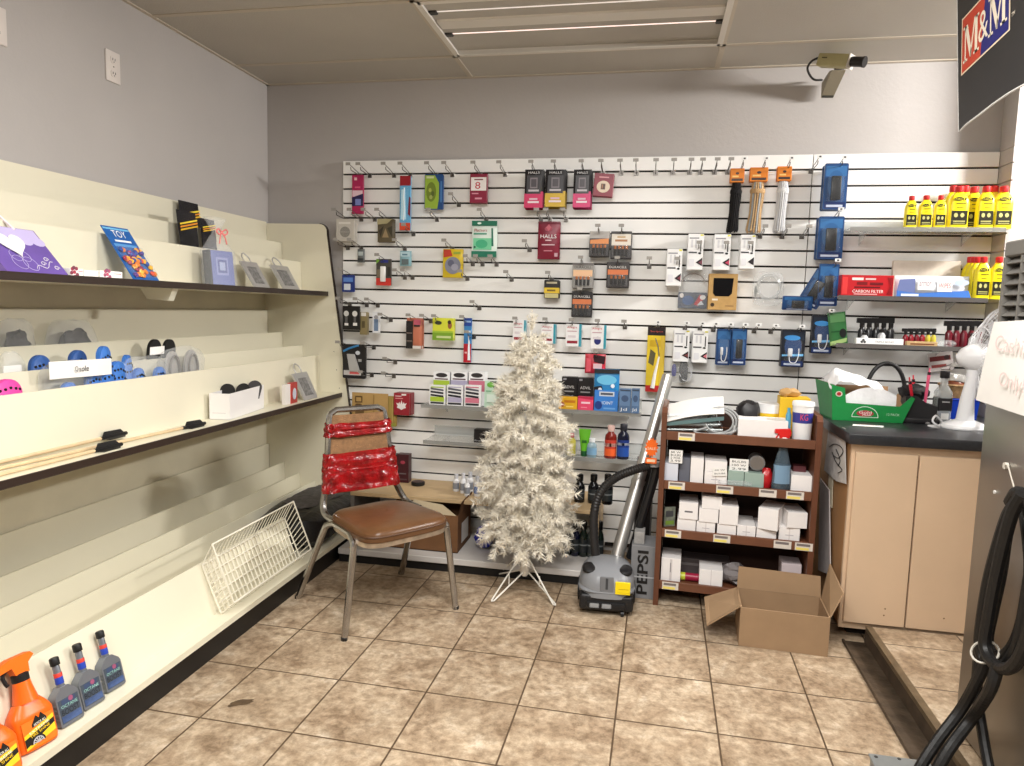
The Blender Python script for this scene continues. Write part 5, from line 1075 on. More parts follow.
# things on the tan board
def at_board(x, y): return atZ(x, y, ZW)
for k, (x, y, ytop, wpx) in enumerate(((456, 491, 474, 7), (463, 493, 473, 6.5), (470, 492, 472, 7), (467, 496, 478, 6), (477, 496, 476, 7), (482, 491, 471, 7))):
    p = at_board(x, y); H = atY(x, ytop, p.y).z-ZW; r = wpx*.5*(p.y+3.65)/709
    t = thing('white_bottle', 'small white and silver bottle clustered on the tan board left of tree', 'bottle', (p.x, p.y, ZW+.0006), (0, 0, k*.7), 'white bottles on the tan board')
    b = B(); b.lathe([(r*.9, 0), (r, .003), (r, H*.62), (r*.55, H*.72), (r*.5, H*.76)], mat('bottle_white', (222, 222, 224), .3), n=14); b.build('body', t)
    b = B(); b.lathe([(r*.6, H*.74), (r*.62, H*.98), (r*.5, H)], C((206, 206, 210) if k % 2 else (190, 192, 198), .3), n=12); b.build('cap', t)
    b = B(); b.lathe([(r*1.02, H*.15), (r*1.02, H*.5)], C((96, 120, 170) if k in (4, 5) else (130, 134, 142)), n=14); b.build('label', t)
p = at_board(418, 485)
b = B(); b.lathe([(.0, 0), (.034, 0), (.036, .003), (.036, .016), (.033, .019), (.0, .019)], BLACK, n=24); b.lathe([(0, .0192), (.03, .0192), (.03, .0196), (0, .0196)], C((70, 44, 40)), n=20)
tag(b.build('polish_tin', None, (p.x, p.y, ZW+.0005)), 'flat round black tin on the tan board right of chair back', 'tin')
for (x0, y0, x1, y1), c, lb_ in (((390, 456, 398, 483), (30, 26, 28), 'tall black box on the tan board touching the chair back'), ((398.5, 455, 410, 483), (64, 18, 30), 'tall maroon box on the tan board right of the black one')):
    pack('tall_box', lb_, 'box', (x0, y0, x1, y1), c, [('e', .5, .72, .2, .06, (170, 60, 80)), ('r', .2, .3, .8, .34, (110, 100, 104)), ('r', .1, .1, .9, .14, (90, 70, 76))], Y=-.09, d=.05, style='box').location.z = ZW+.0008
# dark bottles at the right end
DKG = mat('dark_green_glass', (16, 30, 22), .08, spec=.8)
def flask(x, y, ytop, wpx, z, label, grp, body, cap, plane=None):
    p = atZ(x, y, z); Y = p.y if plane is None else plane
    if plane is not None: p = atY(x, y, Y)
    H = atY(x, ytop, Y).z-z; r = wpx*.5*(Y+3.65)/709
    t = thing('dark_bottle', label, 'bottle', (p.x, Y, z+.0006), (0, 0, 0), grp)
    b = B(); b.lathe([(r*.9, 0), (r, .004), (r, H*.55), (r*.86, H*.64), (r*.5, H*.74), (r*.5, H*.78)], body, n=16); b.build('body', t)
    b = B(); b.lathe([(r*.62, H*.76), (r*.66, H*.77), (r*.66, H*.97), (r*.5, H)], cap, n=16); b.build('cap', t)
    b = B(); b.lathe([(r*1.01, H*.12), (r*1.012, H*.5)], C((40, 44, 46), .3), n=16); b.lathe([(r*1.014, H*.32), (r*1.014, H*.36)], C((120, 124, 126), .3), n=16); b.build('label', t)
CAPK = mat('cap_gloss', (14, 14, 15), .15)
for k, x in enumerate((579, 593, 607)): flask(x, 503-k*.5, 474, 11, ZW, ('black bottle at left on the tan board right end', 'black bottle in the middle of three on tan board right end', 'black bottle nearest the vacuum hose on the tan board')[k], 'black bottles on the tan board', mat('black_glass', (18, 18, 20), .12), CAPK, -.22)
for k, x in enumerate((567, 575, 583, 591, 599)): flask(x, 553, 521, 9, ZDK, 'dark glass bottle in the row on the low deck behind vacuum', 'dark glass bottles on the low deck', (DKG, mat('navy_glass', (16, 18, 44), .08, spec=.8), DKG, mat('smoke_glass', (60, 66, 62), .08, spec=.8), DKG)[k], CAPK, -.30)

# ================================================================ CHAIR
VIN = mat('brown_vinyl', (98, 66, 40), .32, var=.16, scale=9, bump=.1, bscale=30); WEAVE = mat('brown_weave', (136, 100, 66), .7, var=.2, scale=60, bump=.3, bscale=220)
CHR = mat('worn_chrome', (176, 174, 172), .24, 1., var=.14, scale=16); RTAPE = mat('red_tape', (136, 9, 15), .14, var=.5, scale=24, bump=.9, bscale=26, coat=.5)
t = thing('stacking_chair', 'chrome chair with brown vinyl seat and red taped backrest', 'chair', (1.024, -.917, 0), (0, 0, R(48.7)))
for sx in (-1, 1):
    rx, fx = sx*.198, sx*.25
    rear = [(fx, .235, .0), (sx*.211, .062, .325), (sx*.205, .028, .368), (rx, -.02, .388)]
    front = [(fx, -.235, .0), (sx*.209, -.222, .325), (sx*.205, -.213, .366), (rx, -.175, .388)]
    b = B(); b.tube(smooth_path(rear, 5), .0135, CHR, 8); b.lathe([(.013, .0), (.0135, .002), (.0135, .012), (.012, .014)], BLACK, (fx, .235, 0), 10); b.build('leg', t)
    b = B(); b.tube(smooth_path(front, 5), .0135, CHR, 8); b.lathe([(.013, .0), (.0135, .002), (.0135, .012), (.012, .014)], BLACK, (fx, -.235, 0), 10); b.build('leg', t)
    b = B(); b.tube([(rx, -.02, .388), (rx, -.1, .390), (rx, -.175, .388)], .0135, CHR, 8); b.build('side_rail', t)
BXO = -.03
def bk(z): f = (z-.385)/.43; return .168-.045*f, .058+.055*f          # half width and set-back of the uprights at height z
up = []
for sx in (-1, 1):
    l = [(sx*.19, -.03, .395), (sx*.188+BXO*.5, .045, .405), (sx*.178+BXO*.8, .078, .445)]+[(sx*bk(z)[0]+BXO, bk(z)[1]+.012, z) for z in (.52, .6, .7, .785)]+[(sx*(bk(.81)[0]-.004)+BXO, bk(.81)[1]+.012, .808)]
    up.append(l)
pts = smooth_path(up[0], 4)+[Vector((-.095+BXO, bk(.82)[1]+.013, .822)), Vector((.095+BXO, bk(.82)[1]+.013, .822))]+list(reversed(smooth_path(up[1], 4)))
B().tube(pts, .0135, CHR, 8).build('back_frame', t)
b = B()
b.sheet(lambda u, v: Vector((BXO+bk(.48+.32*v)[0]*(2*u-1)*.97, bk(.48+.32*v)[1]+.020-.006*math.sin(math.pi*u), .48+.32*v)), 10, 10, WEAVE, True, .016); b.build('backrest', t)
def band(z0, z1, seed, slope):
    b = B()
    def f(u, v):
        a = 2*math.pi*u; z = z0+(z1-z0)*v; hw, yy = bk(z); c_, s_ = math.cos(a), math.sin(a)
        z += slope*c_*.5+.006*noise.noise(Vector((c_*3+seed, s_*2, v*2)))
        n_ = noise.noise(Vector((u*30, v*5+seed, 1.7)))*.003+.0028*math.sin(v*13+2*noise.noise(Vector((u*14, seed, .3)))*3)
        return Vector((BXO+(hw+.019+n_)*math.copysign(abs(c_)**.28, c_), yy+.008+(.026+n_)*math.copysign(abs(s_)**.6, s_), z))
    b.sheet(f, 90, 10, RTAPE); o = b.build('red_tape_band', t); return o
band(.715, .770, 1, .004); band(.575, .650, 2, .008); band(.488, .59, 5, .0)
b = B()
def seat_pt(u, v, hgt):
    a = 2*math.pi*u; c_, s_ = math.cos(a), math.sin(a); e = .42
    x = math.copysign(abs(c_)**e, c_); y = math.copysign(abs(s_)**e, s_)
    hw = .19+.016*(-y); px_, py_ = hw*x*v, .19*y*v; return Vector((-.018+px_*.995-py_*.08, -.125+py_*.995+px_*.08, hgt-.028))
N_ = 48; prof = [(.90, .405), (.985, .408), (1.0, .418), (1.0, .430), (.985, .442), (.93, .452), (.8, .459), (.5, .465), (.2, .468), (.02, .468)]
b.sheet(lambda u, v: seat_pt(u, prof[min(9, int(round(v*9)))][0], prof[min(9, int(round(v*9)))][1]), N_, 9, VIN); b.quad([seat_pt(k/N_, .9, .405) for k in range(N_)], VIN); b.build('seat', t)
b = B(); b.tube([seat_pt(k/N_, 1.004, .431) for k in range(N_)], .0035, mat('seat_piping', (84, 54, 32), .5), 6, True); b.build('piping', t)
b = B(); b.sheet(lambda u, v: seat_pt(u, .97, .388+.018*v), N_, 1, mat('seat_pan', (176, 158, 138), .35, .6, var=.3, scale=20), True, .004); b.build('seat_pan', t)

# ================================================================ TINSEL TREE
TIN = mat('white_tinsel', (240, 234, 220), .5, var=.05, scale=5); WENA = mat('white_enamel', (228, 224, 214), .35)
TX, TY = 1.606, -.595
t = thing('tinsel_tree', 'slim white tinsel Christmas tree on a white wire stand', 'artificial tree', (TX, TY, 0))
PR = [(.14, .12), (.18, .175), (.27, .205), (.40, .212), (.55, .212), (.68, .195), (.80, .172), (.92, .142), (1.0, .105), (1.06, .075), (1.12, .042), (1.18, .022), (1.26, .012)]
def prad(z):
    for (a, ra), (c, rc) in zip(PR, PR[1:]):
        if a <= z <= c: return ra+(rc-ra)*(z-a)/(c-a)
    return PR[0][1] if z < PR[0][0] else PR[-1][1]
rnd = random.Random(21); b = B(); vs, fs = [], []
def needle(p, d, L_, w):
    s = d.orthogonal().normalized(); s = Matrix.Rotation(rnd.uniform(0, 6.28), 3, d) @ s; k = len(vs)
    vs.extend((p-s*w, p+s*w, p+d*L_)); fs.append((k, k+1, k+2))
def twig(a, c, dens, nl):
    d = (c-a); L_ = d.length
    if L_ < 1e-4: return
    d.normalize(); o = d.orthogonal().normalized(); k = len(vs)
    o2 = d.cross(o); vs.extend((a+o*.0014, a-o*.0014, c)); fs.append((k, k+1, k+2)); k = len(vs); vs.extend((a+o2*.0014, a-o2*.0014, c)); fs.append((k, k+1, k+2))
    for i in range(int(L_*dens)):
        f = rnd.random(); p = a+d*(L_*f); q = Matrix.Rotation(rnd.uniform(0, 6.28), 3, d) @ o
        needle(p, (q*rnd.uniform(.75, 1.)+d*rnd.uniform(.35, .9)).normalized(), nl*rnd.uniform(.7, 1.15), .0016)
z = .30; ga = 0
lay = []
nB = 165
for i in range(nB):
    f = (i+.5)/nB; zz = .22+(1.10-.22)*f**1.12; ga += 2.39996; lay.append((zz, ga+rnd.uniform(-.25, .25)))
for zz, a in lay:
    r_ = prad(zz)*rnd.uniform(.78, 1.06); out = Vector((math.cos(a), math.sin(a), 0)); drop = rnd.uniform(.10, .55)*r_*(1.5 if zz < .45 else .8)
    if zz > .95: drop = -rnd.uniform(.1, .5)*r_
    p0 = Vector((0, 0, zz+.02)); p1 = p0+out*(r_*.55)+Vector((0, 0, .02)); p2 = p0+out*r_+Vector((0, 0, .02-drop))
    twig(p0+out*.02, p1, 620, .030); twig(p1, p2, 1500, .031)
    for s in range(4 if r_ > .09 else 2):
        q = p1.lerp(p2, rnd.uniform(-.4, .7)); sd = Matrix.Rotation(rnd.choice((-1, 1))*rnd.uniform(.4, .9), 3, 'Z') @ out
        twig(q, q+sd*rnd.uniform(.04, .085)*(r_/.22+.25)+Vector((0, 0, rnd.uniform(-.05, .015))), 1300, .030)
twig(Vector((0, 0, 1.08)), Vector((.0, 0, 1.255)), 700, .022)
for s in range(4): twig(Vector((0, 0, 1.17)), Vector((.022*math.cos(s*1.6), .022*math.sin(s*1.6), 1.235)), 900, .02)
for s in range(5): twig(Vector((0, 0, 1.09)), Vector((.05*math.cos(s*1.3), .05*math.sin(s*1.3), 1.15)), 500, .022)
b.add(vs, fs, TIN, False); b.build('tinsel_branches', t, wn=False)
B().cyl((0, 0, .06), (0, 0, 1.12), .012, WENA, 12).build('trunk', t)
B().lathe([(.0, .068), (.018, .068), (.02, .072), (.02, .19), (.016, .195), (.0, .195)], WENA, n=20).build('socket', t)
for x, y in ((492, 601), (555, 605), (497, 574), (557, 571)):
    p = atZ(x, y, .004)-Vector((TX, TY, 0)); p.z = .005; d = Vector((p.x, p.y, 0)).normalized(); sd = d.cross(Vector((0, 0, 1)))*.006
    b = B(); b.tube([d*.018+Vector((0, 0, .165))+sd, p+sd+d*-.004, p+d*.003, p-sd+d*-.004, d*.018+Vector((0, 0, .082))-sd], .0036, WENA, 6)
    m1 = p.lerp(d*.018+Vector((0, 0, .165)), .55); m2 = p.lerp(d*.018+Vector((0, 0, .082)), .55); b.cyl(m1, m2, .0026, WENA, 6); b.build('leg', t)

# ================================================================ VACUUM
VG = mat('vacuum_grey', (132, 134, 138), .35, var=.03, scale=8); VK = mat('vacuum_black', (26, 26, 28), .4)
t = thing('canister_vacuum', 'grey and black canister vacuum with yellow label on the floor', 'vacuum', (1.978, -.655, 0), (0, 0, R(3)))
b = B(); b.blob((0, 0, .075), .118, .15, .118, VG, 32, 16, 0, 0, 3.0, 0.); b.blob((0, -.0, .10), .119, .151, .012, VG, 32, 6, 0, 0, 4.); b.build('body_shell', t)
b = B(); b.box(-.112, .112, -.142, .142, .018, .088, VK, .014, 3); b.box(-.08, .08, -.15, -.13, .03, .06, VK, .005, 2); b.build('base', t)
for q in (-1, 1):
    b = B(); b.cyl((q*.098, .02, .05), (q*.122, .02, .05), .05, VK, 24); b.cyl((q*.121, .02, .05), (q*.124, .02, .05), .034, C((70, 70, 74)), 20); b.build('wheel', t)
    b = B(); b.blob((q*.072, -.055, .170), .034, .05, .016, VK, 14, 8, 0, 0, 2.6); b.build('air_vent', t)
b = B(); b.box(-.035, .03, -.075, -.06, .172, .1815, VK, .002, 1); b.build('latch_slot', t)
b = B(); b.box(-.006, .006, -.1495, -.140, .115, .165, C((60, 62, 66)), .002, 1); b.box(-.028, .028, -.1485, -.140, .105, .17, C((112, 114, 118)), .002, 1); b.build('front_latch', t)
b = B(); b.box(.035, .096, -.1515, -.143, .10, .152, C((244, 216, 20)), .001, 1); draw(b, [('r', .95, .3, 1.45, .302, (150, 120, 10)), ('r', .98, .34, 1.4, .345, (170, 140, 10))], .1, .36, -.152); b.build('yellow_label', t)
for x in (-.05, .0):
    b = B(); b.box(x-.018, x+.022, -.151, -.148, .036, .055, C((150, 152, 154)), .003, 1); b.build('grey_badge', t)
B().cyl((.062, -.135, .012), (.074, -.135, .012), .012, VK, 12).build('caster', t)
hose_pts = [atY(x, y, Y) for x, y, Y in ((597, 566, -.60), (594, 535, -.58), (595, 508, -.56), (603, 489, -.54), (617, 477, -.52), (634, 470, -.52), (650, 465.5, -.52))]
b = B(); hp_ = smooth_path(hose_pts, 14); n_ = len(hp_)
mt = t.matrix_basis.inverted()
b.tube([mt @ p for p in hp_], [.021 if i % 2 else .0185 for i in range(n_)], mat('hose_black', (34, 32, 32), .45), 12); b.build('hose', t)
t = thing('vacuum_handle', 'black bent vacuum handle with grey clamp between pipe and rack', 'vacuum handle', atY(653, 466, -.5))
o = t.location
b = B(); b.tube([p-o for p in smooth_path([atY(651, 464, -.515), atY(656, 467, -.5), atY(653, 482, -.49), atY(643, 515, -.48), atY(630, 558, -.47)], 6)], .02, VK, 10); b.build('handle_tube', t)
b = B(); b.lathe([(.024, -.012), (.026, -.01), (.026, .01), (.024, .012)], C((150, 148, 148), .4), (0.003, -.01, .012), 16); b.build('clamp', t)
# chrome pipe
PIPE = mat('pipe_metal', (214, 212, 208), .3, .85)
p0, p1 = atY(616, 560, -.52), atY(668, 376, -.24)
t = thing('chrome_pipe', 'long chrome vacuum pipe leaning between tree and brown rack', 'pipe', (p0.x, p0.y, .004)); o = t.location
d = (p1-p0).normalized(); pf = p0+d*((.012-p0.z)/d.z)
b = B(); b.tube([pf-o, p0.lerp(p1, .42)-o], .030, PIPE, 18); b.build('lower_pipe', t)
b = B(); b.tube([p0.lerp(p1, .41)-o, p1-o], .0275, PIPE, 18); b.build('upper_pipe', t)
b = B(); b.tube([p0.lerp(p1, .405)-o, p0.lerp(p1, .425)-o], .0325, PIPE, 18); b.build('coupling_ring', t)
# dark board behind
pa, pb = atY(650, 478, -.36), atY(641, 545, -.40)
t = thing('dark_board', 'narrow dark panel standing upright between chrome pipe and brown rack', 'panel', (2.118, -.36, .0), (R(-4), 0, R(-6)))
b = B(); b.box(-.035, .035, -.006, .006, .0, .58, C((34, 30, 30), .4), .002, 1); b.build('panel_sheet', t)
b = B(); b.box(-.04, -.034, -.008, .008, .0, .585, C((110, 108, 106), .35), .001, 1); b.box(.034, .04, -.008, .008, .0, .585, C((110, 108, 106), .35), .001, 1); b.build('edge_strip', t)
# orange tag
loc, w_, h_ = rectY((644.5, 437, 658.5, 463), -.545)
t = thing('orange_tag', 'orange starburst price tag clipped above the vacuum handle', 'tag', loc)
OR_ = C((240, 108, 34), .4); b = B(); st = []
for k in range(28):
    a = 2*math.pi*k/28; r_ = 1 if k % 2 == 0 else .74; st.append((w_*.5*r_*math.cos(a), h_*.6+h_*.4*r_*math.sin(a)))
b.prism(st, -.001, .001, OR_); b.text('SALE', (0, -.0014, h_*.56), w_*.6, h_*.1, C((244, 220, 190))); b.build('starburst', t)
b = B(); b.box(-w_*.4, w_*.4, -.0016, .001, -h_*.02, h_*.2, OR_); b.box(-w_*.3, w_*.3, -.002, -.0012, h_*.04, h_*.14, C((244, 214, 180))); b.build('tag_strip', t)
# grey cola cartons
PG = mat('grey_carton', (128, 128, 130), .6, var=.05, scale=20)
xl, xr = atY(629.5, 590, -.575).x, atY(655.5, 590, -.575).x; zt = atY(642, 546, -.575).z; zm = atY(642, 577, -.575).z
t = thing('grey_carton', 'grey carton lettered PEPSI standing upright between vacuum and rack', 'carton', ((xl+xr)/2, -.575, 0), (0, 0, R(-2)))
w_ = xr-xl
b = B(); b.box(-w_/2, w_/2, 0, .16, 0, zm-.0015, PG, .0015, 1); b.box(-w_/2+.001, w_/2-.001, .001, .159, zm, zt, PG, .0015, 1); b.build('carton_body', t)
b = B(); b.text('PEPSI', (-.004, -.0012, zt*.5), zt*.83, w_*.42, C((20, 19, 20)), rot=R(90), bold=.022); b.box(-w_*.4, w_*.45, -.002, -.0003, zm-.003, zm+.003, C((176, 176, 178))); b.build('lettering', t)
b = B(); b.box(-w_*.42, -w_*.02, .02, .1, zt, zt+.055, mat('grey_insert', (150, 148, 146), .7, var=.2, scale=40), .002, 1); b.build('top_insert', t)

# ================================================================ BROWN RACK
BR = mat('brown_veneer', (98, 58, 38), .5, var=.14, scale=7); BRD = mat('brown_dark', (60, 36, 25), .6); LIP = mat('brown_lip', (108, 67, 46), .5, var=.12, scale=10)
RK = Vector((2.178, -.632, 0)); RA = R(-3.0); MR = Matrix.Translation(RK) @ Matrix.Rotation(RA, 4, 'Z')
t = thing('bulb_rack', 'brown wooden four-shelf rack full of white boxes beside the counter', 'rack', RK, (0, 0, RA)); RW, RD, RH = .632, .30, .862
for x in (0, RW-.022): b = B(); b.prism([(0, 0), (0, RH-.02), (.02, RH), (RD, RH), (RD, 0)], x, x+.022, BR, 'yz'); b.build('side_panel', t)
b = B(); b.box(.023, RW-.023, RD-.008, RD, .02, RH-.03, BRD); b.build('back_panel', t)
RZ = (.752, .540, .330, .100)
TAGY = C((232, 214, 110)); TAGW = C((214, 206, 196))
for z, tg in zip(RZ, ((.105,), (.075, .27, .44, .545), (.07, .27, .51, .592), (.07,))):
    b = B(); b.box(.0225, RW-.0225, .014, RD-.009, z-.018, z, BR); b.build('shelf_board', t)
    lo = B(); lo.box(.0225, RW-.0225, 0, .0135, z-.024, z+.012, LIP, .0015, 1); l_ = lo.build('shelf_lip', t)
    for k, u in enumerate(tg):
        b = B(); b.box(u-.034, u+.034, -.0022, -.0004, z-.022, z+.010, TAGW); b.box(u-.03, u+.02, -.0027, -.0018, z-.02, z-.010, TAGY if k != 2 else TAGW); b.box(u-.028, u+.024, -.0027, -.0018, z-.004, z+.006, C((120, 112, 110))); b.build('price_tag', l_)
WB = mat('white_box_card', (238, 234, 232), .55, var=.015, scale=30)
def rk(x, y, yl):          # photo point on the plane yl behind the rack front, in rack coordinates
    n = MR.to_3x3() @ Vector((0, 1, 0)); p0 = MR @ Vector((0, yl, 0)); d = _ray(x, y); p = CAM+d*((p0-CAM).dot(n)/d.dot(n)); return MR.inverted() @ p
def rbox(rect, z, yl, dep, label, grp=None, m_=None, name='white_box', rz=0., prt=(), cat='box', zfoot=None):
    x0, y0, x1, y1 = rect; a, c = rk(x0, (y0+y1)/2, yl), rk(x1, (y0+y1)/2, yl); top = rk((x0+x1)/2, y0, yl).z; zf = z if zfoot is None else zfoot
    w_, h_ = c.x-a.x, top-zf
    p = MR @ Vector(((a.x+c.x)/2, yl, zf+.0006)); b = B()
    b.box(-w_/2, w_/2, 0, dep, 0, h_-.0012, m_ or WB, .001, 1); draw(b, list(prt), w_, h_, 0)
    o = b.build(name, None, p, (0, 0, RA+rz)); tag(o, label, cat, grp); o['z1'] = 0; del o['z1']
    return o, zf+h_
SEAM = [('r', .47, .02, .53, .98, (220, 214, 212)), ('r', .3, .4, .7, .46, (190, 186, 190))]
G3 = 'white boxes on the third rack shelf'
bot = []
for k, (x0, x1, y0) in enumerate(((677, 695.6, 519), (696.3, 715, 522), (717, 736, 524.5), (737, 755.6, 525.5), (756.6, 776.5, 529), (779, 800, 527.5))):
    o, zt = rbox((x0, y0, x1, 537), RZ[2], .035, .16, 'white box in bottom layer of the third rack shelf, %s from left' % NTH[k], G3, prt=SEAM if k % 2 else ()); bot.append(zt)
for (x0, y0, x1), k, rz, nm, yl in (((679, 502.5, 698), 0, 0, 'white box stacked second high at left end of third rack shelf', .03), ((699, 509, 718.5), 1, 0, 'white box in second layer under the topmost box, third rack shelf', .03), ((719.5, 506, 738.5), 2, 0, 'white box in second layer right of the topmost box', .03), ((758, 508.5, 778.5), 4, -.3, 'white box turned askew on top, toward right of third shelf', .02), ((787.5, 512.5, 808), 5, .12, 'white box on top at right end of third rack shelf', .03)):
    o, zt = rbox((x0, y0, x1, 520), RZ[2], yl, .15, nm, G3, rz=rz, zfoot=bot[k], prt=[('r', .3, .4, .72, .5, (110, 108, 112))] if k == 0 else ())
    if k == 1: rbox((702, 496.5, 722), RZ[2], .03, .15, 'single topmost white box of the third rack shelf', G3, zfoot=zt) if 0 else rbox((702, 496.5, 722, 510), RZ[2], .032, .15, 'single topmost white box of the third rack shelf', G3, zfoot=zt)
# clutter at the left of shelf three
o, _ = rbox((664, 507, 676, 527), RZ[2], .08, .01, 'grey green card leaning at left end of third rack shelf', None, mat('grey_green_card', (120, 124, 110), .6, var=.4, scale=60), 'card', .5, [('r', .1, .1, .9, .3, (120, 150, 60)), ('r', .1, .5, .8, .8, (70, 70, 72))], 'card')
# shelf two
G2 = 'boxes on the second rack shelf'
rbox((664.5, 463, 678, 481), RZ[1], .03, .15, 'pale white box under a sign at left end of second rack shelf', G2, C((214, 218, 228), .5))
rbox((679, 458, 690, 481), RZ[1], .06, .12, 'dark grey box between two white ones on second rack shelf', G2, C((104, 106, 116), .5))
rbox((690.5, 458, 703.5, 481.5), RZ[1], .04, .14, 'tall white box right of the dark grey one on second rack shelf', G2)
_, zz = rbox((704.5, 472, 727, 483), RZ[1], .03, .14, 'low white box under the label card on second rack shelf', G2, prt=SEAM)
rbox((705, 461, 727, 474), RZ[1], .035, .13, 'white box stacked on a low white box, second rack shelf', G2, zfoot=zz)
GB = mat('pale_green_plastic', (164, 186, 176), .2, alpha=.85)
_, zz = rbox((728, 471, 744, 483), RZ[1], .035, .1, 'pale green clear box, left one on the second rack shelf', 'pale green boxes', GB)
rbox((744.5, 473, 764, 484), RZ[1], .03, .1, 'pale green clear box, right one beside the red pack', 'pale green boxes', GB)
def sign(rect, yl, lines, label, rz=0., zf=None):
    x0, y0, x1, y1 = rect; a, c, tp = rk(x0, (y0+y1)/2, yl), rk(x1, (y0+y1)/2, yl), rk((x0+x1)/2, y0, yl); bt = rk((x0+x1)/2, y1, yl); w_, h_ = c.x-a.x, tp.z-bt.z
    b = B(); b.box(-w_/2, w_/2, -.0008, .0008, 0, h_, PAPER); n_ = len(lines)
    for i, s in enumerate(lines): b.text(s, (0, -.0013, h_*(1-(i+.75)/(n_+.5))), w_*.74, h_*.16, BLACK)
    tag(b.build('sign_card', None, MR @ Vector(((a.x+c.x)/2, yl, bt.z)), (0, R(rz), RA)), label, 'sign', 'printed signs on the second rack shelf')
sign((669, 450, 682.5, 463), .026, ('60 W', 'BULBS', '2 FOR', '3.99'), 'white sign with black print at left end of second rack shelf')
sign((713, 467.5, 727.5, 476), .024, ('40 W', 'BULBS'), 'small white sign taped crookedly on boxes of second rack shelf', -6)
sign((729.5, 459, 748.5, 471.5), .05, ('BULBS', '100 W', '2.99'), 'white sign with black print in middle of second rack shelf')
p = MR @ Vector((rk(757, 463, .06).x, .07, RZ[1])); zc_ = rk(757, 463, .06).z-RZ[1]
b = B(); b.box(-.028, .028, .0, .06, 0, zc_-.03, C((60, 56, 56))); b.cyl((0, -.012, zc_), (0, .06, zc_), .032, C((120, 118, 118), .4), 24); b.cyl((0, -.0135, zc_), (0, -.011, zc_), .027, mat('can_lid', (150, 148, 148), .3, .8), 24)
tag(b.build('round_can', None, p, (0, 0, RA)), 'grey round can lying end-on in the second rack shelf', 'can')
p = MR @ Vector((rk(767, 470, .05).x, .05, RZ[1]+.0005)); 
tag(B().blob((0, 0, .045), .022, .02, .045, C((176, 28, 34), .25), 14, 10, .008, 6, 2.6).build('red_pack', None, p, (0, 0, RA)), 'crumpled red pack next to the round can, second rack shelf', 'pack')
rbox((791, 475.5, 813, 489), RZ[1], .03, .12, 'white box at right end of the second rack shelf', G2, prt=[('r', 0, 0, 1, .1, (60, 140, 80))])
rbox((793, 466, 806, 476), RZ[1], .10, .05, 'small dark red box behind the spray bottle, second rack shelf', G2, C((90, 40, 44), .5))
p = MR @ Vector((rk(735, 484, .02).x, .024, RZ[1])); b = B(); b.blob((0, 0, .008), .07, .010, .009, BAGCLEAR, 20, 6, .006, 12, 3); tag(b.build('clear_wrapper', None, p+Vector((0, 0, .012)), (0, 0, RA)), 'crumpled clear wrapper along the front of second rack shelf', 'wrapper')
# window cleaner
a = rk(781, 489, .02); H = rk(785, 429, .02).z-RZ[1]; p = MR @ Vector((a.x, .035, RZ[1]+.0006))
t = thing('window_cleaner', 'clear spray bottle with dark liquid and red trigger on the rack', 'spray bottle', p, (0, 0, RA+.15)); r_ = .038
GLS = mat('cleaner_bottle', (84, 100, 112), .08, alpha=.6, spec=.9); LIQ = mat('teal_liquid', (34, 58, 70), .1)
b = B(); b.lathe([(r_*.94, 0), (r_, .004), (r_, H*.12), (r_*.9, H*.4), (r_*.5, H*.66), (r_*.4, H*.76)], GLS, n=22, sy=.62); b.build('bottle', t)
b = B(); b.lathe([(r_*.9, .003), (r_*.96, .006), (r_*.95, H*.15), (0.0, H*.15)], LIQ, n=20, sy=.58); b.build('liquid', t)
b = B(); b.lathe([(r_*.985, H*.13), (r_*.89, H*.42)], C((120, 150, 176), .4), n=22, sy=.64); b.build('label', t)
b = B(); b.lathe([(r_*.45, H*.75), (r_*.45, H*.84), (r_*.3, H*.86)], C((228, 226, 224)), n=16); b.build('collar', t)
b = B(); b.prism([(-r_*.5, H*.85), (r_*.5, H*.85), (r_*.7, H*.93), (r_*.5, H), (-r_*1.0, H*.985), (-r_*1.05, H*.93), (-r_*.6, H*.91)], -.010, .010, C((212, 40, 38), .3)); b.build('trigger_head', t)
b = B(); b.tube([(-r_*.55, 0, H*.91), (-r_*.8, 0, H*.85), (-r_*.7, 0, H*.79)], .004, C((212, 40, 38), .3), 6); b.build('trigger', t)
# bottom shelf
rbox((661, 558, 680.5, 583), RZ[3], .03, .14, 'squarish white box at left end of bottom rack shelf', 'white boxes on the bottom rack shelf', prt=[('r', .44, .06, .56, .94, (206, 200, 200)), ('r', .46, .4, .5, .8, (120, 118, 120))])
rbox((699, 570, 722.5, 588), RZ[3], .03, .16, 'low white box on bottom rack shelf near the open carton flap', 'white boxes on the bottom rack shelf', prt=[('r', .5, .0, .52, 1, (200, 190, 190))])
p = MR @ Vector((rk(690, 574, .06).x, .07, RZ[3]+.018)); b = B(); b.cyl((-.04, 0, 0), (.04, .0, 0), .017, C((150, 30, 60), .35), 16); b.cyl((-.041, 0, 0), (-.02, 0, 0), .0175, C((190, 196, 60), .35), 16)
tag(b.build('small_tube', None, p, (0, 0, RA)), 'small maroon and lime tube between white boxes on bottom shelf', 'tube')
p = MR @ Vector((.20, .19, RZ[3]+.0006)); b = B(); b.box(-.14, .12, -.05, .05, 0, .075, C((74, 66, 66), .6), .004, 1); b.box(-.142, .122, -.052, -.049, .045, .056, C((106, 100, 100)))
tag(b.build('dark_case', None, p, (0, 0, RA)), 'long dark grey case at the back of bottom rack shelf', 'case')
p = MR @ Vector((rk(735, 570, .08).x, .10, RZ[3]+.0006)); tag(B().blob((0, 0, .042), .07, .05, .042, mat('grey_film', (126, 120, 120), .25, bump=.5, bscale=60), 18, 10, .02, 14).build('grey_bag', None, p, (0, 0, RA)), 'crumpled grey plastic bag on the bottom rack shelf behind carton', 'bag')
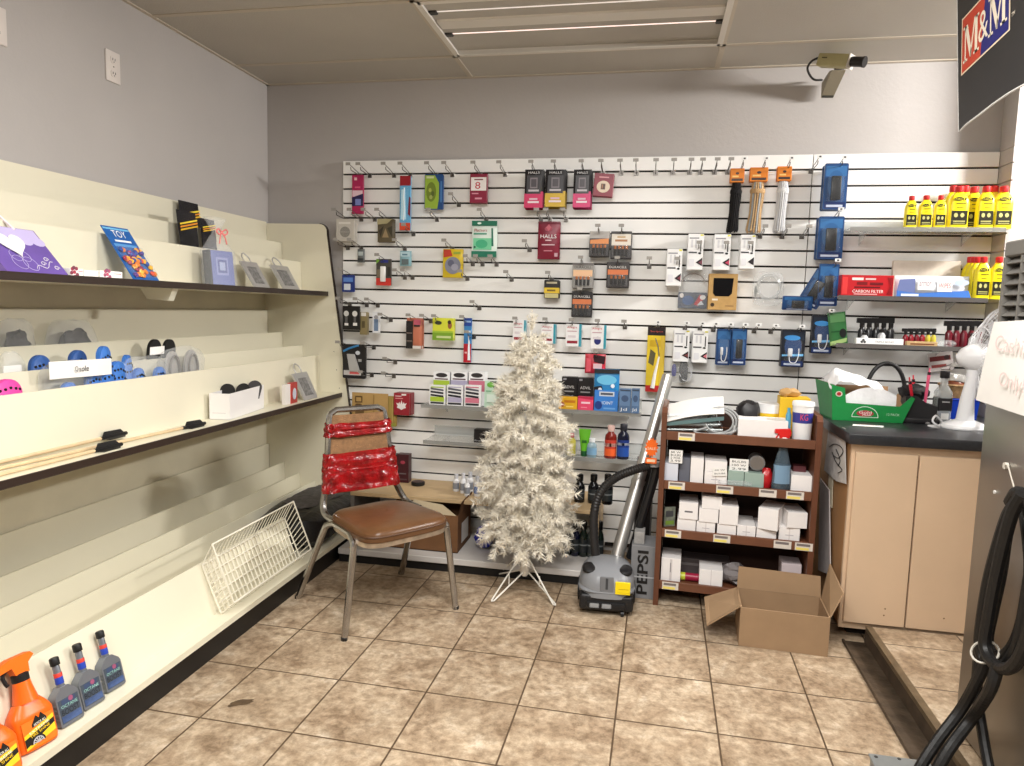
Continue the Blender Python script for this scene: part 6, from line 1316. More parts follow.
rbox((781, 564, 801, 590), RZ[3], .05, .1, 'pinkish white box on bottom rack shelf behind the carton', 'white boxes on the bottom rack shelf', C((206, 192, 194), .5))
# top shelf
o, _ = rbox((738, 420, 788, 437), RZ[0], .03, .11, 'long low white carton on top of the brown rack', None, WB, 'white_carton')
p = MR @ Vector((.11, .10, RZ[0]))
t = thing('plastic_tray_stack', 'nested clear trays under a white sheet on rack top left', 'trays', p+Vector((.02, .0, .001)), (0, 0, RA))
b = B()
for k in range(4):
    f = [(-.115+.004*k, -.06, .012+.020*k), (-.115+.004*k, .09, .012+.022*k), (.12-.012*k, .09, .03+.024*k), (.12-.012*k, -.06, .025+.022*k)]
    b.tube(f, .004, mat('clear_rim', (196, 204, 204), .12, alpha=.6), 6, True)
    b.quad([(x*.95, y*.95, z-.010) for x, y, z in f], mat('tray_floor', (60, 84, 84), .15, alpha=.6))
b.build('clear_trays', t)
b = B(); b.sheet(lambda u, v: Vector((-.118+.24*u, -.085+.15*v, .046+.050*u+.01*math.sin(3*u)+.055*v)), 8, 4, PAPER, True, .0012); b.build('white_sheet', t)
b = B(); b.sheet(lambda u, v: Vector((-.118+.24*u, -.0765, .028+.016*v+.040*u)), 8, 2, mat('teal_grey_sheet', (96, 122, 124), .3), True, .001); b.build('grey_panel', t)
t = thing('cable_coil', 'coil of clear grey cable on top of the brown rack', 'cable', MR @ Vector((.235, .07, RZ[0]+.001)), (0, 0, RA))
b = B()
for k in range(5):
    r_ = .045+.007*(k % 3); b.tube([(r_*1.25*math.cos(R(a))+.004*k, -.025+.006*k+.012*math.sin(R(a)), .058+r_*math.sin(R(a))) for a in range(0, 360, 14)], .0045, mat('grey_cable', (176, 178, 178), .2, alpha=.8), 6, True)
b.tube(smooth_path([(-.05, -.03, .03), (-.1, -.05, .014), (-.05, -.055, .008), (.05, -.05, .02), (.06, -.04, .05)], 5), .0045, mat('grey_cable', (176, 178, 178), .2, alpha=.8), 6)
b.build('cable_loops', t)
p = MR @ Vector((rk(748, 412, .16).x, .17, RZ[0]+.0006)); tag(B().blob((0, 0, .07), .05, .05, .07, C((30, 28, 30), .4), 14, 10, .014, 8, 3).build('black_pouch', None, p, (0, 0, RA)), 'lumpy black pouch behind the cable coil on the rack top', 'pouch')
p = MR @ Vector((rk(769, 408, .17).x, .20, RZ[0]+.0006)); b = B(); hh = rk(769, 404, .17).z-RZ[0]; b.lathe([(.05, 0), (.052, .004), (.052, hh*.7)], C((232, 190, 40), .4), n=24); b.lathe([(.053, hh*.7), (.054, hh), (.0, hh)], C((226, 226, 226), .4), n=24)
tag(b.build('yellow_tub', None, p, (0, 0, RA)), 'yellow tub with white lid behind the white carton on rack', 'tub')
o, _ = rbox((779.5, 398, 810, 420), RZ[0], .15, .1, 'yellow box with opened brown top at right of rack top', None, C((226, 184, 36), .5), 'yellow_box', 0, [('r', .5, .55, .95, .9, (214, 170, 24))])
p = MR @ Vector((rk(788, 396, .16).x+.01, .20, rk(788, 398, .15).z)); tag(B().blob((0, 0, .018), .045, .035, .02, mat('tan_wrap', (190, 150, 96), .6, bump=.3), 14, 8, .01, 11).build('tan_bundle', None, p, (0, 0, RA)), 'tan paper bundle lying on top of the yellow box', 'bundle')
a = rk(802, 438, .05); H = rk(802, 402, .05).z-RZ[0]; p = MR @ Vector((a.x, .07, RZ[0]+.0006))
t = thing('white_tub', 'white plastic tub with purple label at right end of rack top', 'tub', p, (0, 0, RA)); r_ = (rk(813.5, 420, .05).x-rk(791.5, 420, .05).x)/2
b = B(); b.lathe([(r_*.84, 0), (r_*.86, .003), (r_*.98, H*.9)], C((238, 238, 238), .35), n=28); b.build('tub_body', t)
b = B(); b.lathe([(r_*1.04, H*.89), (r_*1.05, H*.97), (r_*.98, H), (0, H*.985)], C((242, 242, 242), .35), n=28); b.build('lid', t)
b = B(); b.lathe([(r_*.925, H*.46), (r_*.965, H*.80)], C((58, 60, 140), .35), n=28); b.text('KG', (0, -r_*1.0, H*.62), r_*.7, H*.16, C((214, 80, 110))); b.build('purple_label', t)
p = MR @ Vector((rk(789, 420, .05).x, .07, RZ[0]+.0006)); b = B(); b.lathe([(.010, 0), (.011, .002), (.011, .10), (.006, .115), (.006, .13), (0, .131)], C((90, 160, 190), .3), n=14)
tag(b.build('blue_tube', None, p, (0, 0, RA)), 'slim light blue tube standing beside the white tub on rack', 'tube')

# ================================================================ OPEN CARDBOARD BOX
CB = mat('box_card', (154, 126, 96), .85, var=.05, scale=14); CBI = mat('box_card_inside', (166, 138, 108), .85, var=.04, scale=14)
t = thing('cardboard_box', 'open empty cardboard box with flaps out on the floor before rack', 'box', (2.50, -.935, 0), (0, 0, R(-2.5))); W_, D_, H_, th = .318, .20, .152, .005
b = B(); b.box(0, W_, 0, th, 0, H_, CB); b.box(0, W_, D_-th, D_, 0, H_, CB); b.box(0, th, th, D_-th, 0, H_, CB); b.box(W_-th, W_, th, D_-th, 0, H_, CB); b.box(th, W_-th, th, D_-th, 0, .005, CBI); b.build('box_body', t)
def flap(p, name):
    p = [Vector(q) for q in p]; n = (p[1]-p[0]).cross(p[2]-p[0]).normalized()*.0045
    b = B(); b.add(p+[q+n for q in p], [(0, 1, 2, 3), (7, 6, 5, 4)]+[(k, 4+k, 4+(k+1) % 4, (k+1) % 4) for k in range(4)], CB); b.build(name, t)
flap([(0, D_, H_), (W_, D_, H_), (W_-.003, D_+.016, H_+.080), (.003, D_+.016, H_+.086)], 'back_flap')
flap([(0, 0.005, H_), (0, D_-.005, H_), (-.125, D_-.01, H_-.055), (-.118, .01, H_-.095)], 'left_flap')
flap([(W_, .01, H_), (W_, D_-.01, H_), (W_+.03, D_+.03, H_+.13), (W_+.045, .04, H_+.085)], 'right_flap')
# ================================================================ CABINET AND COUNTER
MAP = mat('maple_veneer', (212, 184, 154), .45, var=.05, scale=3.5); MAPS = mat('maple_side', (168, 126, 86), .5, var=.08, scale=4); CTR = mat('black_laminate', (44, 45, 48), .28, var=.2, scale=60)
CX0, CX1, CYF, ZT_ = 2.893, 3.622, -.775, .823
t = thing('base_cabinet', 'light maple two-door base cabinet under the black countertop', 'cabinet', ((CX0+CX1)/2, -.4, 0)); ox, oy = (CX0+CX1)/2, -.4; CB0 = .046
def lb(): b = B(); b.X = Matrix.Translation((-ox, -oy, 0)); return b
b = lb(); b.box(CX0+.05, CX1-.01, CYF+.07, -.03, 0, CB0+.012, C((34, 28, 24), .7)); b.build('plinth', t)
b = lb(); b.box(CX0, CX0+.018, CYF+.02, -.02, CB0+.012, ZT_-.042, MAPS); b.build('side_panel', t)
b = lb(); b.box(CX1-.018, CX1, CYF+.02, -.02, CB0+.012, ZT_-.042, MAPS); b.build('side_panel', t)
b = lb(); b.box(CX0+.0185, CX1-.0185, CYF+.02, -.02, CB0+.012, CB0+.03, MAPS); b.build('bottom_panel', t)
b = lb(); b.box(CX0, CX1, CYF, CYF+.0195, CB0+.002, CB0+.028, MAP, .001, 1); b.box(CX0, CX1, CYF, CYF+.0195, ZT_-.085, ZT_-.042, MAP, .001, 1); b.box(CX0, CX0+.022, CYF, CYF+.0195, CB0+.028, ZT_-.085, MAP, .001, 1); b.box(CX1-.022, CX1, CYF, CYF+.0195, CB0+.028, ZT_-.085, MAP, .001, 1); b.build('face_frame', t)
xs_ = atY(912.5, 540, CYF-.02).x
for x0, x1 in ((CX0+.012, xs_-.003), (xs_+.003, CX1-.004)):
    b = lb(); b.box(x0, x1, CYF-.019, CYF-.001, CB0+.033, ZT_-.072, MAP, .0015, 1); d_ = b.build('door', t)
    rnd = random.Random(int(x0*100)); b = lb()
    for k in range(2):
        sx_, sz_ = rnd.uniform(x0+.12, x1-.05), rnd.uniform(.12, .2); b.cyl((sx_, CYF-.0195, sz_), (sx_, CYF-.0185, sz_), .003, C((110, 78, 50)), 8)
    b.build('screw_hole', d_)
b = B(); b.box(CX0-.022, CX1+.004, CYF-.035, -.002, ZT_-.04, ZT_, CTR, .004, 2); tag(b.build('countertop', None, (0, 0, 0)), 'black laminate countertop over the maple cabinet', 'countertop')
# papers taped to the cabinet side and leaning boards
def side_sheet(pts, X_, m_, name, label, cat, th=.0012, curl=.0, ops=None):
    P = [atX(x, y, X_) for x, y in pts]; o = sum(P, Vector())/len(P); b = B()
    vs = [p-o for p in P]+[p-o+Vector((th, 0, 0)) for p in P]; n = len(P)
    b.add(vs, [tuple(range(n)), tuple(range(2*n-1, n-1, -1))]+[(k, n+k, n+(k+1) % n, (k+1) % n) for k in range(n)], m_)
    if ops: ops(b, o)
    return tag(b.build(name, None, o), label, cat)
def doodle(b, o):
    for l in ([(829, 447), (834, 444), (840, 446), (843, 452), (838, 458), (833, 455)], [(832, 452), (836, 462), (842, 470), (838, 473)], [(836, 449), (840, 460), (838, 466)]):
        b.tube(smooth_path([atX(x, y, CX0-.012)-o for x, y in l], 4), .0016, BLACK, 5)
side_sheet([(829, 424), (845, 428), (846, 484), (836, 481), (824, 470)], CX0-.010, mat('crumpled_paper', (206, 203, 200), .8, var=.08, scale=30, bump=.5, bscale=30), 'paper_sheet', 'crumpled white paper with black scribble taped to cabinet side', 'paper', ops=doodle)
side_sheet([(829, 470), (833, 476), (832, 508), (827, 505)], CX0-.006, mat('cream_card', (226, 216, 190), .7), 'card_strip', 'narrow cream card strip below the scribbled paper on cabinet side', 'card')
side_sheet([(820, 478), (829, 490), (830, 575), (818, 570)], CX0-.016, mat('grey_board', (176, 168, 166), .6, var=.06), 'grey_board', 'pale grey board leaning in the gap beside brown rack', 'board', .004)
b = B(); c = atZ(866, 425.5, ZT_); b.quad([(-.06, -.03, .0008), (.055, -.035, .0008), (.07, .012, .0008), (-.045, .015, .0008)], PAPER)
tag(b.build('paper_slip', None, (c.x, c.y, ZT_)), 'white paper slip lying on the countertop before green carton', 'paper')
# ---- green carton tray
GRN = mat('green_print', (26, 136, 66), .4, var=.05); KRI = mat('carton_inside', (168, 132, 96), .8)
a, c_ = atZ(832, 420, ZT_), atZ(904, 424.2, ZT_); w_ = (c_-a).length; ang = R(1.5)
t = thing('green_carton', 'green printed carton tray with cut-out front on the countertop', 'carton', (a.x, a.y, ZT_+.0008), (0, 0, ang)); dp = .20; th = .0035
def px2(x, y):           # photo point on the carton's front plane
    n = Vector((-math.sin(ang), math.cos(ang), 0)); d = _ray(x, y); p = CAM+d*((a-CAM).dot(n)/d.dot(n)); q = Matrix.Rotation(-ang, 3, 'Z') @ (p-a); return (q.x, q.z-0)
fr = [(0, 0), (w_, 0)]+[px2(x, y) for x, y in ((915, 399), (912, 397), (900, 407), (846, 403), (845, 388), (832, 385))]
b = B(); b.prism(fr, 0, th, GRN)
b.build('front_panel', t)
hl = fr[-1][1]; hr = fr[2][1]
b = B(); b.add([(0, 0, 0), (0, dp, 0), (-.03, dp, hl*1.05), (0, 0, hl)], [(0, 1, 2, 3)], GRN); b.add([(th, 0.004, 0), (th, dp, 0), (-.03+th, dp, hl*1.05), (th, .004, hl)], [(3, 2, 1, 0)], KRI); b.build('left_panel', t)
b = B(); b.add([(w_, 0, 0), (w_, dp, 0), (w_+.045, dp, hr), (fr[2][0], 0, hr)], [(0, 1, 2, 3)], GRN); b.add([(w_-th, .004, 0), (w_-th, dp, 0), (w_+.045-th, dp, hr), (fr[2][0]-th, .004, hr)], [(3, 2, 1, 0)], KRI); b.build('right_panel', t)
b = B(); b.box(0, w_, dp, dp+th, 0, hl*.9, KRI); b.build('back_panel', t)
b = B(); b.box(th, w_-th, th, dp, 0, .003, KRI); b.build('floor_panel', t)
b = B(); e1 = px2(865, 414); rr = .052
b.tube([(e1[0]+.0+rr*math.cos(R(q)), -.0008, .018+rr*.86*math.sin(R(q))) for q in range(0, 181, 12)], .0014, C((220, 232, 220)), 5); b.cyl((e1[0]-rr, -.0008, .018), (e1[0]+rr, -.0008, .018), .0014, C((220, 232, 220)), 5)
b.prism([(e1[0]+.034*math.cos(R(q)), .034+.013*math.sin(R(q))) for q in range(0, 360, 20)], -.0009, 0, C((176, 60, 66))); b.text('Gold', (e1[0], -.0016, .039), .05, .012, C((240, 232, 226))); b.text('PEAK', (e1[0]+.008, -.0017, .028), .036, .008, C((240, 232, 226)))
q1 = px2(893, 416); b.text('12 PACK', (q1[0], -.0009, .034), .05, .010, C((190, 224, 196)))
q2 = px2(839, 394); b.prism([(q2[0]+.014*math.cos(R(q)), q2[1]+.012*math.sin(R(q))) for q in range(0, 360, 24)], -.0009, 0, C((214, 206, 190))); b.prism([(q2[0]+.009*math.cos(R(q)), q2[1]+.008*math.sin(R(q))) for q in range(0, 360, 24)], -.0014, 0, C((170, 40, 40)))
b.build('front_print', t)
mi_ = Matrix.Translation((a.x, a.y, ZT_)) @ Matrix.Rotation(ang, 4, 'Z')
wb = mat('white_film', (240, 240, 242), .35, bump=.35, bscale=26)
b = B(); b.sheet(lambda u, v: Vector((w_*(-.04+.93*u), .012+.17*v, .06+.15*(1-.42*u)*min(1, 5*(1-u)+.1)*min(1, .6+3*u)*(.45+.55*math.sin(math.pi*(.2+.55*v)))+.02*(1-u)*v+.018*noise.noise(Vector((u*6, v*4, 2.2))))), 26, 12, wb, True, .002)
b.sheet(lambda u, v: Vector((w_*(.16+.74*u), .014+.02*math.sin(5*u)*.2+.004*noise.noise(Vector((u*9, v*4, 0))), .03+(.04+.075*math.sin(math.pi*(.1+.75*u))**.7)*v)), 22, 5, wb, True, .002)
tag(b.build('white_plastic_bag', None, mi_.translation+Vector((0, 0, .0)), (0, 0, ang)), 'crumpled white plastic bag filling the green carton tray', 'bag')
# ---- black headband
p0, p1, pm = atY(866, 392, -.22), atY(905, 388, -.22), atY(884, 363, -.22)
cx = (p0.x+p1.x)/2; rx_ = (p1.x-p0.x)/2; zb = .9
t = tag(B().tube([(rx_*math.cos(R(q)), -.0, (pm.z-p0.z)*math.sin(R(q))) for q in range(0, 181, 10)]+[(-rx_, 0, -(p0.z-ZT_)+.012)], .009, mat('black_rubber', (30, 28, 28), .4), 10).build('black_cable_loop', None, (cx, -.22, p0.z)), 'thick black cable arching up behind the green carton', 'cable')
# ---- pen box clutter
KB = mat('matte_black', (26, 24, 26), .5)
p = atZ(922, 424, ZT_); 
t = thing('pen_box', 'black desk box of pens beside the green carton', 'desk organizer', (p.x+.0, p.y+.05, ZT_+.0008), (0, 0, -.1))
b = B(); b.prism([(-.06, 0), (.055, 0), (.06, .075), (.02, .085), (-.02, .115), (-.062, .11)], -.045, .05, KB); b.box(-.075, .07, -.052, .055, 0, .022, KB, .004, 2); b.build('box_body', t)
b = B(); b.blob((-.02, .02, .125), .06, .04, .03, KB, 16, 8, .018, 9); b.build('black_straps', t)
for (x, y, h_, c, lb_, ti) in ((.012, -.02, .205, (226, 92, 128), 'tall pink pen standing in the black desk box', .05), (-.02, -.015, .165, (190, 32, 48), 'short red pen leaning in the black desk box', -.2), (-.012, .012, .17, (206, 40, 60), 'red marker standing behind the short red pen', -.1)):
    q = Matrix.Translation(t.location) @ Vector((x, y, .03)); b = B(); b.lathe([(.004, 0), (.006, .004), (.006, h_-.05), (.0065, h_-.048), (.0065, h_-.02), (.003, h_-.015), (.003, h_)], C(c, .3), n=12); b.lathe([(.0066, h_-.03), (.0066, h_-.018), (.0, h_-.017)], C((40, 20, 26), .3), n=12)
    tag(b.build('pen', None, q, (0, ti, 0)), lb_, 'pen')
for k, (x, y) in enumerate(((913, 421), (925, 424), (932, 425))):
    p_ = atZ(x, y, ZT_); b = B(); b.blob((0, 0, .006), .010, .008, .006, C((120, 118, 118) if k else (60, 58, 60), .3), 10, 6, .002, k); tag(b.build('small_trinket', None, (p_.x, p_.y-.03, ZT_+.001)), ('dark grey trinket', 'light grey trinket', 'light grey trinket nearer the clear bottle')[k]+' on the counter before the black desk box', 'trinket')
# ---- clear bottle, blue bin, basket, jar
p = atZ(939, 420, ZT_); p.y -= .02; H = atY(939, 371, p.y).z-ZT_
t = thing('clear_bottle', 'clear square bottle with black cap and black label on the counter', 'bottle', (p.x, p.y, ZT_+.0008), (0, 0, .15)); r_ = .032
GB_ = mat('clear_glass_bottle', (190, 194, 192), .05, alpha=.42, spec=1.)
def sq(u, v):
    pr = [(1, 0), (1, .55), (.92, .62), (.5, .72), (.42, .86)]; k = v*4; i = min(3, int(k)); f = k-i; s = pr[i][0]*(1-f)+pr[i+1][0]*f; z = pr[i][1]*(1-f)+pr[i+1][1]*f; a = 2*math.pi*u; e = .45 if z < .62 else .8
    return Vector((r_*s*math.copysign(abs(math.cos(a))**e, math.cos(a)), r_*.8*s*math.copysign(abs(math.sin(a))**e, math.sin(a)), H*z))
b = B(); b.sheet(sq, 28, 12, GB_); b.build('bottle', t)
b = B(); b.lathe([(r_*.55, H*.86), (r_*.58, H*.87), (r_*.58, H*.99), (r_*.5, H)], KB, n=18); b.build('cap', t)
b = B(); b.box(-r_*.94, r_*.94, -r_*.82, r_*.82, H*.2, H*.48, C((30, 28, 30), .4), .004, 1); b.box(-r_*.5, r_*.5, -r_*.84, -r_*.8, H*.04, H*.16, C((196, 194, 190))); b.box(-r_*.5, r_*.5, -r_*.83, -r_*.80, H*.38, H*.40, C((170, 168, 166))); b.build('label', t)
q0, q1 = atZ(947, 419, ZT_), atZ(968, 419, ZT_)
t = thing('blue_bin', 'bright blue plastic bin on the counter under the wicker basket', 'bin', ((q0.x+q1.x)/2+.012, q0.y+.05, ZT_+.0008)); w_ = (q1.x-q0.x)/2+.012; hb = .088
BL = mat('blue_bin', (16, 58, 176), .35); b = B()
for s in (-1, 1): b.add([(s*w_*.9, -.05, 0), (s*w_*.9, .06, 0), (s*w_, .065, hb), (s*w_, -.055, hb)], [(0, 1, 2, 3)], BL)
b.add([(-w_*.9, -.05, 0), (w_*.9, -.05, 0), (w_, -.055, hb), (-w_, -.055, hb)], [(0, 1, 2, 3)], BL); b.add([(-w_*.9, .06, 0), (w_*.9, .06, 0), (w_, .065, hb), (-w_, .065, hb)], [(0, 1, 2, 3)], BL); b.quad([(-w_*.9, -.05, .002), (w_*.9, -.05, .002), (w_*.9, .06, .002), (-w_*.9, .06, .002)], BL); b.build('bin_wall', t)
b = B(); b.tube([(-w_, -.055, hb), (w_, -.055, hb), (w_, .065, hb), (-w_, .065, hb)], .0035, BL, 6, True); b.build('rim', t)
bo = t.location+Vector((-.014, .005, hb+.005))
WK = mat('wicker', (176, 140, 98), .75, var=.3, scale=90, bump=.6, bscale=160)
t = thing('wicker_basket', 'small tan wicker basket resting on the blue bin', 'basket', bo)
b = B(); b.lathe([(.0, 0), (w_*.95, 0), (w_*1.15, .05), (w_*1.18, .058), (w_*1.1, .058), (w_*.9, .006), (0, .006)], WK, n=26, sy=.85); b.build('basket_body', t)
b = B(); b.tube([(w_*1.15*math.cos(R(q)), w_*.98*math.sin(R(q)), .056) for q in range(0, 360, 10)], .006, WK, 6, True); b.build('braided_rim', t)
t = thing('sweet_jar', 'brown jar with silver lid tipped inside the wicker basket', 'jar', bo+Vector((-.01, 0, .0085)), (R(-12), R(10), 0))
b = B(); b.lathe([(.036, 0), (.04, .006), (.042, .05), (.036, .06)], mat('brown_jar', (120, 70, 52), .2), n=20); b.build('jar_body', t); b = B(); b.lathe([(.042, .058), (.044, .062), (.043, .085), (.03, .094), (0, .096)], mat('silver_lid', (214, 212, 208), .25, .5), n=20); b.build('lid', t)
# ---- fan
FW = mat('fan_white', (236, 236, 238), .3); FP = Vector((3.385, -.50, ZT_))
t = thing('desk_fan', 'white desk fan turned towards the right wall on the countertop', 'fan', FP+Vector((0, 0, .0006)))
b = B(); b.lathe([(.0, 0), (.088, 0), (.09, .006), (.085, .016), (.05, .03), (.03, .038), (0, .04)], FW, n=32, sy=.85); b.build('base', t)
b = B(); b.tube([(0, 0, .03), (.002, 0, .12), (.012, 0, .2), (.014, 0, .25)], [.034, .026, .021, .024], FW, 16); b.build('stem', t)
zc = .29; X0 = .03
b = B()
def motor(u, v):
    pr = [(0.0, 0.005), (.02, .034), (.05, .052), (.09, .058), (.125, .052), (.135, .03)]; k = v*5; i = min(4, int(k)); f = k-i; x = pr[i][0]*(1-f)+pr[i+1][0]*f; r = pr[i][1]*(1-f)+pr[i+1][1]*f
    return Vector((-.085+x+X0, r*math.cos(2*math.pi*u), zc+r*math.sin(2*math.pi*u)))
b.sheet(motor, 24, 15, FW); b.build('motor_housing', t)
b = B(); RC = .195; xc = X0+.062; cw = mat('cage_wire', (222, 222, 224), .3)
def ring(r, x, w): b.tube([(x, r*math.cos(R(q)), zc+r*math.sin(R(q))) for q in range(0, 360, 10)], w, cw, 6, True)
ring(RC, xc, .004); ring(RC*.99, xc+.012, .003); ring(RC*.62, xc-.060, .002); ring(.05, xc-.075, .003); ring(RC*.62, xc+.055, .002); ring(.045, xc+.065, .004)
for k in range(44):
    a_ = 2*math.pi*k/44; cs, sn = math.cos(a_), math.sin(a_)
    b.tube([(xc-.075, .05*cs, zc+.05*sn), (xc-.060, RC*.62*cs, zc+RC*.62*sn), (xc, RC*cs, zc+RC*sn), (xc+.05, RC*.62*cs, zc+RC*.62*sn), (xc+.065, .045*cs, zc+.045*sn)], .0013, cw, 4)
b.build('cage', t)
b = B(); b.lathe([(.03, -.012), (.03, .012), (0, .02)], FW, n=16); bl = B()
for k in range(4):
    a0 = math.pi/2*k
    bl.sheet(lambda u, v: Vector((xc-.012+.03*v, (.03+.12*u)*math.cos(a0+(v-.5)*(.9)), zc+(.03+.12*u)*math.sin(a0+(v-.5)*(.9)))), 6, 6, mat('blade', (214, 216, 220), .25), True, .0015)
b.bm.free(); bl.build('blades', t)
b = B(); b.tube(smooth_path([(-.06, .02, .012), (-.10, .0, .006), (-.14, -.02, .006), (-.11, -.05, .006), (-.14, -.06, .03), (-.12, -.03, .05), (-.09, .0, .03), (-.05, .06, .008), (.02, .18, .008)], 6), .004, FW, 6); b.build('power_cord', t)

# ================================================================ STAINLESS MACHINE
STL = mat('brushed_steel', (164, 158, 150), .32, .88, var=.10, scale=2.2); GP = mat('grey_plastic', (112, 109, 104), .55, var=.03)
MX, MY0, MY1, MZ1, MZS = 3.042, -2.55, -1.503, 1.473, 1.175
t = thing('drink_machine', 'tall stainless steel drink machine with grey louvred top at right edge', 'machine', (3.32, -2.03, PZ)); ox, oy = 3.32, -2.03
def lb(): b = B(); b.X = Matrix.Translation((-ox, -oy, -PZ)); return b
b = lb(); b.box(MX, 3.6, MY0, MY1+.032, PZ+.012, MZS, STL, .006, 2); b.build('steel_body', t)
b = lb()
for x in (MX+.05, 3.55):
    for y in (MY0+.05, MY1-.05): b.cyl((x, y, PZ+.0006), (x, y, PZ+.014), .02, BLACK, 12)
b.build('feet', t)
b = lb(); zl = (1.20, 1.43); y_a, y_b = atX(1006.5, 270, MX).y, MY0+.04
b.box(MX-.002, 3.602, MY0, MY1+.002, MZS+.001, 1.205, GP, .004, 1); b.box(MX-.002, 3.602, MY0, MY1+.002, 1.432, MZ1, GP, .004, 1)
b.box(MX-.002, 3.602, y_a+.004, MY1+.002, 1.2051, 1.4319, GP); b.box(MX-.002, 3.602, MY0, y_b, 1.2051, 1.4319, GP)
b.build('louvre_frame', t)
b = lb(); b.box(MX+.03, 3.58, y_b, y_a+.004, 1.2052, 1.4318, C((30, 29, 28), .7)); b.build('dark_core', t)
b = lb(); n_l = 8
ym = y_a-.075
for k in range(n_l):
    z0 = 1.208+k*(.222/n_l); 
    b.prism([(MX-.001, z0+.012), (MX+.004, z0+.010), (MX+.028, z0+.030), (MX+.024, z0+.033)], y_b, y_a+.003, GP)
b.box(MX-.002, MX+.028, ym-.006, ym, 1.2053, 1.4317, GP); b.box(MX-.002, MX+.028, ym-.19, ym-.18, 1.2053, 1.4317, GP); b.build('louvre_slats', t)
# rivets
b = lb()
for x, y in ((995, 492),):
    p = atX(x, y, MX); b.cyl((MX-.003, p.y, p.z), (MX+.001, p.y, p.z), .005, C((210, 208, 204), .3), 10)
b.build('rivet', t)
# paper sign
pts = [(994, 322), (1060, 318), (1060, 428), (1021, 413.5), (977, 400)]; P = [atX(x, y, 3.026) for x, y in pts]; o = P[0].copy()
t = thing('paper_sign', 'white paper sign with faint handwriting hanging on the drink machine', 'sign', o)
b = B()
def ps(u, v):
    top = P[0].lerp(P[1], u); bot = P[4].lerp(P[2], u); q = top.lerp(bot, v)-o; q.x += -.006*math.sin(math.pi*v)*math.sin(2*u+.4)-.003*v*v*(1-u); return q
b.sheet(ps, 12, 12, PAPER, True, .001); b.build('sheet', t)
INK = C((228, 206, 203), .7); MM = Matrix.Rotation(R(-90), 4, 'Z')
def wr(s, x0, x1, y, h_px):
    c = atX((x0+x1)/2, y, 3.013)-o; a_, d_ = atX(x0, y, 3.013), atX(x1, y, 3.013); w_ = abs(a_.y-d_.y); hh = atX(x0, y-h_px/2, 3.013).z-atX(x0, y+h_px/2, 3.013).z
    b = B(); b.text(s, (0, 0, 0), w_, hh, INK, Matrix.Translation(c) @ MM, rot=-.05); b.build('handwriting', t)
wr('Cashier', 994, 1036, 346, 15); wr('Only!', 998, 1024, 384, 19)
# M&M banner
BX = 2.95
def bp(x, y, dx=0.): p = atX(x, y, BX); p.x += dx; return p
crv = [(957, -70), (957.2, 0), (957.8, 70), (958.5, 131.5), (966, 124), (978, 115), (992, 104), (1008, 93), (1024, 84), (1044, 73), (1075, 60), (1075, -70)]
P = [bp(x, y) for x, y in crv]; P = [p if p.z < 2.40 else Vector((p.x, p.y, 2.40)) for p in P]; o = Vector((BX, P[3].y, 2.1))
t = thing('hanging_banner', 'black hanging banner with red and blue M&M sign, top right corner', 'banner', o)
BK = mat('banner_black', (44, 43, 44), .45); b = B(); n = len(P)
b.add([p-o for p in P]+[p-o+Vector((.004, 0, 0)) for p in P], [tuple(range(n)), tuple(range(2*n-1, n-1, -1))]+[(k, n+k, n+(k+1) % n, (k+1) % n) for k in range(n)], BK); b.build('banner_sheet', t)
b = B(); b.tube([p-o+Vector((.002, 0, 0)) for p in P[1:11]], .0026, C((226, 226, 224), .4), 6); b.build('white_edge', t)
O_, U_, V_ = bp(961.4, 76.2), bp(1010.4, 30)-bp(961.4, 76.2), bp(962.4, 19.6)-bp(961.4, 76.2)
LM = Matrix(((U_.x, 1, V_.x, O_.x-o.x), (U_.y, 0, V_.y, O_.y-o.y), (U_.z, 0, V_.z, O_.z-o.z), (0, 0, 0, 1)))
def lq(b, uv, dx, c): b.add([LM @ Vector((u, dx, v)) for u, v in uv], [tuple(range(len(uv)))], C(c, .5))
b = B(); lq(b, [(0, 0), (1, 0), (1, 1), (0, 1)], -.0010, (232, 214, 186)); lq(b, [(.02, .03), (.43, .03), (.52, .97), (.02, .97)], -.0014, (190, 66, 44)); lq(b, [(.43, .03), (.98, .03), (.98, .97), (.52, .97)], -.0014, (36, 38, 112))
IV = C((238, 226, 206), .5)
def serif_m(u0, u1, v0, v1):
    W_, H_ = u1-u0, v1-v0
    def q(pts): b.add([LM @ Vector((u0+x*W_, -.0018, v0+y*H_)) for x, y in pts], [tuple(range(len(pts)))], IV)
    q([(.10, 0), (.17, 0), (.17, 1), (.10, 1)]); q([(.74, 0), (.90, 0), (.90, 1), (.74, 1)])
    q([(.08, 1), (.27, 1), (.54, .2), (.47, .02), (.44, .02)]); q([(.44, .02), (.50, .02), (.78, 1), (.70, 1), (.47, .2)])
    for x0, x1, y in ((0, .27, 0), (.66, 1, 0), (0, .2, .93), (.8, 1, .93)): q([(x0, y), (x1, y), (x1, y+.07), (x0, y+.07)])
serif_m(.05, .40, .17, .80); serif_m(.59, .95, .20, .83); b.text('&', (.49, -.0021, .50), .20, .50, IV, LM); b.text('TM', (1.06, -.0018, .2), .06, .06, IV, LM)
lq(b, [(1.22, .28), (1.6, .28), (1.6, .62), (1.22, .62)], -.0014, (226, 84, 30)); b.build('logo_print', t)
for x in (965, 1050):
    p = bp(x, -40); b = B(); b.cyl(Vector((BX+.002, p.y, 2.395))-o, Vector((BX+.002, p.y, ZC-.004))-o, .002, WIRE, 6); b.build('hanging_cord', t)
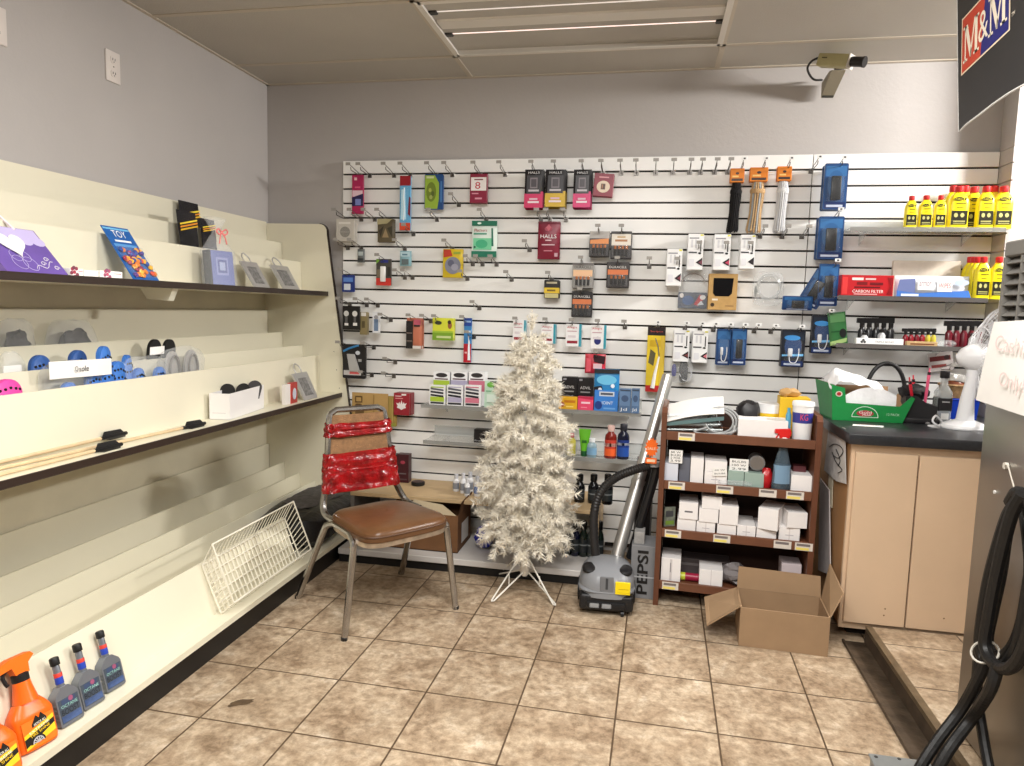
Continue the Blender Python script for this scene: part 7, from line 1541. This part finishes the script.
# ---- wall hook and hose coil
hx_ = 3.0
p = atX(1008, 466, MX)
t = thing('wire_hook', 'bent white wire hook on the steel machine holding the black hose', 'hook', (MX-.001, p.y, p.z))
b = B(); b.cyl((0, 0, 0), (-.008, 0, 0), .009, C((206, 200, 190), .4), 14); b.build('hook_base', t)
q = [atX(x, y, 3.02)-t.location for x, y in ((1008, 466), (1012, 480), (1017, 494), (1024, 490))]
b = B(); b.tube(smooth_path([(-.006, 0, 0)]+[tuple(v) for v in q], 5), .0019, C((190, 184, 172), .35), 6); b.build('wire', t)
HK = mat('hose_rubber', (17, 16, 16), .5, bump=.15, bscale=90)
t = thing('black_hose', 'coiled black hose hanging on the steel machine and trailing to floor', 'hose', (hx_, -1.75, .06)); o = t.location
def hb_(pts, r, X0=3.0, nm='hose_loop'):
    b = B(); b.tube([v-o for v in smooth_path([atX(x, y, X0+dx) for x, y, dx in pts], 8)], r, HK, 10); return b.build(nm, t)
hb_([(1018, 500, 0), (1006, 520, -.005), (990, 575, -.01), (982, 620, -.01), (980, 648, -.005), (986, 664, 0), (1000, 668, .0), (1016, 650, 0), (1026, 605, .0), (1033, 550, 0), (1028, 504, 0), (1018, 492, 0), (1010, 502, 0.01)], .0145)
hb_([(1022, 494, -.03), (1011, 516, -.035), (997, 572, -.035), (989, 615, -.035), (985, 646, -.035), (994, 664, -.035), (1010, 668, -.035), (1024, 648, -.035), (1034, 605, -.035), (1038, 545, -.03), (1030, 500, -.03)], .0145)
hb_([(1018, 496, .012), (1008, 530, .012), (1001, 575, .01), (993, 612, .008), (988, 640, .008), (994, 654, .008), (1008, 652, .01), (1021, 625, .012), (1030, 570, .012), (1024, 505, .012)], .013)
b = B(); pp = [atX(988, 655, 2.975), atX(980, 675, 2.965), atY(962, 708, -1.72), atY(938, 740, -1.75), atY(920, 768, -1.78), atY(905, 800, -1.80)]
b.tube([v-o for v in smooth_path(pp, 8)], .014, HK, 10); b.build('trailing_end', t)
b = B(); pp = [atX(998, 664, 2.965), atX(990, 690, 2.955), atY(972, 718, -1.74), atY(950, 748, -1.78), atY(936, 772, -1.80), atY(922, 800, -1.82)]
b.tube([v-o for v in smooth_path(pp, 8)], .0145, HK, 10); b.build('trailing_end', t)
b = B(); pp = [atX(980, 640, 3.0), atX(977, 690, 3.0), atX(983, 735, 3.0), atX(990, 772, 3.0), atX(998, 800, 3.0)]
b.tube([v-o for v in smooth_path(pp, 8)], .013, HK, 10); b.build('hanging_strand', t)
b = B(); c = atX(985, 652, 2.97)-o; b.tube([c+Vector((.03*math.cos(R(q)), .026*math.sin(R(q))*.9, .02*math.sin(R(q)+.6))) for q in range(0, 360, 20)], .003, C((176, 170, 158), .35), 6, True); b.build('tie_wire', t)
# ---- grey floor box
p = atZ(898, 756, .06)
t = thing('grey_floor_box', 'grey metal junction box on the floor at bottom edge of photo', 'electrical box', (2.835, -1.72, .0065))
b = B(); b.box(-.072, .075, -.06, .066, 0, .052, mat('box_enamel', (136, 140, 140), .4, .2, var=.05), .004, 2); b.build('box_body', t)
b = B(); b.box(-.076, .079, -.064, .070, .0523, .058, mat('box_enamel', (136, 140, 140), .4, .2, var=.05), .002, 1); b.build('cover', t)
for k, (x, y) in enumerate(((-.06, .055), (.063, .055), (.0, .06))): b = B(); b.cyl((x, y, .0575), (x, y, .0592), .005, C((60, 60, 60)), 10); b.build('screw', t)

# ================================================================ SECURITY CAMERA
CMC = mat('camera_beige', (176, 168, 124), .45, var=.04); CMG = mat('bracket_grey', (150, 142, 122), .5)
a, c = atY(820, 60.5, -.17), atY(850, 61.5, -.25)
t = thing('security_camera', 'beige security camera on angled bracket, high on the back wall', 'camera', (2.872, -.0, 2.30)); o = t.location
d = (c-a).normalized(); ax = d; sd = ax.cross(Vector((0, 0, 1))).normalized(); upv = sd.cross(ax)
MC = Matrix((ax, sd, upv)).transposed().to_4x4(); MC.translation = a-o; Lc = (c-a).length
b = B(); b.box(0, Lc, -.027, .027, -.026, .026, CMC, .004, 2, MC); b.box(Lc*.15, Lc*.32, -.0, .0285, .004, .009, C((90, 84, 60)), 0, 1, MC); b.build('camera_body', t)
b = B(); b.box(Lc, Lc+.008, -.028, .028, -.030, .028, C((206, 200, 190), .4), .003, 1, MC); b.build('front_ring', t)
b = B(); b.cyl(MC @ Vector((Lc+.008, 0, .0)), MC @ Vector((Lc+.062, 0, .0)), .021, C((24, 22, 22), .3), 20); b.cyl(MC @ Vector((Lc+.058, 0, 0)), MC @ Vector((Lc+.066, 0, 0)), .023, C((30, 28, 28), .3), 20); b.build('lens', t)
q = [atY(821, 98, -.012), atY(833, 98, -.012), atY(846, 70, -.18), atY(832, 70, -.18)]
q = [v-o for v in q]; n_ = Vector((-.035, .0, .012))
b = B(); vs = q+[q[0]+Vector((0, .01, .07)), q[1]+Vector((0, .01, .07)), q[2]+Vector((0, .05, .012)), q[3]+Vector((0, .05, .012))]
b.add(vs, [(0, 1, 2, 3), (4, 7, 6, 5), (0, 4, 5, 1), (1, 5, 6, 2), (2, 6, 7, 3), (3, 7, 4, 0)], CMG); b.build('bracket_arm', t)
b = B(); m1 = (q[0]+q[1])/2+Vector((0, -.006, .018)); b.box(m1.x-.024, m1.x+.026, m1.y-.010, m1.y-.002, m1.z-.02, m1.z+.02, C((52, 50, 44)), .002, 1, None); b.box(m1.x-.014, m1.x+.002, m1.y-.0115, m1.y-.009, m1.z-.01, m1.z+.012, C((170, 166, 150))); b.build('bracket_label', t)
b = B(); m2 = (q[2]+q[3])/2; b.cyl(m2+Vector((-.02, -.004, .012)), m2+Vector((.02, -.004, .012)), .012, C((40, 36, 34), .4), 12); b.cyl(m2+Vector((0, .01, .0)), m2+Vector((0, .01, .04)), .010, CMG, 12); b.build('swivel', t)
b = B(); b.tube([v-o for v in smooth_path([atY(821, 57, -.15), atY(812, 61, -.12), atY(807.5, 69, -.09), atY(813, 79, -.05), atY(822, 80, -.004)], 6)], .005, C((28, 26, 26), .4), 8); b.build('cable', t)
# ================================================================ LIGHT
w = bpy.data.worlds.new('world'); SC.world = w; w.use_nodes = True
bg = w.node_tree.nodes['Background']; bg.inputs[0].default_value = (*lin((235, 232, 228)), 1); bg.inputs[1].default_value = .12
def area(name, loc, target, sx, sy, power, rgb=(255, 253, 249)):
    l = bpy.data.lights.new(name, 'AREA'); l.shape = 'RECTANGLE'; l.size = sx; l.size_y = sy; l.energy = power; l.color = lin(rgb)
    o = bpy.data.objects.new(name, l); COL.objects.link(o); o.location = loc
    o.rotation_euler = (Vector(target)-Vector(loc)).to_track_quat('-Z', 'Y').to_euler(); return o
area('ceiling_tubes_shop', (1.95, -2.4, ZC-.02), (1.95, -2.4, 0), 1.2, .6, 48)
area('ceiling_tubes_door', (1.5, -4.6, ZC-.02), (1.5, -4.6, 0), 1.2, .6, 42)
area('ceiling_tubes_counter', (2.95, -3.2, ZC-.02), (2.95, -3.2, 0), 1.2, .6, 26)
area('side_room_lamp', (4.6, -.74, 2.34), (3.1, 0, 2.1), .5, .12, 55, (255, 252, 248))
SC.view_settings.view_transform = 'Standard'; SC.view_settings.look = 'None'; SC.view_settings.gamma = 1; SC.view_settings.use_curve_mapping = False
SC.view_settings.exposure = 0.52
